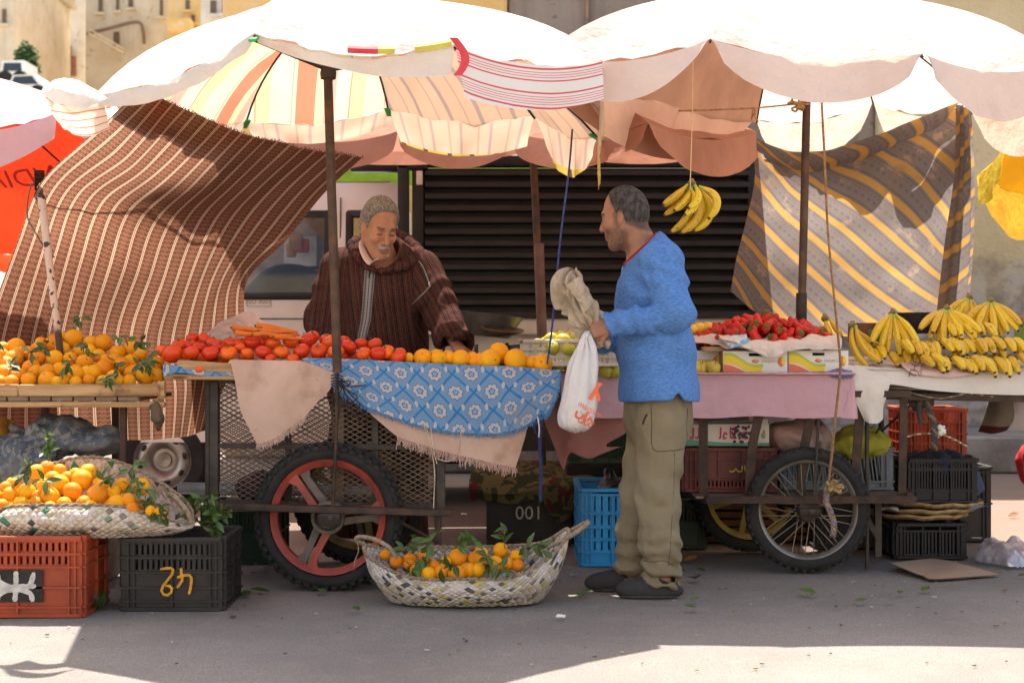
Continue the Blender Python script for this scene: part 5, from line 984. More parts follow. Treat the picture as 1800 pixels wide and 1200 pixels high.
# ---------- fruit ----------
def rnd_rot(rr): return Vector((rr.uniform(0, 6.28), rr.uniform(0, 6.28), rr.uniform(0, 6.28)))
g = G('orange_peel'); c = g.mix(g.step(g.noise(14., det=4.), .3, .7), (.84, .27, .004), (.82, .35, .006)); c = g.n('HueSaturation', {'Hue': g.m('ADD', .488, g.m('MULTIPLY', g.rnd(), .026)), 'Value': g.m('ADD', .85, g.m('MULTIPLY', g.rnd(), .2)), 'Color': c}).outputs[0]
c = g.mix(g.m('MULTIPLY', g.step(g.noise(30., det=5.), .66, .74), .4), c, (.42, .24, .08)); g.bump(g.noise(420., det=2.), .0012); peel = g.fin(c, .5, spec=.22)
g = G('tomato_skin'); c = g.mix(g.noise(7.), (.66, .034, .004), (.72, .09, .006)); c = g.n('HueSaturation', {'Hue': g.m('ADD', .492, g.m('MULTIPLY', g.rnd(), .022)), 'Value': g.m('ADD', .85, g.m('MULTIPLY', g.rnd(), .3)), 'Color': c}).outputs[0]; tomato_m = g.fin(c, .28, spec=.4)
g = G('apple_skin'); c = g.mix(g.step(g.noise(16., det=3.), .35, .7), (.50, .39, .03), (.40, .37, .035)); c = g.n('HueSaturation', {'Hue': g.m('ADD', .48, g.m('MULTIPLY', g.rnd(), .045)), 'Color': c}).outputs[0]; c = g.mix(g.step(g.vor(160.), .2, .1), c, (.5, .38, .1)); apple_m = g.fin(c, .35, spec=.5)
calyx = pm('green_calyx', (.06, .14, .02), (.03, .08, .015), .7); scar = pm('brown_scar', (.2, .11, .03), (.1, .06, .02), .8)
def fruit_mesh(name, r, squash, dimple, lobes, m, m2, kind, nu=20, nv=14):
    def fn(v):
        z = v[:, 2]; a = np.arctan2(v[:, 1], v[:, 0]); rr_ = np.hypot(v[:, 0], v[:, 1]); k = 1+lobes*np.cos(a*5)*rr_; zz = z*squash; zz = np.where(z > .6, zz-dimple*np.exp(-(rr_/.32)**2), zz); zz = np.where(z < -.8, zz+dimple*.5*np.exp(-(rr_/.25)**2), zz); return np.stack([v[:, 0]*k, v[:, 1]*k, zz], 1)
    b = MB(); b.ell((0, 0, 0), (r, r, r), None, nu, nv, 0, fn)
    if kind == 'orange': b.lathe([(0, r*squash*(1-dimple/squash)+.0012), (.0035, r*(squash-dimple)+.0008), (.0045, r*(squash-dimple)-.002)], (0, 0, 0), 8, mat=1)
    if kind == 'tomato':
        for k in range(5):
            a = k*1.257; z0 = r*(squash-dimple)+.002; b.add([(0, 0, z0+.002), (.004*math.cos(a+.6), .004*math.sin(a+.6), z0+.003), (r*.5*math.cos(a), r*.5*math.sin(a), r*squash*.86+.006), (.004*math.cos(a-.6), .004*math.sin(a-.6), z0+.003)], [(0, 1, 2, 3)], 1)
        b.tube([(0, 0, r*(squash-dimple)), (.002, 0, r*squash+.008)], .0022, 5, 1)
    if kind == 'apple': b.tube([(0, 0, r*(squash-dimple)-.003), (.003, .002, r*squash+.006)], .0016, 5, 1)
    return b
def heap(name, items, mesh, mats, label_of, group, cat, r0, seed, tilt=1.6, up=None):
    """items: (px, py, d, r_px in photo pixels)"""
    rr = np.random.default_rng(seed); proto = None
    for k, (px, py, d, rp) in enumerate(items):
        c = P(px, py, d); r = rp*d/F
        if proto is None: o = proto = mesh.build(name, mats, origin=(0, 0, 0))
        else: o = proto.copy(); C.objects.link(o)
        o.location = c; o.scale = (r/r0,)*3; o.rotation_euler = (rr.uniform(-tilt, tilt), rr.uniform(-tilt, tilt), rr.uniform(0, 6.28)); WL[o.name] = c
        tag(o, label_of(px, py, d, rp), cat, group)
OR0 = .04; om = lambda: fruit_mesh('orange', OR0, .96, .05, 0., None, None, 'orange')
Z4 = lambda L_: [(x/3, y/3+400, r/3) for x, y, r in L_]
ol = Z4([(85,630,50),(285,615,52),(325,580,35),(388,587,52),(545,608,48),(425,650,42),(700,640,50),(520,675,38),(100,665,40),(195,690,46),(290,690,46),(370,690,38),(445,712,46),(640,725,46),(545,745,48),(165,740,48),(70,695,50),(30,725,50),(20,770,50),(100,780,42),(315,750,42),(250,760,45),(400,775,50),(460,765,40),(250,805,50),(150,805,42),(60,815,40),(620,660,42),(740,670,38),(830,720,40),(770,778,52),(835,780,38),(600,790,42),(620,810,40),(680,810,38),(470,805,35),(340,808,32),(690,705,40),(15,640,40),(15,670,34),(215,610,35),(480,605,38),(600,700,40),(720,760,40),(560,700,35),(300,815,34),(545,810,36),(400,815,34),(690,765,38),(-30,760,48),(-40,690,46),(-60,640,44),(-50,810,44),(-90,730,46),(0,815,40),(200,640,40),(150,660,38),(330,640,40),(470,650,38)])
def orange_d(y): return 6.97+max(0, (672-y))*.0062
items = [(x, y, orange_d(y), r) for x, y, r in ol]
for k in range(34):    # the oranges lying under and behind the visible ones
    x = random.uniform(-40, 275); d = random.uniform(7.05, 7.46); y = 600+(1.08-.94)*2800/d; items.append((x, y, d, 15))
def lab_o(px, py, d, rp):
    if d > 7.05 and py > 662: return 'orange buried low in the heap on the plank table'
    if abs(px-129) < 2 and py < 600: return 'largest orange crowning the heap on the plank table'
    if abs(px-257) < 2 and py > 655: return 'big orange at the right end of the plank rim, front row'
    if py < 610: return 'orange along the crest of the heap on the plank table'
    if py > 655: return 'orange in the front row behind the plank rim'
    return 'sunlit orange on the left slope of the plank table heap' if px < 75 else 'orange midway up the heap on the plank table'
heap('orange', items, om(), [peel, scar], lab_o, 'oranges heaped on the plank table', 'orange', OR0, 5)
# tomatoes
tl = Z4([(910,665,56),(1010,660,42),(1110,660,48),(1205,660,46),(1305,665,36),(1390,658,46),(1485,658,44),(1590,650,46),(1680,650,46),(1770,655,45),(945,618,40),(1000,615,35),(1050,630,38),(1155,625,38),(1080,590,40),(1015,585,36),(1120,608,36),(1215,610,40),(1265,635,32),(1325,605,46),(1385,595,36),(1440,610,42),(1535,600,46),(1625,595,50),(1720,590,36),(1745,605,50),(1650,575,36),(855,650,38),(1420,580,28),(1265,612,34)]+[(x+1800, y, r) for x, y, r in [(40,630,44),(115,665,42),(195,665,48),(300,675,48),(240,655,42),(-20,650,38),(20,600,35),(105,615,38),(175,615,40),(-60,605,40)]])
items = [(x, y, 7.035+max(0, 620-y)*.0085, r) for x, y, r in tl]
for k in range(22): x = random.uniform(300, 690); d = random.uniform(7.08, 7.4); items.append((x, 600+(1.08-1.0)*2800/d+random.uniform(-4, 2), d, 14))
items += [(515, 630, 6.975, 11), (475, 630, 6.975, 10), (352, 650, 6.972, 10)]
lab_t = lambda px, py, d, rp: 'small tomato slipped under the plank of the tomato cart' if py > 645 else ('tomato in the front row along the tomato cart edge' if py > 614 else ('tomato on top of the heap, just before the carrots' if py < 598 else 'tomato in the second layer of the cart heap'))
heap('tomato', items, fruit_mesh('tomato', .04, .80, .1, .035, None, None, 'tomato'), [tomato_m, calyx], lab_t, 'tomatoes heaped on the left cart', 'tomato', .04, 8, .7)
# big oranges beside the tomatoes
gl_ = [(x/3+600, y/3+400, r/3) for x, y, r in [(355,690,30),(430,690,52),(515,695,46),(500,675,36),(575,690,36),(630,695,52),(700,708,38),(785,700,58),(830,665,60),(920,705,68),(1005,715,40),(1060,725,58),(735,705,45),(560,675,30),(690,690,36)]]
g = G('pale_orange_peel'); c = g.mix(g.step(g.noise(12.), .3, .7), (.82, .28, .006), (.82, .36, .008)); c = g.n('HueSaturation', {'Hue': g.m('ADD', .485, g.m('MULTIPLY', g.rnd(), .03)), 'Color': c}).outputs[0]; g.bump(g.noise(380., det=2.), .0012); peel2 = g.fin(c, .5, spec=.22)
lab_g = lambda px, py, d, rp: 'biggest loose orange sitting on top of the row by the scale' if abs(px-876) < 3 and py < 625 else ('large wide orange in the row in front of the scale' if rp > 20 else ('orange in the front row on the blue cloth beside the tomatoes' if d < 7.09 else 'orange half hidden behind the row on the blue cloth'))
heap('orange', [(x, y-1, 7.055+max(0, 632-y)*.006, r*.96) for x, y, r in gl_], fruit_mesh('orange', .045, .95, .05, 0, None, None, 'orange'), [peel2, scar], lab_g, 'large oranges by the scale', 'orange', .045, 9)
# carrots
car_m = pm('carrot_skin', (.66, .16, .01), (.58, .12, .008), .5, 20., .0015, 60.)
b = MB(); n = 14; t_ = np.linspace(0, 1, n); pth = np.stack([t_*.19, .004*np.sin(t_*5), 0*t_], 1); b.tube(pth, .016*(1-.75*t_**1.4)*(1+.03*np.sin(t_*40))+.001, 10); b.tube([(-.012, 0, .0), (0.002, 0, 0)], [.006, .009], 6, 1)
cp = b.build('carrot', [car_m, calyx], origin=(0, 0, 0)); first = True
for k, (px, py, d, yaw, pit, s_) in enumerate([(408, 576, 7.2, 8, 6, .8), (430, 580, 7.22, 5, 8, .95), (452, 573, 7.3, -4, 8, 1.), (456, 582, 7.18, 12, 2, .8), (470, 588, 7.15, -10, 3, .7), (482, 592, 7.12, 6, 4, .7), (445, 588, 7.12, 20, 0, .7), (462, 577, 7.27, 2, 10, .9), (415, 584, 7.16, -12, 5, .8)]):
    o = cp if first else dup(cp); first = False; o.location = P(px, py, d); o.rotation_euler = (k*1.3, R(pit), R(yaw)); o.scale = (s_,)*3
    tag(o, ('carrot lying on the plastic sheet behind the tomatoes' if py > 577 else 'carrot on top of the little carrot pile'), 'carrot', 'carrots behind the tomatoes')
# yellow apples
apm = lambda: fruit_mesh('apple', .036, .92, .16, .02, None, None, 'apple')
al_ = [(945, 607, 7.5, 13), (957, 603, 7.55, 12), (968, 597, 7.5, 14), (990, 600, 7.46, 15), (1002, 594, 7.6, 13), (1012, 596, 7.52, 15), (935, 608, 7.52, 12), (972, 611, 7.36, 13), (1030, 598, 7.5, 14), (1046, 600, 7.5, 14), (1060, 603, 7.5, 14), (1072, 607, 7.45, 13), (955, 613, 7.4, 12), (1000, 614, 7.32, 13), (1035, 614, 7.34, 13), (984, 592, 7.62, 13), (1020, 590, 7.62, 13), (1050, 592, 7.6, 13)]
lab_a = lambda px, py, d, rp: ('yellow apple in the left end of the white lattice crate' if px < 975 else 'yellow apple in the right end of the white lattice crate')
heap('apple', al_, apm(), [apple_m, scar], lab_a, 'yellow apples in the white crate', 'apple', .036, 12, .8)
al2 = [(981, 643, 7.45, 12), (1056, 641, 7.46, 15), (1062, 655, 7.44, 1), (1065, 632, 7.52, 14), (1064, 650, 7.45, 15), (1083, 651, 7.45, 14), (1053, 621, 7.6, 12), (1068, 622, 7.58, 12), (1082, 634, 7.5, 13), (1095, 642, 7.48, 14), (1000, 640, 7.5, 14), (1020, 644, 7.46, 14), (1040, 646, 7.45, 14), (1245, 649, 7.55, 15), (1232, 648, 7.52, 15), (1254, 646, 7.49, 13), (1110, 648, 7.5, 14), (1130, 648, 7.5, 14), (1100, 630, 7.6, 13), (1222, 646, 7.5, 14), (1236, 645, 7.6, 13)]
lab_a2 = lambda px, py, d, rp: 'greenish yellow apple between the customer and the cardboard boxes' if px > 1200 else ('greenish yellow apple on the pink cloth behind the white bag' if px > 1045 else 'greenish apple lying beside the white lattice crate')
heap('apple', [q for q in al2 if q[3] > 2], apm(), [apple_m, scar], lab_a2, 'greenish apples on the pink cloth', 'apple', .036, 14, .8)
heap('apple', [(1230, 578, 7.9, 12), (1244, 577, 7.95, 12), (1218, 580, 7.9, 12), (1256, 580, 7.9, 12), (1205, 578, 7.92, 12)], apm(), [pm('ripe_yellow_skin', (.80, .48, .04), (.74, .40, .03), .35, 9., spec=.5), scar], lambda *a: 'deep yellow fruit beyond the left end of the strawberries', 'yellow fruit behind the strawberries', 'fruit', .036, 15, .8)
crate('fruit_crate', ((P(1000, 0, 7.4)[0]), 7.55, .965), (.43, .36, .125), cr_wh, 'white lattice crate of yellow apples on the middle of the stall', [(.1, .35, 'slots'), (.35, .62, 'slots'), (.62, .9, 'slots')], 3, 5)
crate('fruit_crate', (P(1225, 0, 7.75)[0], 7.85, .93), (.3, .28, .13), cr_nv, 'flat black crate of yellow fruit behind the cardboard boxes', [(.1, .9, 'slots')], 2, 5)
# cardboard fruit boxes
g = G('printed_white_card'); c = g.mix(g.noise(5.), (.74, .70, .65), (.66, .61, .56)); card_w = g.fin(c, .75, spec=.2); card_b = pm('brown_card', 'a98a66', '8c6f50', .85, 6.)
ypr = pm('yellow_print', (.75, .55, .03), (.7, .5, .03), .6); gpr = pm('lime_print', (.42, .52, .09), (.36, .46, .08), .6); rpr = pm('coral_print', (.68, .16, .10), (.6, .13, .08), .6); gray_pr = pm('grey_print', (.3, .29, .28), (.26, .25, .24), .6)
def fruit_box(px0, px1, py0, py1, d, label, cut=None):
    x0, x1, z0, z1 = P(px0, 0, d)[0], P(px1, 0, d)[0], P(0, py1, d)[2], P(0, py0, d)[2]; w_, h = x1-x0, z1-z0; t = thing('fruit_box', ((x0+x1)/2, d+.2, z0), label, 'box', 'printed fruit boxes on the pink cloth'); b = MB(); hx0, hx1 = x0+w_*.40, x0+w_*.60; hz = z1-h*.24
    b.box(((x0+hx0)/2, d, (z0+z1)/2), (hx0-x0, .006, h)); b.box(((x1+hx1)/2, d, (z0+z1)/2), (x1-hx1, .006, h)); b.box(((hx0+hx1)/2, d, (z0+hz)/2), (hx1-hx0, .006, hz-z0)); b.box(((hx0+hx1)/2, d, z1-.005), (hx1-hx0, .006, .01))
    b.box((x0+.003, d+.2, (z0+z1)/2), (.006, .39, h), mat=1); b.box((x1-.003, d+.2, (z0+z1)/2), (.006, .39, h), mat=1); b.box(((x0+x1)/2, d+.4, (z0+z1)/2), (w_, .006, h), mat=1); b.box(((x0+x1)/2, d+.2, z0+.004), (w_-.012, .39, .006), mat=1); b.build('carton', [card_w, card_b], t, smooth=False)
    y_ = d-.0042; zf = lambda f: z0+f*h
    def wave(fa, fb, m, name, yy, u1=.62):
        u = np.linspace(0.005, u1, 24); top = fa(u); bot = fb(u); g_ = np.stack([np.stack([x0+u*w_, np.full(24, yy), zf(np.clip(top, .01, .99))], 1), np.stack([x0+u*w_, np.full(24, yy), zf(np.clip(bot, .01, .99))], 1)]); bb = MB(); bb.grid(g_); bb.build(name, m, t, smooth=False)
    S = lambda u: .11*np.sin(u*11)
    wave(lambda u: .80-u*.95+S(u)+.13, lambda u: .80-u*.95+S(u)-.02, gpr, 'lime_wave', y_); wave(lambda u: .78-u*.95+S(u), lambda u: .40-u*.75+S(u)*.8, ypr, 'yellow_wave', y_-.0006, .6); wave(lambda u: .38-u*.95+S(u)*.5, lambda u: 0*u, rpr, 'coral_wave', y_-.0012, .36)
    bb = MB(); bb.add(*lay(text_mesh('frutalvor', h*.24), (x0+w_*.73, y_-.001, zf(.5)), (-1, 0, 0), (0, 0, -1), -.001)); bb.build('lettering', gray_pr, t, smooth=False)
    bb = MB(); bb.ell((x0+w_*.905, y_, zf(.5)), (.017, .0025, .024), None, 12, 8, 0); bb.ell((x0+w_*.93, y_-.001, zf(.53)), (.010, .0025, .02), None, 12, 8, 1); bb.build('emblem', [rpr, ypr], t)
    bb = MB(); bb.ell((x0+w_*.50, y_, zf(.52)), (.018, .002, .009), None, 12, 6, 0); bb.ell((x0+w_*.515, y_-.001, zf(.55)), (.01, .002, .006), None, 12, 6, 1); bb.build('small_emblem', [rpr, gpr], t)
fruit_box(1271, 1384, 617, 654, 7.52, 'printed white fruit box under the middle of the strawberries'); fruit_box(1386, 1491, 616, 653, 7.525, 'printed white fruit box by the rope, right end of the pink cloth'); fruit_box(1155, 1270, 616, 652, 7.66, 'printed white fruit box half hidden behind the customer')
# strawberries
g = G('strawberry_skin'); v = g.vor(130.); c = g.mix(g.noise(9.), (.46, .008, .005), (.56, .018, .008)); c = g.n('HueSaturation', {'Value': g.m('ADD', .7, g.m('MULTIPLY', g.rnd(), .6)), 'Color': c}).outputs[0]; c = g.mix(g.step(v, .16, .08), c, (.65, .35, .1)); g.bump(v, .002); straw_m = g.fin(c, .32, spec=.3)
sp = None; rr = np.random.default_rng(17); cx, cy = P(1342, 0, 7.8)[0], 7.82; pl_ = []
# lining papers and tray below
tp_ = thing('strawberry_tray', (cx, cy, 1.03), 'low cardboard tray hidden under the strawberries', 'tray'); b = MB(); b.box((cx, cy, 1.045), (.64, .5, .02)); b.build('floor_board', card_b, tp_)
tries = 0
while len(pl_) < 150 and tries < 20000:
    tries += 1; x = rr.uniform(-.345, .345); y = rr.uniform(-.28, .22); e = (x/.35)**2+((y+.02)/.27)**2
    if e > 1: continue
    hz = 1.065+.115*(1-e)**.75*(1+.25*vnoise(np.array([[x, y, 0]]), 9., 3)[0])
    p = np.array((cx+x, cy+y, hz))
    if all(np.linalg.norm(p-q) > .0265 for q in pl_): pl_.append(p)
for k, p in enumerate(pl_):
    if sp is None:
        bb = MB(); bb.lathe([(0, -.026), (.007, -.023), (.013, -.012), (.0175, .0), (.019, .009), (.015, .017), (.006, .02), (0, .02)], n=12)
        for j in range(7): a = j*.9; bb.add([(0, 0, .021), (.007*math.cos(a+.4), .007*math.sin(a+.4), .022), (.019*math.cos(a), .019*math.sin(a), .017), (.007*math.cos(a-.4), .007*math.sin(a-.4), .022)], [(0, 1, 2, 3)], 1)
        sp = bb.build('strawberry', [straw_m, calyx], origin=(0, 0, 0)); o = sp
    else: o = sp.copy(); C.objects.link(o)
    o.location = p; s_ = rr.uniform(1.1, 1.55); o.scale = (s_*.95, s_*.95, s_*1.1); o.rotation_euler = (rr.uniform(2.1, 4.1) if k % 3 else rr.uniform(.9, 1.9), rr.uniform(-.7, .7), rr.uniform(0, 6.28) if k % 3 else rr.uniform(-.6, .6))
    front = p[1] < cy-.13; top = p[2] > 1.155
    tag(o, 'strawberry on the very top of the heap' if top else ('strawberry at the front edge of the heap above the papers' if front else ('strawberry on the left flank of the heap' if p[0] < cx-.05 else 'strawberry on the right flank of the heap')), 'strawberry', 'strawberries heaped on the fruit boxes')
wrap = pm('wrapping_paper', (.66, .56, .47), (.55, .46, .39), .8, 5., .01, 16.)
cloth('wrapping_paper', [[(1262, 588, 7.62), (1330, 592, 7.6), (1400, 592, 7.6), (1476, 588, 7.62)], [(1270, 596, 7.5), (1330, 600, 7.49), (1400, 600, 7.49), (1480, 598, 7.5)], [(1288, 604, 7.47), (1340, 618, 7.46), (1395, 612, 7.47), (1478, 614, 7.48)], [(1300, 606, 7.47), (1352, 628, 7.46), (1390, 616, 7.47), (1470, 612, 7.48)]], wrap, 'crumpled beige paper spilling out under the strawberries', 50, 24, .014, 16., 41, cat='paper')
cloth('paper_bag', [[(1262, 592, 7.55), (1290, 590, 7.52), (1312, 586, 7.5)], [(1275, 602, 7.49), (1295, 600, 7.47), (1315, 596, 7.47)], [(1285, 612, 7.47), (1300, 608, 7.46), (1318, 600, 7.46)]], pm('blue_white_paper', (.62, .62, .62), (.2, .42, .6), .6, 12., lo=.5, hi=.6), 'blue and white paper scrap at the left of the strawberries', 14, 12, .006, 20., 42, cat='paper')
cloth('paper_sheet', [[(1208, 588, 7.75), (1240, 585, 7.7), (1275, 590, 7.6)], [(1205, 600, 7.66), (1240, 600, 7.6), (1290, 602, 7.52)], [(1262, 606, 7.6), (1270, 612, 7.55), (1288, 614, 7.5)]], pm('pale_pink_paper', (.62, .48, .42), (.55, .42, .37), .7, 6.), 'pale paper sheet under the left end of the strawberries', 20, 14, .01, 14., 43, cat='paper')
cloth('blue_rag', [[(1455, 652, 7.5), (1475, 648, 7.5), (1498, 650, 7.5)], [(1458, 660, 7.47), (1478, 658, 7.46), (1500, 660, 7.47)], [(1462, 664, 7.47), (1480, 664, 7.46), (1498, 665, 7.47)]], pm('violet_rag', '6a6a8f', '52527a', .9, 12.), 'small violet blue rag tucked by the rope on the pink cloth', 20, 10, .008, 22., 44)
# ---------- bananas ----------
g = G('banana_skin'); uy = g.xyz(g.uv)[1]; c = g.mix(g.step(g.noise(5.), .3, .7), (.68, .43, .026), (.62, .37, .018)); c = g.n('HueSaturation', {'Hue': g.m('ADD', .495, g.m('MULTIPLY', g.rnd(), .02)), 'Value': g.m('ADD', .85, g.m('MULTIPLY', g.rnd(), .25)), 'Color': c}).outputs[0]
sp_ = g.m('MULTIPLY', g.step(g.vor(70.), .22, .12), g.step(g.noise(14., det=4.), .42, .5)); c = g.mix(sp_, c, (.10, .045, .015)); c = g.mix(g.m('MULTIPLY', g.step(g.noise(26., det=5.), .62, .68), .6), c, (.25, .12, .03))
c = g.mix(g.step(uy, .028, .010), c, (.35, .38, .05)); c = g.mix(g.step(uy, .178, .186), c, (.05, .03, .015)); ban_m = g.fin(c, .45, spec=.4)
crown_m = pm('banana_crown', (.24, .19, .05), (.12, .075, .03), .8, 30.)
def banana(b, p0, d0, d1, L_=.19, r=.018):
    """curved finger from the crown point p0 leaving along d0 and ending along d1"""
    d0 = np.asarray(d0, float); d1 = np.asarray(d1, float); d0 /= np.linalg.norm(d0); d1 /= np.linalg.norm(d1); n = 15; t = np.linspace(0, 1, n); dr = d0*(1-t[:, None])+d1*t[:, None]; dr /= np.linalg.norm(dr, axis=1, keepdims=True)
    pth = np.vstack([p0, p0+np.cumsum((dr[:-1]+dr[1:])/2*L_/(n-1), axis=0)]); tt = t
    rad = r*np.interp(tt, [0, .1, .2, .35, .6, .82, .92, .965, 1.], [.42, .4, .62, .95, 1.02, .88, .58, .34, .3]); k = b.n; b.tube(pth, rad, 7)
    b.uv[-1] = np.stack([b.uv[-1][:, 0], np.repeat(tt*.19, 7)], 1); return pth
def hand(p, fingers, label, group='bananas on the white sheet', cr=(.02, .012, .018)):
    t = thing('banana_bunch', p, label, 'bananas', group); b = MB(); b.ell(p, cr, None, 10, 7); q = np.asarray(p); b.tube([q, q+np.array((0, .005, .022))], [.014, .010], 8); b.build('crown', crown_m, t)
    for (off, d0, d1, L_, r) in fingers:
        b = MB(); banana(b, np.asarray(p)+np.asarray(off), d0, d1, L_, r); b.build('banana', ban_m, t)
    return t
def fan(rr, n, a0, a1, droop, L_=.19, r=.018, out=-.6, jit=.12):
    fs = []
    for k in range(n):
        a = R(a0+(a1-a0)*k/(max(1, n-1))+rr.normal()*3); x = math.cos(a); z = math.sin(a); fs.append(((x*.012, -.004*(k % 2), z*.008), (x, out*.5+rr.normal()*jit, z), (x*.7+rr.normal()*jit, out*1.2+rr.normal()*jit, z-droop), L_*rr.uniform(.9, 1.08), r*rr.uniform(.92, 1.05)))
    return fs
rb = np.random.default_rng(23)
hand(P(1570, 550, 7.72), fan(rb, 6, 215, 320, .9, .2, .0185), 'banana bunch standing with long drooping fingers, left of the black bowl')
hand(P(1664, 543, 7.78), fan(rb, 7, 200, 330, .5, .2, .019)+fan(rb, 4, 220, 300, 1., .19, .018, -1.1), 'wide fanned banana bunch standing in front of the black bowl')
hand(P(1704, 523, 7.95), fan(rb, 5, 205, 300, .6, .2, .018), 'banana bunch at the back with brown torn crown')
hand(P(1741, 530, 7.86), fan(rb, 7, 205, 335, .5, .2, .019)+fan(rb, 3, 230, 300, 1., .18, .018, -1.), 'tallest green-necked banana bunch at the right')
hand(P(1499, 572, 7.7), [((0, 0, 0), (-.3, -.3, -1), (1.0, -.4, -.75), .24, .019), ((.012, -.01, 0), (.0, -.4, -1), (1.05, -.5, -.55), .24, .019), ((.02, .02, -.02), (.4, .2, -1), (1., .1, -.3), .2, .018), ((.02, .03, -.01), (.6, .2, -.8), (.9, .1, -.2), .19, .017)], 'banana bunch curving off the left end of the white sheet')
def row_hand(px, py, d, n, label, dx=.036, slope=0., L_=.15, tip=(.35, -.75, -.75)):
    p = P(px, py, d); fs = []
    for k in range(n):
        fs.append(((k*dx-n*dx/2, -.01*abs(k-n/2)*.3, -k*slope+rb.normal()*.004), (rb.normal()*.08+.02, -.8, .12+rb.normal()*.12), (tip[0]*.7+rb.normal()*.16, tip[1]*.75, tip[2]*1.35+rb.normal()*.15), L_*rb.uniform(.93, 1.06), .0215*rb.uniform(.93, 1.05)))
    return hand(p, fs, label, cr=(n*dx*.45, .012, .014))
row_hand(1640, 602, 7.68, 8, 'upper row of short bananas pointing forward, left half'); row_hand(1664, 630, 7.6, 7, 'lower row of bananas spilling over the newspaper', .036, .002, .15)
row_hand(1752, 598, 7.68, 6, 'upper row of stubby bananas at the right end'); row_hand(1752, 628, 7.6, 7, 'lower row of bananas leaning at the right end', .037, .001, .17); row_hand(1590, 622, 7.72, 4, 'few bananas lying flat under the left standing bunch', .036); row_hand(1690, 600, 7.72, 4, 'middle bananas wedged between the two rows', .036); row_hand(1800, 612, 7.7, 4, 'bananas cut by the right edge of the picture', .036)
row_hand(1535, 612, 7.74, 3, 'small bananas tucked under the curving bunch', .034, 0., .13); row_hand(1700, 570, 7.82, 6, 'bananas filling the middle behind the rows', .036, 0., .16)
hand(P(1450, 560, 8.0), [((0, 0, 0), (.1, -.2, -.8), (.3, -.5, -.6), .12, .016), ((.02, 0, 0), (.5, -.2, -.7), (.4, -.4, -.7), .12, .016)], 'two bananas peeking from behind the right end of the strawberries')
# hanging bunch
hp = P(1216, 323, 7.2); 
hg = hand(hp, [((-.02, -.01, -.005), (-.8, -.2, -.9), (-1., -.35, -.55), .155, .0175), ((-.02, .01, -.005), (-.7, .1, -1.), (-1., -.2, -.5), .15, .017), ((-.005, -.02, -.03), (.55, -.6, -.8), (-1., -.3, -.5), .17, .019), ((.0, .0, -.01), (-.2, -.3, -1.), (-1., -.4, -.5), .16, .017), ((.012, -.02, -.01), (.5, -.6, -1.), (-.9, -.5, -.35), .165, .0185), ((.03, -.01, -.015), (1.2, -.1, -.3), (-1.1, -.2, -1.), .21, .0195), ((.03, .012, -.02), (1.1, .1, -.9), (-1.5, -.1, -.7), .25, .0195), ((.015, .0, -.02), (.5, -.1, -1.), (-1.3, -.1, -.6), .25, .019), ((.0, .012, -.02), (.2, .1, -1.), (-1.2, 0, -.6), .24, .0185), ((.02, .02, -.02), (.8, .2, -1.), (-1.4, 0, -.5), .25, .0185), ((-.01, .015, -.01), (-.4, .1, -1.), (-.9, -.1, -.5), .18, .017)], 'spotted banana bunch hanging on a string in mid air', None)
rope('banana_string', [(1218, 108, 7.2), (1217, 200, 7.2), (1214, 300, 7.2), (1213, 334, 7.17)], .0022, pm('pale_string', 'd9bf8e', 'c2a672', .8), 'thin pale string holding up the hanging bananas', cat='string')
# ---------- scale ----------
s_m = pm('worn_black_pan', '4a4643', '5f5852', .4, 9., .0015, 60., metal=.4, spec=.5); br_m = pm('tarnished_plate', '6b5238', '463626', .45, 10., metal=.5)
c = P(862, 575, 7.5); t = thing('market_scale', (P(880, 0, 7.45)[0], 7.45, .967), 'old two pan market scale with a deep black bowl', 'scale')
Rt = eul(0, 7, 0); b = MB(); b.lathe([(.0, -.045), (.085, -.045), (.1, -.035), (.135, .035), (.15, .058), (.152, .062), (.146, .06), (.13, .036), (.096, -.03), (.0, -.038)], c, 40, Rt); b.build('bowl', s_m, t)
c2 = P(883, 582, 7.32); b = MB(); b.lathe([(0, -.018), (.05, -.014), (.09, .0), (.102, .012), (.098, .013), (.088, .005), (.05, -.008), (0, -.011)], c2, 36, eul(8, 5, 0)); b.build('plate', br_m, t)
b = MB(); bx_, by_, bz = P(880, 0, 7.45)[0], 7.45, .967
b.beam((bx_-.05, by_-.05, bz+.075), (bx_+.1, by_-.05, bz+.085), .02, .03, bev=.003); b.beam((bx_-.11, by_-.02, bz+.05), (bx_-.11, by_-.02, bz+.1), .012, .012); b.tube(crom([(bx_-.115, by_-.04, bz+.1), (bx_-.12, by_-.04, bz+.05), (bx_-.09, by_-.04, bz+.045), (bx_+.0, by_-.04, bz+.045), (bx_+.085, by_-.04, bz+.05), (bx_+.095, by_-.04, bz+.1)], 20), .007, 6)
b.box((bx_-.01, by_, bz+.015), (.2, .12, .03), bev=.006); b.beam((bx_-.01, by_, bz+.02), (bx_-.01, by_, bz+.09), .03, .02); b.tube([(bx_+.03, by_-.06, bz+.07), (bx_+.03, by_-.1, bz+.1)], .01, 8); b.build('balance_frame', s_m, t)
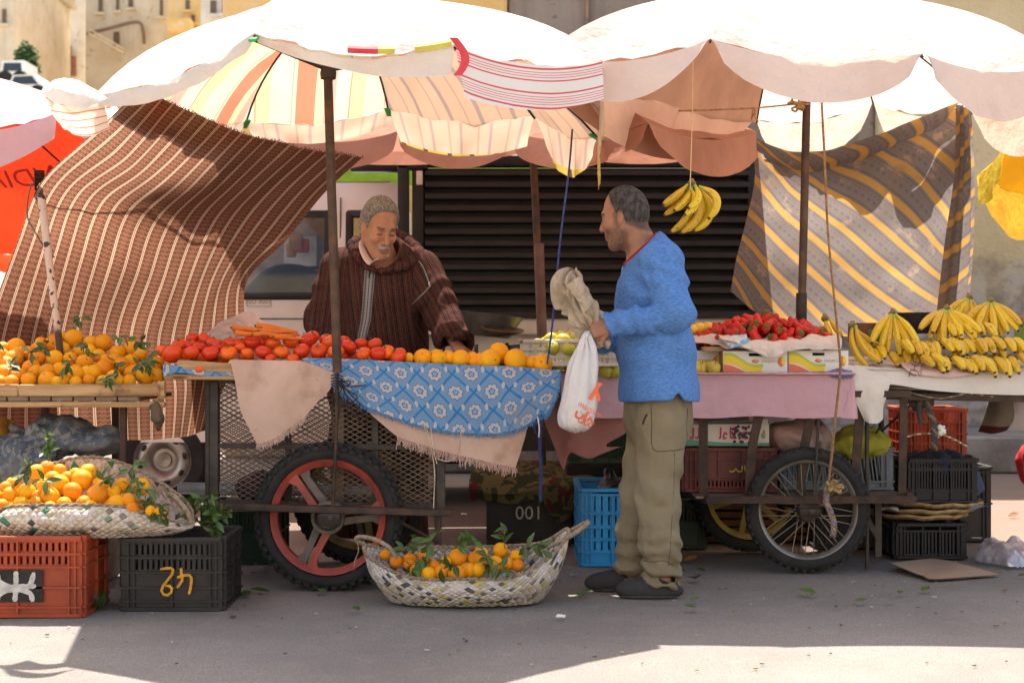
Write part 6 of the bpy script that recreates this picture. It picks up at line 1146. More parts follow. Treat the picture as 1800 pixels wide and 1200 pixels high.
# black bowl behind bananas, box at far right
c = P(1627, 562, 8.1); b = MB(); b.lathe([(0, -.07), (.13, -.07), (.15, -.06), (.185, .03), (.19, .035), (.18, .032), (.14, -.055), (0, -.062)], c, 40); tag(b.build('basin', pm('black_basin', '232126', '2e2b30', .5, 9.)), 'black plastic basin behind the banana bunches', 'basin')
b = MB(); b.box(P(1800, 582, 7.9)+np.array((.06, 0, 0)), (.16, .2, .14), bev=.003, mat=0); b.box(P(1800, 562, 7.9)+np.array((.06, 0, .0)), (.165, .205, .035), mat=1, bev=.003); tag(b.build('tea_box', [pm('green_card', (.22, .38, .1), (.2, .33, .08), .6), card_b]), 'green carton cut by the right edge behind the bananas', 'box')
b = MB(); b.box(P(1522, 585, 8.0), (.14, .2, .1), bev=.004); tag(b.build('wooden_tray', pm('reddish_board', '7a4a38', '5e372a', .8, 9.)), 'reddish wooden box end between strawberries and bananas', 'box'); b = MB(); b.box(P(1538, 590, 7.9), (.07, .03, .06), bev=.003); tag(b.build('leaf_carton', pm('leaf_green_card', '5f8442', '4b6c33', .7)), 'small green carton piece behind the curving bananas', 'box')
# ---------- leaves ----------
g = G('citrus_leaf'); c = g.mix(g.noise(20.), (.035, .075, .012), (.065, .12, .02)); c = g.n('HueSaturation', {'Hue': g.m('ADD', .48, g.m('MULTIPLY', g.rnd(), .04)), 'Value': g.m('ADD', .7, g.m('MULTIPLY', g.rnd(), .8)), 'Color': c}).outputs[0]; ux = g.xyz(g.uv)[0]; c = g.mix(g.step(g.m('ABSOLUTE', ux), .0016, .0006), c, (.16, .2, .05)); leaf_m = g.fin(c, .38, spec=.5, trans=.25)
twig_m = pm('green_twig', (.10, .12, .03), (.14, .10, .04), .7)
def leaf(b, p, d, n, L_=.06, w_=.026, curl=.25, mat=0):
    d = np.asarray(d, float); d /= np.linalg.norm(d); n = np.asarray(n, float); n = n-d*(n@d); n /= np.linalg.norm(n)+1e-9; s = np.cross(d, n)
    t = np.linspace(0, 1, 7); w = np.array([.08, .55, .92, 1., .85, .5, .03])*w_*.5; g_ = []; uv = []
    for k in range(7):
        c = p+d*L_*t[k]-n*curl*L_*t[k]**2; g_.append([c-s*w[k]+n*w[k]*.35, c, c+s*w[k]+n*w[k]*.35]); uv.append([(-w[k], t[k]*L_), (0, t[k]*L_), (w[k], t[k]*L_)])
    b.grid(np.array(g_), mat, np.array(uv))
def sprig(p, d, n, label, rr, L_=.1, lf=.06, group=None, name='leafy_twig'):
    p = np.asarray(p, float); d = np.asarray(d, float); d /= np.linalg.norm(d); b = MB(); e = p+d*L_; m_ = p+d*L_*.5+rr.normal(size=3)*.012; c = crom([p, m_, e], 10); b.tube(c, np.linspace(.0022, .0012, 10), 5, 1)
    n += 3
    for k in range(n):
        q = c[2+int(7*k/max(1, n-1))]; u = d*.5+rr.normal(size=3)*.75; u[1] -= .15; nn = np.array((0, -.6, .8))+rr.normal(size=3)*.35; leaf(b, q, u, nn, lf*rr.uniform(.75, 1.25), lf*.46*rr.uniform(.85, 1.15), rr.uniform(.05, .4))
    return tag(b.build(name, [leaf_m, twig_m]), label, 'twig', group)
rl = np.random.default_rng(31)
for (px, py, d, dx, dz, n, L_, lab) in ((135, 573, 7.2, .3, .4, 3, .06, 'leafy twig sticking up behind the largest orange on the plank table'), (70, 613, 7.1, -.4, -.1, 3, .05, 'light green leaves on the sunlit left slope of the plank table heap'), (205, 602, 7.15, 1, .1, 3, .06, 'broad dark leaf lying on the crest of the plank table oranges'), (148, 600, 7.12, .3, -.6, 4, .09, 'long twig hanging down the middle of the plank table heap'), (135, 632, 7.02, -.6, -.4, 3, .06, 'leaves curling between two front oranges at the middle of the plank rim'), (196, 628, 7.02, .2, -.8, 4, .08, 'drooping leaf cluster on the right half of the plank table heap'), (262, 622, 7.04, .05, -.9, 5, .08, 'leafy twig hanging at the right end of the plank table heap'), (232, 650, 6.98, .9, .3, 4, .07, 'long shiny leaves just above the big right end orange'), (175, 668, 6.95, .7, -.1, 4, .05, 'small leaf rosette by the plank rim'), (240, 605, 7.2, .8, .1, 3, .06, 'twig at the back right of the plank table heap'), (12, 606, 7.2, -.6, .1, 3, .05, 'leaf at the left picture edge of the plank table heap'), (15, 660, 6.97, .2, .6, 2, .05, 'yellowish leaf against the leftmost front oranges'), (80, 610, 7.15, .2, .3, 2, .06, 'pale leaf pair catching the sun on the plank table heap')):
    sprig(P(px, py, d-.045), (dx, -.3, dz), n, lab, rl, L_, .052, 'leafy twigs on the plank table')
# ---------- woven baskets ----------
def weave(name, cols, cell, acc):
    g = G(name); ux, uy = g.xyz(g.uv)[0:2]; r2 = .70710678
    p = g.m('DIVIDE', g.m('MULTIPLY', g.m('ADD', ux, uy), r2), cell); q = g.m('DIVIDE', g.m('MULTIPLY', g.m('SUBTRACT', ux, uy), r2), cell)
    ip, iq = g.m('FLOOR', p), g.m('FLOOR', q); fp, fq = g.m('FRACT', p), g.m('FRACT', q); par = g.m('FLOORED_MODULO', g.m('ADD', ip, iq), 2.)
    wn = g.n('TexWhiteNoise', {'Vector': g.vec(ip, iq)}, noise_dimensions='2D'); v = wn.outputs['Value']; rp = g.n('ValToRGB', {0: v}); cr = rp.color_ramp; cr.interpolation = 'CONSTANT'
    for k, (ps, cl) in enumerate(cols):
        e = cr.elements[0] if k == 0 else (cr.elements[1] if k == 1 else cr.elements.new(ps)); e.position = ps; e.color = cl+(1,)
    hp_ = g.m('SUBTRACT', 1., g.m('POWER', g.m('ABSOLUTE', g.m('SUBTRACT', g.m('MULTIPLY', fp, 2.), 1.)), 2.5)); hq = g.m('SUBTRACT', 1., g.m('POWER', g.m('ABSOLUTE', g.m('SUBTRACT', g.m('MULTIPLY', fq, 2.), 1.)), 2.5))
    h = g.m('ADD', g.m('MULTIPLY', par, g.m('MULTIPLY', hq, g.m('ADD', .4, g.m('MULTIPLY', hp_, .6)))), g.m('MULTIPLY', g.m('SUBTRACT', 1., par), g.m('MULTIPLY', hp_, g.m('ADD', .4, g.m('MULTIPLY', hq, .6)))))
    fib = g.noise(90., det=3.); c = g.mix(g.m('MULTIPLY', g.step(fib, .4, .75), .4), rp.outputs[0], (.22, .17, .12)); c = g.mix(g.m('MULTIPLY', g.step(g.noise(5., det=5.), .5, .7), .45), c, acc); g.bump(g.m('ADD', h, g.m('MULTIPLY', fib, .25)), .006); return g.fin(c, .85, spec=.2)
w1 = weave('pale_palm_weave', [(0, (0.650, 0.550, 0.438)), (.30, (0.550, 0.450, 0.338)), (.55, (0.625, 0.550, 0.500)), (.80, (0.450, 0.362, 0.263)), (.90, (.06, .06, .062)), (.955, (.04, .21, .12))], .025, (0.500, 0.413, 0.312))
w2 = weave('grey_palm_weave', [(0, (0.650, 0.572, 0.481)), (.3, (0.520, 0.442, 0.351)), (.5, (0.598, 0.559, 0.546)), (.72, (0.429, 0.364, 0.260)), (.84, (0.070, 0.072, 0.085)), (.95, (0.546, 0.429, 0.078))], .023, (0.390, 0.312, 0.221))
rim_m = pm('palm_rope', '9b8a74', '75644f', .9, 60., .004, 120.)
def basket(label, c, rx, ry, bx, by, rim_z, bot_z, bulge, m, seed, point=1.25, sag=None):
    """rim_z(a) gives the rim height at angle a; walls bulge out between the flat base and the rim"""
    t = thing('palm_basket', c, label, 'basket'); n = 120; a = np.arange(n+1)*2*math.pi/n; nt = 26; T = np.linspace(0, 1, nt)
    sy = np.sign(np.sin(a))*np.abs(np.sin(a))**point; rim = np.stack([c[0]+rx*np.cos(a), c[1]+ry*sy, rim_z(a)], 1); bot = np.stack([c[0]+bx*np.cos(a), c[1]+by*np.sin(a), bot_z(a)], 1)
    outd = np.stack([np.cos(a)*.6, np.sin(a), 0*a], 1)
    def shell(off):
        g_ = []
        for tt in T:
            e = tt**.8; q = lerp(bot, rim, e)+outd*(bulge*np.sin(math.pi*min(1, tt*1.0)**.8)-off)[..., None] if False else lerp(bot, rim, e)+outd*(bulge*math.sin(math.pi*tt**.8)-off); q = q+outd*(.006*fbm(np.stack([np.cos(a)*4, np.sin(a)*4, 0*a+tt*4], 1), 1.1, seed))[:, None]; g_.append(q)
        g_ = np.array(g_); g_[..., 2] = np.maximum(g_[..., 2], bot_z(a)[None]); return g_
    g_ = shell(0); per = np.r_[0, np.cumsum(np.linalg.norm(np.diff(g_[nt//2], axis=0), axis=1))]; hh = np.linalg.norm(np.diff(g_, axis=0), axis=2).mean(1); vv = np.r_[0, np.cumsum(hh)]
    uv = np.stack(np.broadcast_arrays(per[None], vv[:, None]), -1); b = MB(); b.grid(g_, 0, uv); gi = shell(.014); b.grid(gi[:, ::-1], 0, uv)
    fl = np.stack([np.array([[c[0], c[1], bot_z(np.array([0.]))[0]+.004]]*(n+1)), g_[0]+np.array((0, 0, .002))]); b.grid(fl, 0, np.stack([np.stack([fl[0][:, 0]+a*0, fl[0][:, 1]], 1), fl[1][:, :2]]))
    b.build('weave', m, t); b = MB(); r_ = (g_[-1]+gi[-1])/2
    for ph in (0, math.pi):
        k = np.linspace(0, 1, 360); q = crom(r_, 360); w_ = k*2*math.pi*46+ph; q = q+np.stack([.004*np.cos(w_)*np.cos(k*6.28), .004*np.cos(w_)*np.sin(k*6.28), .005*np.sin(w_)+.003], 1); b.tube(q, .0055, 6)
    b.build('rim', rim_m, t); return t
Cb = np.array((-1.77, 6.47, .28)); rz = lambda a: .512+.072*np.sin(a)-.155*np.cos(a)**2+.008*np.sin(a*5); bz_ = lambda a: .297+.02*np.abs(np.cos(a))-.03*np.exp(-((np.cos(a)-.1)/.35)**2)*(np.abs(np.cos(a)) < 2)+.02*(np.cos(a) > .75)
bk1 = basket('big floppy palm basket of oranges resting on two crates', Cb, .475, .2, .41, .15, rz, lambda a: .300+0*a, .055, w1, 5)
b = MB(); q = [P(296, 868, 6.5), P(306, 872, 6.46), P(322, 890, 6.42), P(332, 905, 6.42), P(336, 918, 6.42)]; cc = crom(q, 40); b.tube(cc, .0105*(1+.1*(np.arange(40) % 2)), 8); b.build('handle', rim_m, bk1)
b = MB(); q = [P(-60, 868, 6.5), P(-80, 885, 6.46), P(-90, 915, 6.42)]; cc = crom(q, 30); b.tube(cc, .0105, 8); b.build('handle', rim_m, bk1)
bl = [(x/4, y/4+700, r/4) for x, y, r in [(75,680,62),(190,660,65),(260,520,62),(330,490,55),(350,690,70),(370,570,62),(420,605,72),(510,655,70),(575,575,78),(620,520,62),(690,680,80),(820,735,65),(725,610,55),(900,720,60),(470,560,50),(420,505,48),(990,620,66),(860,610,55),(45,630,50),(90,600,50),(310,610,52),(150,740,56),(590,740,60),(450,745,56),(15,755,52),(250,740,52),(930,775,50),(1060,790,40),(1110,800,36),(1145,825,34),(800,660,52),(270,690,52),(530,535,50),(700,600,50),(-40,690,60),(-90,720,60),(640,760,50),(350,770,50),(780,770,50)]]
heap('orange', [(x, y, 6.33+max(0, 890-y)*.0030, r) for x, y, r in bl]+[(random.uniform(-20, 250), random.uniform(880, 905), random.uniform(6.36, 6.52), 15) for k in range(16)], om(), [peel, scar], lambda px, py, d, rp: 'orange in the lowest row against the front rim of the big basket' if py > 876 and d < 6.4 else ('large orange facing out in the middle of the big basket' if rp >= 19 else ('orange at the right end of the big basket among leaves' if px > 205 else ('orange near the peak of the big basket heap' if py < 850 else 'orange on the left slope of the big basket heap'))), 'oranges in the big basket', 'orange', OR0, 41)
for (px, py, d, dx, dz, n, L_, lab) in ((80, 800, 6.5, .2, 1., 7, .09, 'upright leafy sprig rising from the big basket heap'), (50, 812, 6.46, -.3, -.8, 6, .09, 'dark leaves hanging down the left of the big basket heap'), (175, 838, 6.42, 1, .15, 6, .1, 'leafy twig across the middle right of the big basket'), (215, 845, 6.42, .9, -.3, 7, .12, 'dense leaves over the right end of the big basket'), (255, 872, 6.4, .8, -.5, 7, .1, 'leaves trailing to the right tip of the big basket'), (232, 826, 6.52, .8, .6, 3, .05, 'single broad leaf standing above the right rim of the big basket'), (60, 840, 6.38, .6, -.1, 4, .06, 'leaves between the front oranges of the big basket'), (8, 862, 6.36, -.4, .2, 4, .06, 'leaves at the left edge of the big basket'), (265, 890, 6.36, .7, -.5, 5, .08, 'pale leaves against the right front rim of the big basket')):
    sprig(P(px, py, d-.04), (dx, -.25, dz), n, lab, rl, L_, .055, 'leafy twigs in the big basket')
for k, (px, py, dx, dz, n) in enumerate([(352, 893, .2, .7, 5), (366, 912, .3, .4, 5), (350, 918, -.2, .3, 5), (372, 888, .1, 1., 4), (362, 925, .4, .2, 7), (345, 900, -.4, .7, 6), (385, 905, .7, .3, 6), (370, 928, .3, -.3, 5)]): sprig(P(px, py, 6.55), (dx, -.3, dz), n, 'leafy citrus twig in the bushy pile on the black numbered crate', rl, .05, .052, 'twigs piled on the numbered crate')
Cf = np.array((-.19, 6.63, 0)); rzf = lambda a: .155+.045*np.sin(a)+.10*np.abs(np.cos(a))**4+.035*np.cos(a)**3+.004*np.sin(a*7)
bk2 = basket('low palm basket of oranges with leaves standing on the asphalt', Cf, .43, .19, .315, .16, rzf, lambda a: .003+0*a, .04, w2, 9, 1.3)
b = MB(); cc = crom([P(640, 955, 6.6), P(626, 950, 6.58), P(632, 943, 6.56), P(660, 948, 6.55), P(684, 962, 6.53), P(697, 980, 6.52)], 40); b.tube(cc, .009*(1+.1*(np.arange(40) % 2)), 8); b.build('handle', rim_m, bk2)
b = MB(); cc = crom([P(960, 962, 6.6), P(995, 946, 6.6), P(1020, 930, 6.6), P(1034, 918, 6.6), P(1022, 922, 6.66), P(990, 940, 6.68)], 40); b.tube(cc, .0095*(1+.1*(np.arange(40) % 2)), 8); b.build('handle', rim_m, bk2)
b = MB(); cc = crom([P(628, 952, 6.55), P(630, 968, 6.54), P(624, 985, 6.54), P(622, 1002, 6.54)], 14); b.tube(cc, .002, 5); b.build('loose_fibre', rim_m, bk2)
fl_ = [(x/3+400, y/3+700, r/3) for x, y, r in [(1040,835,42),(1090,885,34),(1215,840,52),(1320,845,46),(1125,915,42),(960,850,36),(960,872,34),(1275,905,40),(1325,905,40),(1150,865,34),(1150,890,34),(1340,815,36),(830,825,30),(1000,900,40),(1060,925,40),(1200,925,40),(890,860,36)]]+[(x/3+800, y/3+700, r/3) for x, y, r in [(20,840,48),(110,845,44),(210,870,44),(240,800,42),(140,900,44),(60,905,40),(280,870,36),(130,810,32),(320,830,34),(170,880,34),(20,920,40),(330,880,34)]]
heap('orange', [(x, y, 6.5+max(0, 1008-y)*.0042, r) for x, y, r in fl_], om(), [peel, scar], lambda px, py, d, rp: 'orange at the left handle end of the low basket' if px < 735 else ('orange low against the front rim of the low basket' if py > 995 else ('biggest orange on top of the low basket heap' if rp > 17 else ('orange at the right of the low basket under drooping leaves' if px > 860 else 'orange in the middle of the low basket heap'))), 'oranges in the low basket', 'orange', OR0, 43)
for (px, py, d, dx, dz, n, L_, lab) in ((705, 965, 6.6, .4, .4, 6, .08, 'dark leaves by the left handle of the low basket'), (745, 975, 6.55, -.3, -.4, 6, .08, 'leaves among the left oranges of the low basket'), (762, 962, 6.56, .2, .9, 4, .06, 'pointed leaf standing up at the middle of the low basket'), (800, 962, 6.62, .8, .3, 8, .1, 'leafy twigs along the back rim of the low basket'), (850, 965, 6.56, .2, -.8, 6, .08, 'leaves hanging over the right oranges of the low basket'), (888, 965, 6.6, .1, 1., 3, .09, 'tall bare twig with leaves rising from the low basket'), (915, 965, 6.58, .8, .0, 6, .09, 'large leaves at the right end of the low basket'), (800, 995, 6.47, -.8, -.1, 4, .06, 'leaves on the front rim oranges of the low basket'), (870, 985, 6.5, .4, -.5, 5, .06, 'leaves lower right in the low basket')):
    sprig(P(px, py, d-.03), (dx, -.25, dz), n, lab, rl, L_, .058, 'leafy twigs in the low basket')
# fallen leaves on the asphalt
lf_spots = [(182, 1072, .09), (445, 1010, .07), (475, 1043, .075), (430, 1052, .07), (573, 1046, .055), (632, 1077, .05), (655, 1032, .07), (1050, 1012, .07), (1022, 1048, .05), (1028, 1052, .05), (1213, 1018, .09), (1220, 1020, .06), (1227, 1071, .06), (1213, 1059, .05), (1435, 1047, .08), (1430, 1004, .06), (1500, 1060, .05), (1565, 1058, .04), (1620, 1042, .06), (457, 1007, .05), (400, 1052, .04), (1240, 1008, .05), (1205, 1008, .05), (610, 1046, .03), (1790, 1016, .04), (1580, 1047, .04)]
rg_ = np.random.default_rng(77)
for k, (px, py, L_) in enumerate(lf_spots):
    d = 1.08*F/(py-600); p = P(px, py, d); p[2] = .004; a = rg_.uniform(0, 6.28) if k else 2.; b = MB()
    for j in range(3 if k == 0 else 1): leaf(b, p+np.array((0, 0, .006)), (math.cos(a+j*1.5), math.sin(a+j*1.5)*.8, .05+(.5 if k == 0 else 0)), (0, -.25 if k else -.8, 1.), L_*1.2, L_*.6, -.12)
    lab = 'curled light green leaf cluster on the asphalt between the two front crates' if k == 0 else ('fallen green leaf on the asphalt left of the low basket' if px < 700 else ('fallen green leaf on the asphalt near the customer\'s shoes' if px < 1260 else 'fallen green leaf on the asphalt in front of the wire wheel cart'))
    tag(b.build('fallen_leaf', leaf_m), lab, 'leaf', None if k == 0 else 'fallen leaves on the asphalt')
dry = pm('dry_leaf', '8a5a34', '6b4426', .8, 30.)
for px, py, L_, lab in ((1202, 987, .07, 'dry brown leaf lying behind the customer\'s heel'), (1772, 909, .07, 'dry brown leaf on the sunlit ground at the right'), (1735, 968, .06, 'dry leaf beside the small black crate')):
    d = 1.08*F/(py-600); p = P(px, py, d); p[2] = .006; b = MB(); leaf(b, p, (1, .2, .06), (0, -.5, 1), L_, L_*.6, -.3); tag(b.build('dry_leaf', dry), lab, 'leaf')
for px, py, lab in ((815, 908, 'torn white paper bit on the ground behind the low basket'), (1010, 1014, 'tiny pale litter near the customer\'s far shoe'), (985, 1088, 'small blue and white wrapper on the asphalt')):
    d = 1.08*F/(py-600); p = P(px, py, d); p[2] = .004; scrap('paper_scrap', p, [(-.02, 0), (.018, .004), (.022, .03), (-.012, .035)], paper, lab)
# ---------- bundles, blankets and boxes under the stalls ----------
def lump(name, f, lo, hi, res, m, label, cat, par=None, uvs=None):
    V, f_ = sdf(f, lo, hi, res); b = MB(); b.add(V, f_, 0, uvs(V) if uvs else None); o = b.build(name, m, par)
    return tag(o, label, cat) if par is None else o
def folds(p, sc, amp, seed, st=(1, 1, 1)):
    q = p*np.asarray(st); n = fbm(q, sc, seed, 3); return amp*(1-2*np.abs(n))
g = G('damask_cloth'); n = g.noise(24., det=2., dist=1.2); c = g.mix(g.step(n, .5, .54), (.085, .10, .125), (.20, .195, .19)); c = g.mix(g.step(g.noise(2.6, det=4.), .45, .6), c, (.16, .15, .145)); damask = g.fin(c, .8, spec=.2)
A = [P(40, 805, 7.1), P(110, 765, 7.15), P(170, 780, 7.1)]
lump('damask_bundle', lambda p: smin(smin(ellp(p, A[0], (.16, .16, .14)), ellp(p, A[1], (.15, .16, .1)), .06), ellp(p, A[2], (.12, .14, .065)), .05)+folds(p, 9., .022, 5, (1, 1, 1.4)), (-2.6, 6.8, .3), (-1.6, 7.45, .85), .012, damask, 'crumpled grey blue damask cloth bundle under the plank table', 'cloth')
b = MB()
for k in range(3): b.beam((-2.55, 6.98, .10+.13*k), (-1.80, 6.98, .10+.13*k), .014, .11, bev=.002)
for x in (-2.4, -1.9): b.box((x, 7.0, .25), (.05, .03, .5))
b.box((-2.17, 7.2, .24), (.72, .4, .46)); tag(b.build('wooden_crate', wood_g), 'grey wooden crate under the damask bundle, behind the big basket', 'crate')
cloth('yellow_cloth', [[(-20, 735, 7.2), (5, 733, 7.2), (26, 740, 7.2)], [(-20, 765, 7.17), (4, 765, 7.15), (22, 770, 7.2)], [(-20, 790, 7.18), (0, 792, 7.16), (12, 785, 7.2)]], pm('mustard_cloth', '8f6216', '6d4a14', .85, 8.), 'mustard cloth end at the left picture edge beneath the plank table', 16, 14, .02, 12., 61)
b = MB(); b.tube([(-1.55, 7.4, .40), (-.55, 7.4, .385)], .027, 14); tag(b.build('plastic_pipe', pm('grey_pvc', 'a7a8aa', '8b8a8c', .5, 6.)), 'pale grey plastic pipe lying through the left cart', 'pipe')
lump('sack_bundle', lambda p: ellp(p, (-1.16, 7.45, .40), (.14, .16, .075))+folds(p, 12., .012, 8), (-1.4, 7.2, .25), (-.9, 7.7, .55), .012, pm('plum_cloth', '4a2f3a', '35222b', .85, 9.), 'plum coloured sack lying inside the left cart', 'sack')
g = G('camouflage_blanket'); n = g.noise(6.5, det=3., dist=2.2); c = g.mix(g.step(n, .48, .52), (.115, .10, .045), (.035, .042, .022)); c = g.mix(g.step(g.noise(4.6, det=2., dist=1.5), .6, .63), c, (.10, .022, .024)); g.bump(g.noise(160.), .003); blank = g.fin(c, .95, spec=.05)
rows = [[(838, 812, 8.95), (900, 808, 8.97), (970, 809, 8.97), (1040, 815, 8.95), (1066, 822, 8.9)], [(830, 828, 8.6), (895, 826, 8.6), (965, 828, 8.6), (1035, 832, 8.6), (1062, 840, 8.6)], [(824, 850, 8.42), (880, 862, 8.41), (945, 855, 8.41), (1010, 850, 8.42), (1045, 858, 8.45)], [(828, 878, 8.42), (888, 874, 8.40), (930, 875, 8.40), (985, 900, 8.40), (1020, 885, 8.42)], [(838, 880, 8.43), (908, 886, 8.40), (940, 878, 8.40), (980, 918, 8.40), (1018, 892, 8.42)]]
cloth('floral_blanket', rows, blank, 'olive and maroon floral blanket draped over the chalked crate', 60, 50, .012, 7., 71, cat='blanket')
lump('black_bag', lambda p: smin(ellp(p, P(1082, 862, 7.85), (.1, .12, .06)), ellp(p, P(1070, 840, 7.9), (.03, .03, .06)), .05)+folds(p, 16., .01, 3), P(1020, 900, 7.6), P(1140, 800, 8.1), .01, pm('black_bag_film', '17161a', '222026', .4, 9.), 'crumpled black bag lying on the blue crate', 'bag')
gx0, gx1 = P(1205, 0, 7.72)[0], P(1352, 0, 7.72)[0]; t = thing('grape_box', ((gx0+gx1)/2, 7.85, .574), 'white fruit carton printed with grapes and red script on the red crate', 'box'); b = MB(); zt_ = P(0, 745, 7.72)[2]; b.box(((gx0+gx1)/2, 7.87, (.574+zt_)/2), (gx1-gx0, .3, zt_-.574), bev=.002); b.box((gx1-.03, 7.87, zt_+.012), (.05, .28, .024), mat=0); b.build('carton', card_w, t)
u = np.linspace(0, 1, 24); b = MB(); yy = 7.7185; w_ = gx1-gx0
b.grid(np.stack([np.stack([gx0+u*w_, 0*u+yy, .574+.035*(1-u)**2+.016*u], 1), np.stack([gx0+u*w_, 0*u+yy, .576+0*u], 1)])); b.build('lime_wave', pm('teal_print', (.12, .35, .25), (.1, .3, .2), .6), t, smooth=False)
b = MB(); rr = np.random.default_rng(3)
for k in range(34): b.ell((gx0+w_*(.60+.10*rr.random()*2-.03)+rr.normal()*.006, yy-.0005*k*.1, .632+rr.normal()*.018), (.008, .002, .008), None, 10, 6, int(rr.random() > .55))
b.build('grape_print', [pm('dark_grape', (.06, .03, .09), (.04, .02, .06), .5), pm('red_grape', (.22, .03, .06), (.16, .02, .05), .5)], t)
ar2 = strokes([[(.0, .022), (-.001, -.006), (-.006, -.010)], [(.018, -.008), (.008, -.010), (.012, .006), (.02, .0)], [(.03, .024), (.03, -.006), (.04, -.008)], [(-.05, .022), (-.05, -.008)], [(-.066, .022), (-.067, -.006), (-.078, -.008)], [(-.095, -.006), (-.085, -.008), (-.083, .02)]], .0055)
b = MB(); b.add(*lay(ar2, (gx0+w_*.42, yy, .628), (1.6, 0, 0), (0, 0, 1.7))); b.build('lettering', pm('red_script', (.5, .05, .12), (.45, .05, .1), .6), t, smooth=False)
b = MB(); b.ell((gx0+w_*.93, yy, .625), (.012, .002, .016), None, 10, 6); b.ell((gx0+w_*.94, yy, .642), (.006, .002, .012), None, 10, 6); b.build('pear_print', pm('pale_pear', (.36, .36, .26), (.3, .3, .2), .6), t)
pk = P(1408, 768, 7.85); lump('pink_bundle', lambda p: smin(ellp(p, pk, (.16, .15, .09)), ellp(p, pk+(-.08, -.03, -.0), (.09, .12, .085)), .03)+.010*np.sin((p[:, 0]-pk[0])*55+np.hypot(p[:, 0]-pk[0], p[:, 2]-pk[2]+.1)*60)+folds(p, 8., .01, 2), pk-(.3, .25, .2), pk+(.3, .25, .2), .011, pm('pink_grey_cloth', (.42, .26, .24), (.3, .24, .22), .85, 5.), 'rolled pink and grey cloth bundle on the right cart shelf', 'cloth')
lm = P(1515, 778, 7.86); lime_c = pm('lime_cloth', (.36, .34, .045), (.3, .28, .035), .8, 4., spec=.2)
t_ = lump('lime_bundle', lambda p: smin(ellp(p, lm, (.15, .17, .085)), ellp(p, lm+(-.09, -.05, -.02), (.07, .1, .06)), .03)+.006*np.sin(np.arctan2(p[:, 2]-lm[2]+.02, p[:, 0]-lm[0]+.09)*2+np.hypot(p[:, 0]-lm[0]+.09, p[:, 2]-lm[2]+.02)*130)*np.exp(-((p[:, 0]-lm[0]+.09)/.12)**2)+folds(p, 9., .012, 6), lm-(.3, .28, .2), lm+(.3, .28, .2), .010, lime_c, 'rolled lime yellow cloth bundle tied with a dark cord', 'cloth')
b = MB(); a = np.linspace(-.6, 3.4, 26); b.tube(np.stack([lm[0]+.035+.02*np.sin(a), lm[1]-.19*np.cos(a-1.57), lm[2]+.10*np.sin(a)], 1)[::-1], .005, 6); b.build('cord', pm('navy_cord', '2a3038', '39424b', .8), t_)
lump('navy_cloth', lambda p: ellp(p, P(1650, 812, 8.15), (.16, .18, .07))+folds(p, 12., .016, 4), P(1560, 870, 7.9), P(1760, 770, 8.45), .011, pm('navy_fabric', '2b2f45', '1e2132', .85, 6.), 'dark navy cloth heaped in the top black crate', 'cloth')
b = None; cloth('navy_cloth', [[(1700, 815, 8.1), (1712, 822, 8.1), (1722, 835, 8.15)], [(1706, 840, 8.05), (1722, 850, 8.08), (1728, 858, 8.12)], [(1706, 872, 8.05), (1718, 870, 8.08), (1726, 862, 8.12)]], pm('slate_fabric', '40445c', '2d3044', .85, 6.), 'slate blue cloth flap hanging off the top black crate', 14, 14, .014, 14., 81)
g = G('old_rug'); v_ = g.xyz(g.uv)[1]; c = g.mix(g.noise(12.), (.10, .075, .055), (.14, .11, .085)); c = g.mix(g.step(v_, .14, .15), c, (.045, .012, .010)); rug = g.fin(c, .95, spec=.05)
cloth('rug', [[(1740, 700, 7.9), (1760, 700, 7.88), (1782, 700, 7.9)], [(1730, 730, 7.9), (1757, 732, 7.86), (1780, 735, 7.9)], [(1719, 758, 7.9), (1745, 762, 7.87), (1768, 756, 7.9)]], rug, 'dark red edged rug end hanging below the banana table', 16, 24, .008, 9., 83)
cloth('grey_drape', [[(1756, 698, 8.0), (1785, 698, 7.98), (1830, 698, 8.0)], [(1754, 728, 7.98), (1786, 728, 7.95), (1828, 728, 8.0)], [(1752, 752, 7.98), (1786, 757, 7.95), (1826, 755, 8.0)]], pm('grey_pink_drape', (.34, .28, .27), (.27, .22, .21), .85, 5.), 'greyish drape hanging under the right end of the banana table', 24, 16, .014, 9., 85)
# ropes
def braid(name, pts, r, m, label, n=60, strands=3, pitch=.05, par=None):
    c = crom([P(*q) for q in pts], n); L_ = np.r_[0, np.cumsum(np.linalg.norm(np.diff(c, axis=0), axis=1))]; b = MB()
    for k in range(strands):
        a = L_/pitch*6.28+k*6.28/strands; b.tube(c+np.stack([np.cos(a)*r*.55, np.sin(a)*r*.55, 0*a], 1), r*.6, 6, k % (2 if isinstance(m, list) else 1))
    o = b.build(name, m, par); return tag(o, label, 'rope') if par is None else o
straw_r = pm('straw_rope', 'a07a52', '7c5a3c', .9, 60.); pur_r = pm('mauve_rope', '8b7a86', '6a5a64', .9, 50.); och_r = pm('ochre_rope', 'a08a5a', '7c6840', .9, 50.)
rp_ = braid('hanging_rope', [(1443, 152, 7.35), (1449, 270, 7.33), (1455, 400, 7.33), (1466, 520, 7.33), (1474, 600, 7.33), (1477, 650, 7.34), (1470, 720, 7.36), (1462, 800, 7.37), (1456, 850, 7.38)], .006, straw_r, 'long tan rope hanging from the right parasol down to the wire wheel', 160)
b = MB(); rr = np.random.default_rng(12); c0 = P(1458, 852, 7.37)
for k in range(5): a = k*1.3; b.tube(crom([c0, c0+np.array((.03*math.cos(a), -.02, .02*math.sin(a)))*1.2+(.02, 0, -.01), c0+np.array((.05*math.cos(a+.5)*.6+.02, -.01, .02*math.sin(a))), c0+(.0, 0, -.02)], 12), .008, 6)
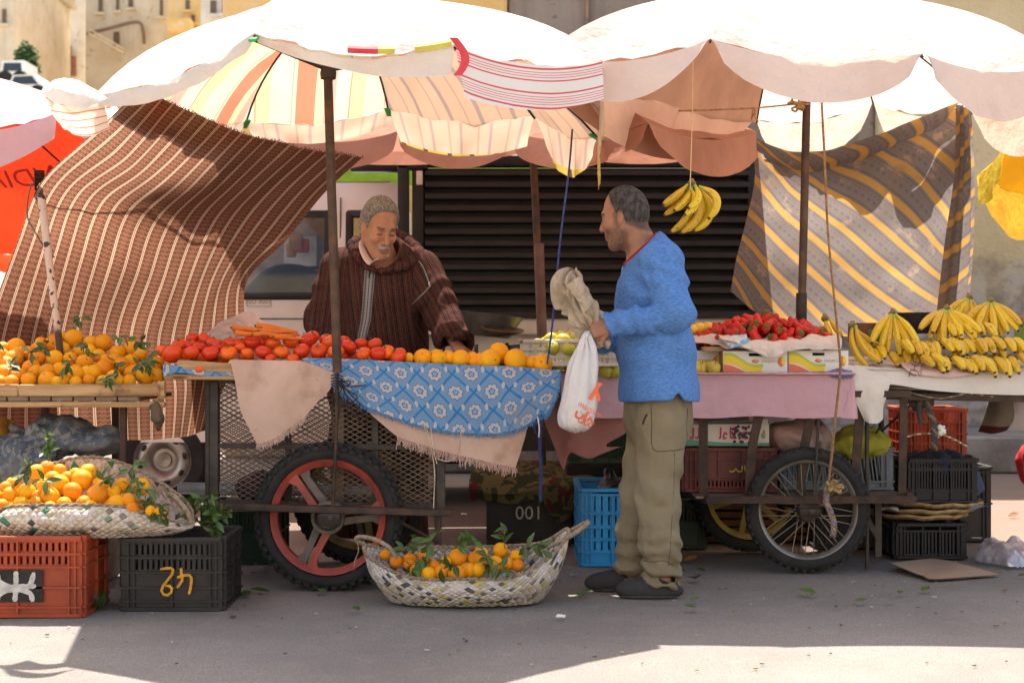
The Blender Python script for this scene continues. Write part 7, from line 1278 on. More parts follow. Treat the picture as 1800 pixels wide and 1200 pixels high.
b.build('knot', och_r, rp_); braid('rope_tail', [(1455, 855, 7.38), (1452, 880, 7.37), (1460, 900, 7.37), (1466, 922, 7.37), (1464, 942, 7.37)], .014, [pur_r, och_r], '', 40, 3, .06, rp_)
rope('blue_rope', [(1006, 228, 7.3), (1000, 300, 7.15), (985, 420, 7.05), (972, 560, 7.0), (962, 640, 6.975)], .0045, pm('navy_blue_rope', '2d3a6e', '3e4f86', .8, 60.), 'thin dark blue rope tying the striped parasol down to the cart')
b = MB(); c_ = crom([P(952, 728, 6.95), P(949, 780, 6.94), P(951, 830, 6.95), P(950, 880, 6.96)], 20); b.grid(np.stack([c_-np.array((.007, 0, 0)), c_+np.array((0, -.003, 0)), c_+np.array((.007, 0, 0))], 1)); b.tube(crom([P(948, 730, 6.94), P(940, 745, 6.93), P(941, 760, 6.93), P(949, 762, 6.94)], 14), .004, 5); b.tube(crom([P(945, 732, 6.93), P(948, 752, 6.92), P(947, 768, 6.92)], 8), .003, 5, 1); tag(b.build('blue_strap', [pm('blue_webbing', '1d2750', '283560', .8, 60.), paper]), 'dark blue webbing strap hanging below the frayed blue cloth', 'strap')
rp2 = braid('dark_rope', [(1633, 700, 7.56), (1630, 715, 7.54), (1640, 740, 7.53), (1643, 765, 7.53), (1642, 790, 7.54)], .016, [pm('brown_black_rope', '4b423c', '2f2a27', .9), pm('khaki_rope', '6d6350', '4f4738', .9)], 'thick dark braided rope tail hanging under the banana table', 40, 3, .07)
braid('dark_rope', [(1590, 688, 7.52), (1650, 700, 7.51), (1700, 692, 7.52), (1745, 697, 7.52)], .007, [pm('grey_brown_rope', '6b5f55', '4d443d', .9), och_r], 'twisted rope running along the banana table edge', 60); braid('dark_rope', [(1618, 702, 7.56), (1616, 722, 7.55), (1620, 745, 7.55)], .014, pm('sooty_rope', '3c3531', '524941', .9), 'short dark rope end beside the thick rope tail', 24)
braid('tie_rope', [(1590, 768, 7.6), (1620, 762, 7.58), (1660, 765, 7.58), (1698, 783, 7.7)], .006, [och_r, paper], 'pale twisted rope across the tall orange crate', 40); lump('rope_tassel', lambda p: ellp(p, P(1650, 758, 7.56), (.04, .03, .03))+folds(p, 40., .012, 3), P(1610, 780, 7.45), P(1690, 735, 7.66), .007, paper, 'frayed pale knot in front of the tall orange crate', 'knot')
cloth('dark_rag', [[(1590, 700, 7.6), (1620, 694, 7.56), (1645, 692, 7.56)], [(1600, 715, 7.58), (1622, 708, 7.55), (1642, 705, 7.56)], [(1605, 722, 7.6), (1625, 716, 7.57), (1640, 710, 7.58)]], pm('brown_rag', '4a3d40', '352b2e', .9, 9.), 'dark rag tied below the banana table edge', 18, 12, .016, 16., 91)
lump('hanging_rag', lambda p: smin(cone(p, P(275, 712, 6.88), P(277, 735, 6.87), .022, .03), cone(p, P(277, 735, 6.87), P(282, 756, 6.88), .026, .008), .02)+folds(p, 30., .008, 2), P(255, 765, 6.8), P(300, 705, 6.96), .006, pm('olive_brown_rag', '5b4c38', '3f3528', .9, 14.), 'small brown rag tied at the right corner of the plank table', 'rag')
# cardboard, film, red fabric at the right
g = G('flat_card'); c = g.mix(g.noise(4.), (.36, .25, .17), (.29, .2, .135)); g.bump(g.noise(1., g.scl(g.obj, 120., 4., 1.)), .0015); card_f = g.fin(c, .85, spec=.1)
q = [np.append(P(px, py, 1.08*F/(py-600))[:2], z_) for px, py, z_ in ((1565, 1000, .03), (1640, 988, .018), (1700, 1004, .03), (1758, 1012, .006), (1640, 1020, .008), (1610, 1012, .012))]
g_ = surf([[q[0], q[1], q[2], q[3]], [lerp(q[0], q[5], .6), lerp(q[1], q[4], .5), lerp(q[2], q[4], .4), lerp(q[3], q[4], .3)], [q[5], lerp(q[5], q[4], .5), q[4], lerp(q[4], q[3], .6)]], 24, 12); b = MB(); b.grid(g_); b.grid(g_[:, ::-1]-np.array((0, 0, .005))); tag(b.build('cardboard_sheet', card_f), 'torn flattened cardboard sheet lying on the asphalt at the right', 'cardboard')
g = G('clear_film'); gl = g.n('BsdfTransparent', {'Color': (.9, .9, .92)}); df = g.n('BsdfDiffuse', {'Color': (.5, .46, .5)}); gs = g.n('BsdfGlossy', {'Roughness': .15}); mx = g.n('MixShader', {0: .5}); mx2 = g.n('MixShader', {0: .2}); g.nt.links.new(gl.outputs[0], mx.inputs[1]); g.nt.links.new(df.outputs[0], mx.inputs[2]); g.nt.links.new(mx.outputs[0], mx2.inputs[1]); g.nt.links.new(gs.outputs[0], mx2.inputs[2]); g.nt.links.new(mx2.outputs[0], g.o.inputs[0])
fc = np.append(P(1785, 995, 1.08*F/395)[:2], .0)
V, f_ = sdf(lambda p: ellp(p, fc+(.0, .15, .01), (.15, .22, .10))+folds(p, 8., .022, 3), fc-(.3, .2, -.004), fc+(.3, .5, .2), .013); b = MB(); b.add(V, f_); tag(b.build('plastic_film', g.mat), 'crumpled clear plastic film on the asphalt at the right edge', 'plastic')
red_f = pm('red_fabric', (.42, .012, .02), (.32, .01, .015), .85, 6.); rf_ = P(1806, 820, 8.6); lump('red_bundle', lambda p: smin(ellp(p, rf_+(.03, 0, .02), (.07, .14, .12)), ellp(p, rf_+(.06, 0, -.16), (.06, .1, .12)), .04)+folds(p, 9., .012, 6), rf_-(.2, .25, .4), rf_+(.25, .25, .25), .012, red_f, 'red fabric cut off by the right picture edge', 'cloth')

# crumbs, grit and scraps trodden on to the asphalt
rr = np.random.default_rng(91); b = MB()
for k in range(420):
    x, y = rr.uniform(-2.4, 2.6), rr.uniform(5.2, 8.6); s_ = rr.uniform(.002, .009)*(1 if k % 9 else 1.8); q = rr.normal(size=(5, 2)); a = np.sort(rr.uniform(0, 6.28, 5)); o = np.stack([x+s_*np.cos(a), y+s_*np.sin(a)*.8, 0*a+.003], 1); b.poly(o, (0, 0, 1), s_*.35, int(rr.integers(0, 4)))
tag(b.build('litter', [pm('grit_pale', 'b5aca0', '9a9187', .9), pm('grit_dark', '4a4440', '3a3532', .9), pm('leaf_crumb', '6f7a3a', '59622d', .8), pm('peel_crumb', '8a6a48', '6d5238', .8)], smooth=False), 'grit and leaf crumbs strewn over the asphalt', 'litter', None, 'stuff')
# ---------- people ----------
def skin(name, c1, c2, beard):
    g = G(name); n = g.noise(18., det=4.); c = g.mix(g.step(n, .3, .7), c1, c2); at = g.n('Attribute', attribute_name='tint'); s = g.n('SeparateColor', {0: at.outputs['Color']})
    c = g.mix(g.m('MULTIPLY', s.outputs[0], g.step(g.noise(260., det=2.), .25, .6)), c, beard); c = g.mix(s.outputs[1], c, (.30, .09, .07)); c = g.mix(s.outputs[2], c, (.035, .028, .025))
    g.bump(g.noise(140., det=3.), .0012); m = g.fin(c, .48, spec=.35); g.b.inputs['Subsurface Weight'].default_value = .06; g.b.inputs['Subsurface Radius'].default_value = (.02, .008, .004); g.b.inputs['Subsurface Scale'].default_value = .3; return m
def head_local(p, c, M, s): return (p-c)@M/s
def cran(q): return smin(ellp(q, (-.012, 0, .035), (.100, .077, .088)), ellp(q, (-.05, 0, .0), (.05, .058, .06)), .05)
def head_sdf(q, chin=1.):
    d = cran(q); d = smin(d, ellp(q, (.03, 0, -.04), (.058, .056, .08)), .035)
    for y in (-1, 1): d = smin(d, cone(q, (-.005, y*.054, -.045), (.055, y*.022, -.098), .022, .02), .025)
    d = smin(d, ellp(q, (.066, 0, -.10), (.024, .026, .02)), .025); d = smin(d, cone(q, (.084, -.03, .022), (.084, .03, .022), .013, .013), .02)
    for y in (-1, 1):
        d = smin(d, ellp(q, (.066, y*.042, -.022), (.022, .02, .02)), .025); d = smax(d, -ellp(q, (.101, y*.031, .001), (.016, .02, .011)), .012)
        d = smin(d, ellp(q, (.0775, y*.032, .000), (.0125, .0145, .0115)), .003); d = smax(d, -cone(q, (.095, y*.018, -.0045), (.088, y*.044, -.006), .0022, .0022), .002)
    d = smin(d, cone(q, (.092, 0, .008), (.112, 0, -.032), .0085, .0125), .014)
    for y in (-1, 1): d = smin(d, ellp(q, (.100, y*.0125, -.036), (.011, .009, .009)), .006); d = smax(d, -ellp(q, (.103, y*.007, -.046), (.005, .004, .004)), .003)
    d = smin(d, ellp(q, (.086, 0, -.058), (.012, .026, .014)), .014); d = smin(d, ellp(q, (.093, 0, -.0635), (.0085, .023, .0055)), .005); d = smin(d, ellp(q, (.091, 0, -.0745), (.0085, .019, .0065)), .005); d = smax(d, -cone(q, (.099, -.02, -.0685), (.099, .02, -.0685), .003, .003), .003)
    for y in (-1, 1):
        Re = eul(0, -14, y*-22); e = ellp(q, (-.006, y*.080, -.004), (.017, .0085, .032), Re); e = smax(e, -ellp(q, (-.001, y*.0885, -.002), (.0095, .006, .019), Re), .004); d = smin(d, e, .006)
    return d
def hand_sdf(p, wrist, palm, nrm, curl, s=1., spread=.2, thumb=1, bend=(.5, .9, .7), grip=None):
    """palm from the wrist to the knuckles along (palm-wrist); nrm out of the back of the hand; curl closes the fingers"""
    wrist = np.asarray(wrist, float); f = np.asarray(palm, float)-wrist; L_ = np.linalg.norm(f); f = f/L_; n = np.asarray(nrm, float); n = n-f*(n@f); n /= np.linalg.norm(n); x = np.cross(f, n)
    kn = wrist+f*.088*s; d = cone(p, wrist, wrist+f*.02*s, .026*s, .027*s)
    for k in range(4): d = smin(d, cone(p, wrist+x*(k-1.5)*.009*s, kn+x*(k-1.5)*.0195*s-f*abs(k-1.3)*.004*s, .0155*s, .0125*s), .012*s)
    lens = (.042, .047, .044, .034)
    for k in range(4):
        a = kn+x*(k-1.5)*.0195*s-f*abs(k-1.3)*.004*s; ang = 0; pts = [a]; 
        for j in range(3):
            ang += curl*bend[j]*(1+.08*(k-1.5)); dv = f*math.cos(ang)-n*math.sin(ang)+x*(k-1.5)*spread*.12; pts.append(pts[-1]+dv/np.linalg.norm(dv)*lens[k]*(1., .68, .55)[j]*s)
        d = smin(d, chain(p, pts, [.0102*s, .0094*s, .0086*s, .0074*s], .003), .004)
    tb = wrist+f*.03*s-x*thumb*.024*s-n*.006*s; t1 = tb+(f*.65-x*thumb*.6-n*.35)*.036*s; t2 = t1+(f*.85-x*thumb*.1-n*.5*curl)*.034*s; t3 = t2+(f*.85+x*thumb*.25-n*.5*curl)*.026*s
    return smin(d, chain(p, [tb, t1, t2, t3], [.0165*s, .0125*s, .0108*s, .0085*s], .006), .008*s)
def set_tint(o, fn):
    me = o.data; n = len(me.vertices); v = np.empty(n*3, np.float32); me.vertices.foreach_get('co', v); v = v.reshape(-1, 3)+np.array(WL[o.name]); at = me.attributes.new('tint', 'FLOAT_COLOR', 'POINT'); c = np.ones((n, 4), np.float32); c[:, :3] = fn(v); at.data.foreach_set('color', c.ravel())
ss = lambda x, a, b: (lambda t: t*t*(3-2*t))(np.clip((x-a)/(b-a), 0, 1))
def from_sdf(name, f, lo, hi, res, m, par, uvf=None):
    V, F_ = sdf(f, lo, hi, res); b = MB(); b.add(V, F_, 0, uvf(V) if uvf else None); return b.build(name, m, par)
def bbox(pts, pad): pts = np.array(pts); return pts.min(0)-pad, pts.max(0)+pad
# ----- customer in the blue sweater -----
CD = 6.87
def Q(px, py, dd=0.):
    q = P(px, py, CD); return q+np.array((0, dd, 0))      # same scale at every depth so the figure keeps its proportions
cu = thing('person', (Q(1150, 0)[0], CD, 0), 'standing bearded customer in blue sweater and khaki trousers, holding a sack and a white bag', 'person')
hy, hp_, hr = R(180-20), R(8), R(0)      # facing left and slightly away, head bowed a little
fw = np.array((math.cos(hy)*math.cos(hp_), math.sin(hy)*math.cos(hp_), -math.sin(hp_))); up_ = np.array((math.cos(hy)*math.sin(hp_), math.sin(hy)*math.sin(hp_), math.cos(hp_))); HM = np.stack([fw, np.cross(up_, fw), up_], 1); HC = Q(1097, 383, .0); HS = np.array((.94, .98, 1.1))
ns_ = Q(1133, 440); sh_n = Q(1153, 462, -.185); sh_f = Q(1135, 458, .18); el_n = Q(1176, 553, -.255); wr_n = Q(1064, 573, -.215); el_f = Q(1120, 565, .25); wr_f = Q(1062, 600, .02)
lk, la = Q(1152, 860, -.10), Q(1160, 1012, -.11); fk, fa = Q(1132, 860, .10), Q(1112, 1000, .06)
def cu_body(p):
    d = head_sdf(head_local(p, HC, HM, HS))*1.; d = smin(d, chain(p, [HC+up_*-.045-fw*.03, Q(1124, 425), Q(1135, 460)], [.062, .062, .075], .03), .025)
    q = p.copy(); q[:, 1] = CD+(p[:, 1]-CD)*.7; d = smin(d, chain(q, [Q(1142, 480), Q(1145, 540), Q(1152, 620), Q(1158, 690)], [.105, .125, .13, .125], .03), .04)
    for a, e, w_ in ((sh_n, el_n, wr_n), (sh_f, el_f, wr_f)): d = smin(d, chain(p, [a, e, w_], [.055, .042, .028], .02), .03)
    for h_, k, a, t_ in ((Q(1158, 710, -.08), lk, la, Q(1105, 1037, -.14)), (Q(1156, 710, .08), fk, fa, Q(1062, 1024, .08))): d = smin(d, chain(p, [h_, k, a], [.085, .055, .038], .03), .03); d = smin(d, cone(p, a-(0, 0, .03), lerp(a, t_, .7)*(1, 1, 0)+(0, 0, .035), .034, .018), .02)
    d = smin(d, hand_sdf(p, wr_n+(.018, 0, 0), Q(1036, 579, -.225), (-.15, -1., .25), 1.25, 1.0, thumb=1, bend=(1.1, 1.3, 1.0)), .012); d = smin(d, hand_sdf(p, wr_f, Q(1035, 606, -.06), (0, 0, 1.), 1.2, 1.0, thumb=-1), .012); return d
lo, hi = bbox([Q(1050, 320, -.35), Q(1240, 320, .35), (0.3, CD, .03)], 0.0); lo[0] = Q(1015, 0)[0]; lo[2] = .015
sk1 = skin('skin_brown', (.36, .17, .098), (.29, .13, .072), (.045, .036, .032)); body = from_sdf('body', cu_body, lo, hi, .0052, sk1, cu)
def cu_tint(v):
    q = head_local(v, HC, HM, HS); inh = (np.linalg.norm(q, axis=1) < .2); x, y, z = q.T
    low = ss(z, -.025, -.05)*ss(x, -.035, -.005)*ss(z, -.16, -.12); side = ss(x, .045, .02)*ss(x, -.012, .004)*ss(z, .03, .01)*ss(np.abs(y), .045, .055); must = ss(x, .075, .085)*ss(np.abs(z+.054), .011, .006)*.8; bd = np.clip(np.maximum(np.maximum(low, side), must), 0, 1)*inh*.75; bd = bd*(1-ss(np.abs(y), .074, .079)*ss(z, -.06, -.04))
    lip = ss(x, .085, .09)*ss(np.abs(z+.069), .013, .008)*ss(np.abs(y), .024, .018)*inh; brow = ss(x, .07, .08)*ss(np.abs(z-.0225), .0075, .004)*ss(np.abs(np.abs(y)-.033), .02, .014)*inh*.85; lash = ss(x, .075, .08)*ss(np.abs(z+.005), .0035, .0015)*ss(np.abs(np.abs(y)-.031), .015, .011)*inh*.8
    hr = ss(np.maximum(x-.42*z-.006, -.020+.42*x-z)+.004*vnoise(q, 60., 2), .012, -.006)*inh*ss(np.abs(np.linalg.norm((q-np.array((-.002, 0, -.01)))*np.array((1, 0, .75)), axis=1)), .018, .026)
    return np.stack([bd*(1-lip), lip*.6, np.maximum(np.maximum(brow, lash), hr*.8)], 1)
set_tint(body, cu_tint)
g = G('dark_hair'); h_ = g.noise(70., g.scl(g.obj, 1., 1., .5), 4.); c = g.mix(g.step(h_, .35, .65), (.028, .022, .019), (.075, .065, .06)); z = g.xyz(g.obj)[2]; g.bump(h_, .006); hair_d = g.fin(c, .75, spec=.25)
def cu_hair(p):
    q = head_local(p, HC, HM, HS); x, y, z = q.T; d = cran(q)-.0035-.0015*(1-2*np.abs(vnoise(q, 120., 3)))
    d = smax(d, (x-.42*z-.006)*.9, .004); d = smax(d, (-.020+.42*x-z)*.9, .004); ear = np.minimum(ellp(q, (-.002, .083, -.010), (.022, .02, .034)), ellp(q, (-.002, -.083, -.010), (.022, .02, .034))); return smax(d, -ear, .004)
from_sdf('hair', cu_hair, HC-.16, HC+.16, .0045, hair_d, cu)
NA, NB = Q(1153, 411), Q(1095, 470); nd = (NB-NA)/np.linalg.norm(NB-NA); nn_ = np.array((nd[2], 0, -nd[0])); nn_ = nn_ if nn_[2] > 0 else -nn_      # neckline plane
def cu_sweater(p):
    q = p.copy(); q[:, 1] = CD+(p[:, 1]-CD)*.68; tor = chain(q, [Q(1146, 452), Q(1143, 520), Q(1152, 610), Q(1158, 690), Q(1160, 730)], [.096, .142, .157, .160, .160], .05)
    nb = Q(1136, 438); d = smin(tor, cone(p, nb, sh_n, .085, .088), .05); d = smin(d, cone(p, nb, sh_f, .085, .088), .05)
    arm = None
    for a, e, w_ in ((sh_n, el_n, wr_n), (sh_f, el_f, wr_f)):
        u = (w_-e)/np.linalg.norm(w_-e); c = chain(p, [a, lerp(a, e, .55), e, lerp(e, w_, .45), w_], [.090, .084, .072, .066, .050], .02); c = smax(c, (p-(w_+u*.002))@u, .006)
        t = (p-e)@u; tt = ((p-a)@((e-a)/np.linalg.norm(e-a))); r_ = np.linalg.norm(p-e, axis=1); c = c+.011*np.sin(r_*62+fbm(p, 9., 4)*2.2)*np.exp(-(r_/.13)**2)+.005*np.sin(t*110+fbm(p, 12., 6)*2.5)*ss(t, .02, .1)
        d = smin(d, c, .018); 
    s_ = (p[:, 2]-Q(0, 700)[2]); d = d+.008*fbm(p*np.array((1, 1, .5)), 7., 2)+.006*np.sin(p[:, 2]*34+p[:, 0]*18+fbm(p, 6., 8)*2.)*ss(p[:, 2], .95, 1.05)*ss(p[:, 2], 1.42, 1.25)
    r0 = np.linalg.norm(p-sh_n-(.0, 0, -.09), axis=1); d = d+.012*np.sin((p[:, 0]*.6+p[:, 2])*70+fbm(p, 8., 9)*2)*np.exp(-(r0/.11)**2)
    hem = Q(0, 706)[2]+(-.05*np.exp(-((p[:, 0]-Q(1180, 0)[0])/.018)**2)*-1 if False else 0)+.012*np.sin((p[:, 0]-Q(1090, 0)[0])*9)+.032*np.exp(-((p[:, 0]-Q(1182, 0)[0])/.02)**2)*(p[:, 1] < CD)
    d = smax(d, hem-p[:, 2], .006); nk = (p-NA)@nn_; near = ss(p[:, 2], 1.35, 1.42); return smax(d, np.where(near > .5, nk, -1.), .006)
g = G('blue_melange_knit'); n1 = g.noise(1., g.scl(g.obj, 40., 40., 420.), 2.); n2 = g.noise(1., g.scl(g.obj, 55., 55., 260.), 3., .6, .5); c = g.mix(g.step(n2, .3, .7), (.055, .15, .40), (.12, .25, .53)); c = g.mix(g.m('MULTIPLY', g.step(n1, .5, .7), .3), c, (.2, .34, .6)); g.bump(g.m('ADD', n1, g.noise(500.)), .0012); knit = g.fin(c, .9, spec=.08)
lo, hi = bbox([Q(1045, 405, -.4), Q(1245, 740, .4)], 0.0); sw = from_sdf('sweater', cu_sweater, lo, hi, .0062, knit, cu)
b = MB(); b.tube(crom([Q(1098, 467, .0), Q(1097, 465, -.035), Q(1108, 454, -.07), Q(1128, 436, -.092), Q(1146, 420, -.075), Q(1153, 412, -.03), Q(1153, 410, .03)], 30)+nn_*.003, .0038, 6); b.build('red_collar', pm('red_jersey', (.45, .02, .035), (.38, .015, .03), .8), cu)
def cu_trouser(p):
    q = p.copy(); q[:, 1] = CD+(p[:, 1]-CD)*.82; d = chain(q, [Q(1157, 680), Q(1157, 735)], [.143, .148], .03)
    for (h_, k, a, r_) in ((Q(1160, 730, -.085), lk, la, (.116, .092, .078)), (Q(1150, 730, .085), fk, fa, (.112, .088, .076))):
        m = lerp(k, a, .55); c = chain(p, [h_, k, m, a], [r_[0], r_[1], r_[1]*.94, r_[2]], .03); az = (p[:, 2]-a[2]); c = c+.010*np.sin(az*95+p[:, 0]*20+fbm(p, 9., 5)*2.5)*np.exp(-(az/.16)**2); c = c+.0055*np.sin((p[:, 2]*.8+p[:, 0]*.7)*46+fbm(p, 5., 7)*2.6)*np.exp(-((p[:, 2]-k[2])/.22)**2)
        c = smax(c, (a[2]-.050+.10*(p[:, 0]-a[0]))-p[:, 2], .006); c = smax(c, -cone(p, a-(0, 0, .2), a+(0, 0, .06), .07, .055), .004); d = smin(d, c, .02)
    d = d+.012*np.abs(fbm(p*np.array((1.5, 1.5, .7))+.1*vnoise(p, 4., 5)[:, None], 7.5, 11))-.004; return smax(d, p[:, 2]-Q(0, 676)[2], .004)
g = G('khaki_cotton'); n = g.noise(3.2, det=5.); c = g.mix(g.step(n, .3, .7), (.235, .195, .125), (.185, .15, .095)); c = g.mix(g.m('MULTIPLY', g.step(g.noise(9., det=6.), .55, .7), .35), c, (.28, .23, .155)); g.bump(g.m('ADD', g.m('MULTIPLY', g.noise(9., det=5.), 4.), g.noise(300.)), .0018); khaki = g.fin(c, .88, spec=.12)
lo, hi = bbox([Q(1055, 670, -.3), Q(1250, 1045, .3)], 0.0); lo[2] = .03; from_sdf('trousers', cu_trouser, lo, hi, .0062, khaki, cu)
def surf_y(f, x, z, y0=CD-.5, y1=CD):
    ys_ = np.linspace(y0, y1, 260); p = np.stack([np.full(260, x), ys_, np.full(260, z)], 1); v = f(p); i = np.argmax(v < 0); return ys_[i] if v[i] < 0 else y1
def on_front(f, pts, off=-.004):
    out = []
    for px, py in pts:
        q = Q(px, py); out.append((q[0], surf_y(f, q[0], q[2])+off, q[2]))
    return np.array(out)
pts = [(1138, 712), (1139, 740), (1141, 783), (1170, 786), (1200, 781), (1201, 745), (1203, 716)]
seam = pm('khaki_seam', (.075, .06, .036), (.06, .048, .03), .9)
b = MB(); e = on_front(cu_trouser, [tuple(q) for q in crom(pts, 40)], -.001); b.tube(e, .0022, 5); b.build('pocket', seam, cu)
b = MB(); e = on_front(cu_trouser, [tuple(q) for q in crom([(1178, 790), (1177, 850), (1172, 930), (1168, 985)], 30)], .0); b.tube(e, .0016, 5); e = on_front(cu_trouser, [tuple(q) for q in crom([(1117, 975), (1135, 978), (1160, 975), (1178, 985)], 16)], -.001); b2 = MB(); b2.tube(e, .002, 5); b.build('side_seam', seam, cu); b2.build('cuff_seam', seam, cu)
e = on_front(cu_trouser, [(1131, 724), (1127, 732), (1124, 742)], -.004); b = MB(); b.tube(e, .004, 6); b.build('pocket_zip', pm('dark_zip', '2b2526', '4a2426', .6), cu)
g = G('felt_shoe'); c = g.mix(g.noise(30.), (.035, .033, .035), (.055, .052, .054)); g.bump(g.noise(150.), .002); felt = g.fin(c, .9, spec=.1)
for (tx, hx, py, dd, yaw) in ((1086, 1188, 1042, -.12, 0), (1043, 1125, 1030, .07, 0)):
    T_, H_ = Q(tx, py, dd), Q(hx, py, dd); T_[2] = H_[2] = 0; L_ = np.linalg.norm(T_-H_)
    def shoe(p, T_=T_, H_=H_):
        u = (T_-H_)/np.linalg.norm(T_-H_); t = (p-H_)@u; v = p[:, 1]-H_[1]; d = smin(ellp(p, lerp(H_, T_, .66)+(0, 0, .03), (.105, .05, .05)), ellp(p, lerp(H_, T_, .25)+(0, 0, .025), (.085, .042, .035)), .04); d = smin(d, ellp(p, lerp(H_, T_, .42)+(0, 0, .055), (.06, .04, .03)), .03); return smax(d, .006-p[:, 2], .004)
    so = from_sdf('shoe', shoe, np.minimum(T_, H_)-(.05, .09, .0), np.maximum(T_, H_)+(.05, .09, .12), .006, felt, cu); b = MB(); n = 28; a = np.arange(n)*2*math.pi/n; c_ = (T_+H_)/2
    ring = np.stack([c_[0]+(L_*.515)*np.cos(a), c_[1]+.046*np.sin(a)*(1+.12*-np.cos(a)), 0*a], 1); b.poly(ring+(0, 0, .001), (0, 0, 1), .014); b.build('sole', pm('shoe_sole', '3a3836', '4d4946', .8), so)
# white carrier bag and sack in the near hand
bag_m = None; g = G('white_carrier_plastic'); g.bump(g.m('ADD', g.noise(8., det=5.), g.m('MULTIPLY', g.noise(30., det=3.), .3)), .02); bag_m = g.fin(g.mix(g.noise(4.), (.80, .77, .74), (.72, .68, .66)), .4, spec=.4, trans=.28)
bq = lambda px, py, dd: P(px, py, 6.62+dd)
def bag_rows():
    rows = []
    for (py, xl, xr, t) in ((592, 1024, 1036, .012), (612, 1016, 1046, .03), (640, 1002, 1052, .06), (670, 993, 1052, .075), (700, 986, 1053, .085), (728, 980, 1049, .085), (748, 984, 1040, .07), (757, 1000, 1028, .02)):
        cx_ = (xl+xr)/2; hw = (xr-xl)/2; rows.append([tuple((cx_+hw*math.cos(a), py+(3 if py > 740 else 0)*math.sin(a), t*math.sin(a)*-1) for a in [k*2*math.pi/18 for k in range(19)])][0])
    return rows
rows = [[bq(*q) for q in r] for r in bag_rows()]; gb = surf(rows, 91, 60); nb_ = gnormals(gb); U = arc_uv(gb); an = np.linspace(0, 2*math.pi, 91)[None]
wv = np.dstack([np.cos(an)+0*U[..., 1], np.sin(an)+0*U[..., 1], U[..., 1]*1.2]); fold_ = .010*(np.abs(vnoise(wv, 3.2, 4))-.25)+.008*np.sin(an*7+U[..., 1]*9)*np.exp(-((U[..., 1]-.05)/.16)**2); fold_[:, -1] = fold_[:, 0]; gb = gb-nb_*fold_[..., None]
b = MB(); b.grid(gb, 0, U); bag = tag(b.build('carrier_bag', bag_m), 'white plastic carrier bag with orange-red print hanging from the customer\'s hand', 'bag')
b = MB()
for pts in ([(1018, 622, -.03), (1024, 600, -.02), (1030, 586, .0), (1036, 580, .03)], [(1044, 622, -.03), (1041, 606, -.02), (1036, 592, .0), (1032, 582, .03)]): cc = crom([bq(*q) for q in pts], 12); b.grid(np.stack([cc-(.012, 0, 0), cc-(0, .004, 0), cc+(.012, 0, 0)], 1))
b.build('handle', bag_m, bag)
prt = pm('orange_red_print', (.72, .13, .045), (.66, .11, .04), .6)
def on_bag(vf, px, py, rot):
    v, f_ = vf; dz = v[:, 2] if v.shape[1] > 2 else np.zeros(len(v)); c_, s_ = math.cos(rot), math.sin(rot); v = v[:, :2]@np.array(((c_, s_), (-s_, c_))); ctr = bq(px, py, 0); X_ = ctr[0]+v[:, 0]; Z_ = ctr[2]+v[:, 1]; fr = gb[:, 20:72].reshape(-1, 3); fr = fr[fr[:, 1] < 6.63]; out = []
    for x, z, dz_ in zip(X_, Z_, dz):
        k = np.argsort((fr[:, 0]-x)**2+(fr[:, 2]-z)**2)[:4]; out.append((x, fr[k, 1].mean()-.004-dz_, z))
    return np.array(out), f_
b = MB(); b.add(*on_bag(text_mesh('marjane', .034), 1036, 718, R(-28))); b.build('lettering', prt, bag, smooth=False)
b = MB(); b.add(*on_bag(strokes([[(-.05, .012), (-.046, -.010), (-.032, -.014), (-.02, -.006), (-.018, .01)], [(-.006, .028), (-.008, -.008), (.002, -.010)], [(.006, -.010), (.012, .008), (.026, -.008), (.036, -.006)], [(-.034, .012), (-.031, .015)], [(.014, -.022), (.017, -.020)]], .009), 1030, 733, R(-24))); b.build('script', prt, bag, smooth=False)
b = MB(); b.add(*on_bag(strokes([[(-.03, .006), (-.026, -.006), (-.012, -.006), (-.008, .006)], [(-.002, .012), (-.002, -.006), (.008, -.008), (.012, .004)], [(.018, .01), (.018, -.006), (.028, -.006)]], .0045), 1027, 741, R(-24))); b.build('small_script', prt, bag, smooth=False)
b = MB(); b.add(*on_bag(strokes([[(-.018, -.028), (-.006, .0), (.006, .022), (.012, .04)], [(.018, -.03), (.012, -.005), (.0, .012)], [(.004, .03), (.014, .036), (.016, .046)]], .017), 1044, 690, R(-6))); b.build('emblem', prt, bag, smooth=False)
g = G('raffia_sack'); wv_ = g.noise(1., g.scl(g.obj, 240., 240., 60.), 2.); c = g.mix(g.step(g.noise(9., det=5.), .3, .7), (.56, .46, .35), (.44, .33, .22)); c = g.mix(g.step(g.noise(4.), .56, .66), c, (.42, .26, .13)); g.bump(g.m('ADD', g.m('MULTIPLY', g.noise(26., det=5.), 2.), wv_), .006); sack_m = g.fin(c, .8, spec=.2, trans=.12)
sq = lambda px, py, dd: P(px, py, 6.66+dd); rows = []
for (py, cx_, hw, t) in ((477, 1006, 6, .012), (483, 1004, 16, .03), (494, 1004, 22, .045), (508, 1006, 25, .05), (524, 1011, 27, .05), (540, 1018, 26, .05), (555, 1022, 23, .045), (568, 1027, 18, .035), (580, 1034, 12, .025), (594, 1042, 9, .02), (606, 1048, 11, .02)):
    rows.append([sq(cx_+hw*math.cos(a), py+4*math.sin(a*2+py), -t*math.sin(a)) for a in [k*2*math.pi/18 for k in range(19)]])
gs_ = surf(rows, 140, 90); U = arc_uv(gs_); an = np.linspace(0, 2*math.pi, 140)[None]+0*U[..., 1]; wv = np.dstack([np.cos(an), np.sin(an), U[..., 1]*4.])
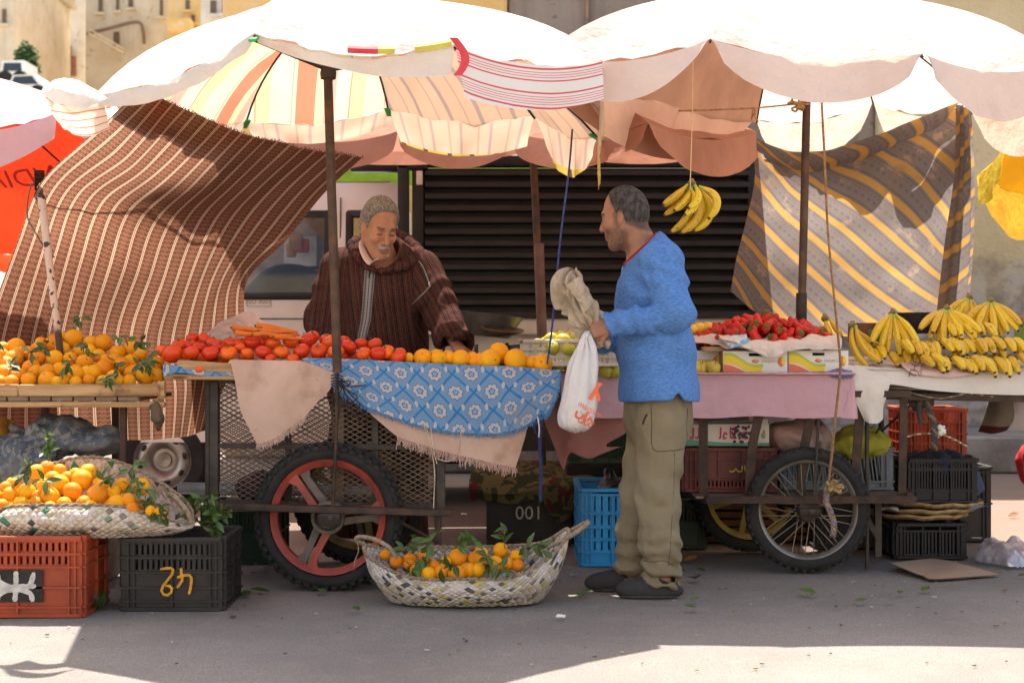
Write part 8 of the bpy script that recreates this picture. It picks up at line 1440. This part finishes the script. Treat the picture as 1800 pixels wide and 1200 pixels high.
wv = wv+.45*np.dstack([vnoise(wv, 1.7, 31), vnoise(wv, 1.7, 32), vnoise(wv, 1.7, 33)]); crs = np.abs(vnoise(wv, 1.5, 4))*.055+np.abs(vnoise(wv, 3.4, 6))*.028-.022; crs[:, -1] = crs[:, 0]; gs_ = gs_+gnormals(gs_)*crs[..., None]
b = MB(); b.grid(gs_, 0, U); flap = surf([[sq(1018, 486, -.04), sq(1026, 495, -.05), sq(1034, 512, -.05), sq(1042, 532, -.04)], [sq(1008, 492, -.075), sq(1018, 503, -.085), sq(1028, 518, -.08), sq(1036, 540, -.07)], [sq(996, 500, -.06), sq(1006, 516, -.075), sq(1016, 530, -.075), sq(1026, 552, -.06)]], 40, 24); flap = flap+gnormals(flap)*(.016*(np.abs(fbm(flap, 22., 8))-.3))[..., None]; b.grid(flap, 0)
sk_ = tag(b.build('burlap_sack', sack_m), 'scrunched beige raffia sack held up in the customer\'s fist', 'sack'); b = MB(); rr = np.random.default_rng(6); fringe(b, [sq(986+k*1.6, 515+k*2.4, -.045) for k in range(12)], .03, rr, 2, 0, (-.3, -.2, -1.), .0008); b.build('fringe', sack_m, sk_); b = MB(); fringe(b, [sq(1000+k*3, 572+k*1.6, -.03) for k in range(8)], .03, rr, 2, 0, (-.5, 0, -1.), .0008); b.build('fringe', sack_m, sk_)
lump('plastic_wrap', lambda p: smin(cone(p, sq(1042, 540, .03), sq(1060, 560, .02), .022, .03), cone(p, sq(1056, 592, .04), sq(1066, 606, .05), .024, .018), .01)+folds(p, 22., .012, 7), sq(1020, 625, -.08), sq(1085, 520, .15), .006, pm('milky_wrap', (.52, .47, .42), (.42, .36, .3), .4, 10., .01, 40., trans=.2), 'crumpled greyish plastic bunched behind the customer\'s fist', 'plastic')
# ----- seller in the striped hooded robe -----
SD = 7.86
def S(px, py, dd=0.): return P(px, py, SD)+np.array((0, dd, 0))
se = thing('person', (S(660, 0)[0], SD+.15, 0), 'grey-haired moustached seller in a brown striped hooded robe leaning over the tomatoes', 'person')
yw, pt = R(-90+25), R(21); fw2 = np.array((math.cos(yw)*math.cos(pt), math.sin(yw)*math.cos(pt), -math.sin(pt))); up2 = np.array((math.cos(yw)*math.sin(pt), math.sin(yw)*math.sin(pt), math.cos(pt))); rl_ = R(2)
lf2 = np.cross(up2, fw2); up2, lf2 = up2*math.cos(rl_)+lf2*math.sin(rl_), lf2*math.cos(rl_)-up2*math.sin(rl_); SM = np.stack([fw2, lf2, up2], 1); SC = S(671, 404, -.12); SS = 1.1; SV = np.array((1.08, 1.0, 1.19))
a_r, e_r, w_r = S(738, 478, .02), S(779, 556, -.08), S(812, 617, -.28); a_l, e_l, w_l = S(600, 472, .04), S(574, 560, .06), S(580, 640, -.06)
NB0 = S(664, 455, .03)
def se_body(p):
    d = head_sdf(head_local(p, SC, SM, SV))*SS; d = smin(d, chain(p, [SC-up2*.05-fw2*.03, lerp(SC, NB0, .7)+(0, .0, 0), NB0], [.062*SS, .06*SS, .085], .03), .025)
    q = p.copy(); q[:, 1] = SD+.05+(p[:, 1]-SD-.05)*1.25; d = smin(d, chain(q, [S(668, 480, .05), S(668, 560, .1), S(665, 660, .2)], [.13, .15, .15], .04), .05)
    for a, e, w_ in ((a_r, e_r, w_r), (a_l, e_l, w_l)): d = smin(d, chain(p, [a, e, w_], [.055, .043, .029], .02), .03)
    for x in (-.1, .1): d = smin(d, chain(p, [S(665+x*150, 680, .22), (S(665, 0)[0]+x, SD+.25, .5), (S(665, 0)[0]+x*1.1, SD+.25, .08)], [.09, .06, .045], .02), .03); d = smin(d, cone(p, (S(665, 0)[0]+x*1.1, SD+.25, .05), (S(665, 0)[0]+x*1.3, SD+.08, .035), .04, .035), .02)
    d = smin(d, hand_sdf(p, w_r-(.004, 0, 0), S(852, 632, -.34), (.2, -.35, 1.), .5, 1.12, thumb=-1, bend=(.5, .7, .5)), .012); return smin(d, hand_sdf(p, w_l, S(592, 662, -.12), (0, -.4, 1.), .5, 1.05, thumb=1), .012)
lo, hi = bbox([S(535, 345, -.45), S(870, 345, .5)], 0.0); lo[2] = .0; lo[1] = SD-.5; hi[1] = SD+.5
sk2 = skin('skin_weathered', (.43, .205, .118), (.35, .155, .085), (.12, .1, .09)); body = from_sdf('body', se_body, lo, hi, .0056, sk2, se)
def se_tint(v):
    q = head_local(v, SC, SM, SV); inh = (np.linalg.norm(q, axis=1) < .2); x, y, z = q.T; bd = ss(z, -.04, -.07)*ss(x, -.03, .0)*ss(z, -.15, -.12)*inh*.22
    lip = ss(x, .085, .09)*ss(np.abs(z+.0715), .011, .006)*ss(np.abs(y), .024, .018)*inh*.6; brow = ss(x, .07, .08)*ss(np.abs(z-.0225), .008, .004)*ss(np.abs(np.abs(y)-.033), .021, .015)*inh*.7; lash = ss(x, .073, .08)*ss(np.abs(z+.0052), .0042, .0016)*ss(np.abs(np.abs(y)-.031), .016, .012)*inh*.9
    hr = ss(np.maximum(x-.40*z-.027+.25*np.abs(y)-.0075, -.022+.42*x-z)+.004*vnoise(q, 60., 2), .010, -.006)*inh*ss(np.abs(np.linalg.norm((q-np.array((-.002, 0, -.01)))*np.array((1, 0, .75)), axis=1)), .018, .026)
    return np.stack([np.maximum(bd, hr*.8), lip, np.maximum(brow, lash)], 1)
set_tint(body, se_tint)
g = G('grey_hair'); h_ = g.noise(150., g.scl(g.obj, 1., 1., .5), 4.); c = g.mix(g.step(h_, .35, .65), (.10, .085, .07), (.27, .245, .215)); g.bump(h_, .004); hair_g = g.fin(c, .75, spec=.25)
def se_hair(p):
    q = head_local(p, SC, SM, SV); x, y, z = q.T; d = cran(q)-.010-.003*vnoise(q, 45., 5)-.002*(1-2*np.abs(vnoise(q, 130., 3))); d = smax(d, (x-.40*z-.027+.25*np.abs(y)-.25*.03)*.9, .006); d = smax(d, (-.022+.42*x-z)*.9, .006); ear = np.minimum(ellp(q, (-.002, .083, -.010), (.021, .02, .034)), ellp(q, (-.002, -.083, -.010), (.021, .02, .034))); return smax(d, -ear, .004)*SS
from_sdf('hair', se_hair, SC-.18, SC+.18, .0045, hair_g, se)
def moust(p):
    q = head_local(p, SC, SM, SV); y = q[:, 1]; c = np.stack([q[:, 0]+2.2*y*y*6, y, q[:, 2]+9.*y*y], 1); d = ellp(c, (.0985, 0, -.0555), (.0095, .033, .0085)); return (d+.0018*vnoise(q*np.array((1, 3, 1)), 120., 6))*SS
from_sdf('moustache', moust, SC+fw2*.11-up2*.06-.06, SC+fw2*.11-up2*.06+.06, .0036, pm('grey_moustache', (.33, .31, .29), (.16, .14, .13), .8, 60., .003, 150.), se)
ck = SD+.05
def se_robe(p):
    q = p.copy(); q[:, 1] = ck+(p[:, 1]-ck)*1.2; tor = chain(q, [S(668, 470, .05), S(668, 520, .05), S(664, 590, .1), S(660, 680, .2), (S(660, 0)[0], ck+.2, .55), (S(660, 0)[0], ck+.2, .12)], [.155, .205, .225, .24, .25, .26], .06)
    nb = S(668, 452, .04); d = smin(tor, cone(p, nb, a_r, .10, .098), .06); d = smin(d, cone(p, nb, a_l, .10, .098), .06)
    for i, (a, e, w_) in enumerate(((a_r, e_r, w_r), (a_l, e_l, w_l))):
        u = (w_-e)/np.linalg.norm(w_-e); cw = lerp(e, w_, .92); c = chain(p, [a, lerp(a, e, .5), e, cw], [.108, .105, .098, .088], .03); c = smax(c, (p-cw)@u, .008); c = smax(c, -cone(p, lerp(e, w_, .6), w_+u*.1, .055, .076), .004); r_ = np.linalg.norm(p-e, axis=1); t = (p-a)@((e-a)/np.linalg.norm(e-a)); c = c+.008*np.sin(t*46+p[:, 0]*20+fbm(p, 7., 4)*2.5)*ss(t, .05, .15); d = smin(d, c, .03)
    d = d+.012*fbm(p*np.array((1., 1., .35)), 6., 2)+.006*np.sin(p[:, 0]*44+fbm(p, 3., 8)*3)*ss(p[:, 2], 1.42, 1.25); nk = cone(p, NB0-(0, -.02, .08), SC-up2*.02, .075, .11); return smax(d, -nk, .008)
def robe_uv(V):
    x = V[:, 0]; z = V[:, 2]; u = x+.12*(z-1.2); v = z.copy()
    for a, e, w_, sg in ((a_r, e_r, w_r, 1), (a_l, e_l, w_l, -1)):
        dd = (w_-a); dd = np.array((dd[0], 0, dd[2])); dd /= np.linalg.norm(dd); pr = np.array((dd[2], 0, -dd[0])); q = V-a; t = q@dd; s_ = q@pr; inn = (sg*(x-(a[0]-sg*.025)-sg*.06*0) > 0) & (t > -.11) & (np.abs(s_) < .16)
        u = np.where(inn, s_+.013, u); v = np.where(inn, t, v)
    return np.stack([u, v], 1)
g = G('striped_wool'); ux, uy, _ = g.xyz(g.uv); wob = g.m('ADD', ux, g.m('MULTIPLY', g.noise(30., det=2.), .004)); f_ = g.m('FRACT', g.m('DIVIDE', wob, .052)); rp = g.n('ValToRGB', {0: f_}); cr = rp.color_ramp; cr.interpolation = 'LINEAR'
for k, (ps, cl) in enumerate([(0, (.085, .04, .034)), (.10, (.10, .052, .045)), (.13, (.014, .011, .013)), (.18, (.014, .011, .013)), (.21, (.11, .06, .055)), (.33, (.075, .035, .032)), (.37, (.19, .065, .028)), (.43, (.21, .07, .03)), (.47, (.07, .034, .036)), (.60, (.12, .075, .07)), (.64, (.018, .013, .014)), (.68, (.10, .05, .045)), (.80, (.07, .03, .028)), (.84, (.2, .055, .03)), (.89, (.21, .06, .03)), (.92, (.07, .035, .036))]):
    e = cr.elements[0] if k == 0 else (cr.elements[1] if k == 1 else cr.elements.new(ps)); e.position = ps; e.color = cl+(1,)
n = g.noise(130., det=3.); c = g.mix(g.m('MULTIPLY', g.step(n, .45, .7), .5), rp.outputs[0], (.13, .08, .075)); c = g.mix(g.m('MULTIPLY', g.step(n, .45, .3), .5), c, (.02, .014, .014)); g.bump(g.m('ADD', n, g.m('MULTIPLY', g.noise(320.), .6)), .006); wool = g.fin(g.mix(1., c, (.66, .64, .64), 'MULTIPLY'), .95, spec=.03)
lo, hi = bbox([S(530, 415, -.5), S(860, 415, .55)], 0.0); lo[2] = .1; hi[2] = 1.66; from_sdf('robe', se_robe, lo, hi, .0075, wool, se, robe_uv)
# hood lying round the neck
hr_ = crom([S(655, 474, -.13), S(632, 452, -.09), S(616, 430, .04), S(636, 416, .16), S(685, 410, .2), (S(722, 430, .12)), S(736, 446, .0), S(716, 466, -.09), S(678, 478, -.135), S(655, 474, -.13)], 70)
def hood(p):
    d = None
    for i in range(0, 69, 2):
        k = i/69; r_ = .013+.019*math.exp(-((k-.45)/.25)**2)+.006*math.exp(-((k-.72)/.1)**2); c = cone(p, hr_[i], hr_[min(69, i+2)], r_, r_); d = c if d is None else smin(d, c, .012)
    d = smin(d, ellp(p, S(690, 440, .23), (.13, .06, .1)), .05); return d+.006*fbm(p, 12., 5)+.004*np.sin(np.arctan2(p[:, 1]-SD, p[:, 0]-SC[0])*22)
from_sdf('hood', hood, S(600, 500, -.25), S(755, 385, .4), .0075, wool, se, lambda V: np.stack([np.arctan2(V[:, 1]-SD-.03, V[:, 0]-S(675, 0)[0])*.12, V[:, 2]], 1))
b = MB(); cc = crom([S(646, 404, .06), S(636, 428, -.06), S(644, 452, -.14), S(656, 466, -.165), S(668, 459, -.165), S(690, 452, -.14)], 40); b.grid(np.stack([cc+np.array((-.008, -.004, -.006)), cc+np.array((0, -.012, .008)), cc+np.array((.016, .01, .012))], 1)); b.build('shirt_collar', pm('pale_pink_shirt', (.56, .42, .38), (.48, .35, .31), .85, 6.), se)
def on_robe(pts, off=-.004):
    out = []
    for px, py in pts:
        q = S(px, py); y_ = surf_y(se_robe, q[0], q[2], SD-.5, SD+.3); out.append((q[0], y_+off, q[2]))
    return np.array(out)
L_ = crom([(644, 470), (642, 520), (638, 560), (633, 585), (632, 598)], 40); R_ = crom([(664, 470), (660, 520), (656, 560), (650, 585), (646, 598)], 40); cols_ = [on_robe([tuple(lerp(a, b_, k/6)) for a, b_ in zip(L_, R_)], -.006) for k in range(7)]
g = G('embroidered_band'); ux, uy, _ = g.xyz(g.uv); c = g.mix(g.stripe(ux, .0185, .38, .62, .05), (.24, .22, .215), (.03, .032, .045)); chk = g.m('MULTIPLY', g.step(g.m('FRACT', g.m('DIVIDE', uy, .007)), .45, .55), g.m('SUBTRACT', 1., g.stripe(ux, .0555, .3, .7, .05))); c = g.mix(chk, c, (.05, .05, .065)); band_m = g.fin(c, .85)
b = MB(); gg_ = np.stack(cols_, 1); b.grid(gg_, 0); b.build('zip_band', band_m, se)
b = MB(); z0 = on_robe([(654, 468), (653, 478), (652, 490)], -.012); b.tube(z0, .004, 6); b.build('zip_pull', pm('brass', '6b5a3e', '4d402c', .4, metal=.7), se)
pip = pm('grey_piping', '7d7876', '5f5b5a', .8)
for pts in ([(728, 452), (742, 466), (753, 490), (758, 506)], [(757, 506), (746, 518), (735, 528), (727, 535)]): b = MB(); b.tube(on_robe([tuple(q) for q in crom(pts, 24)], -.003), .0035, 6); b.build('piping', pip, se)
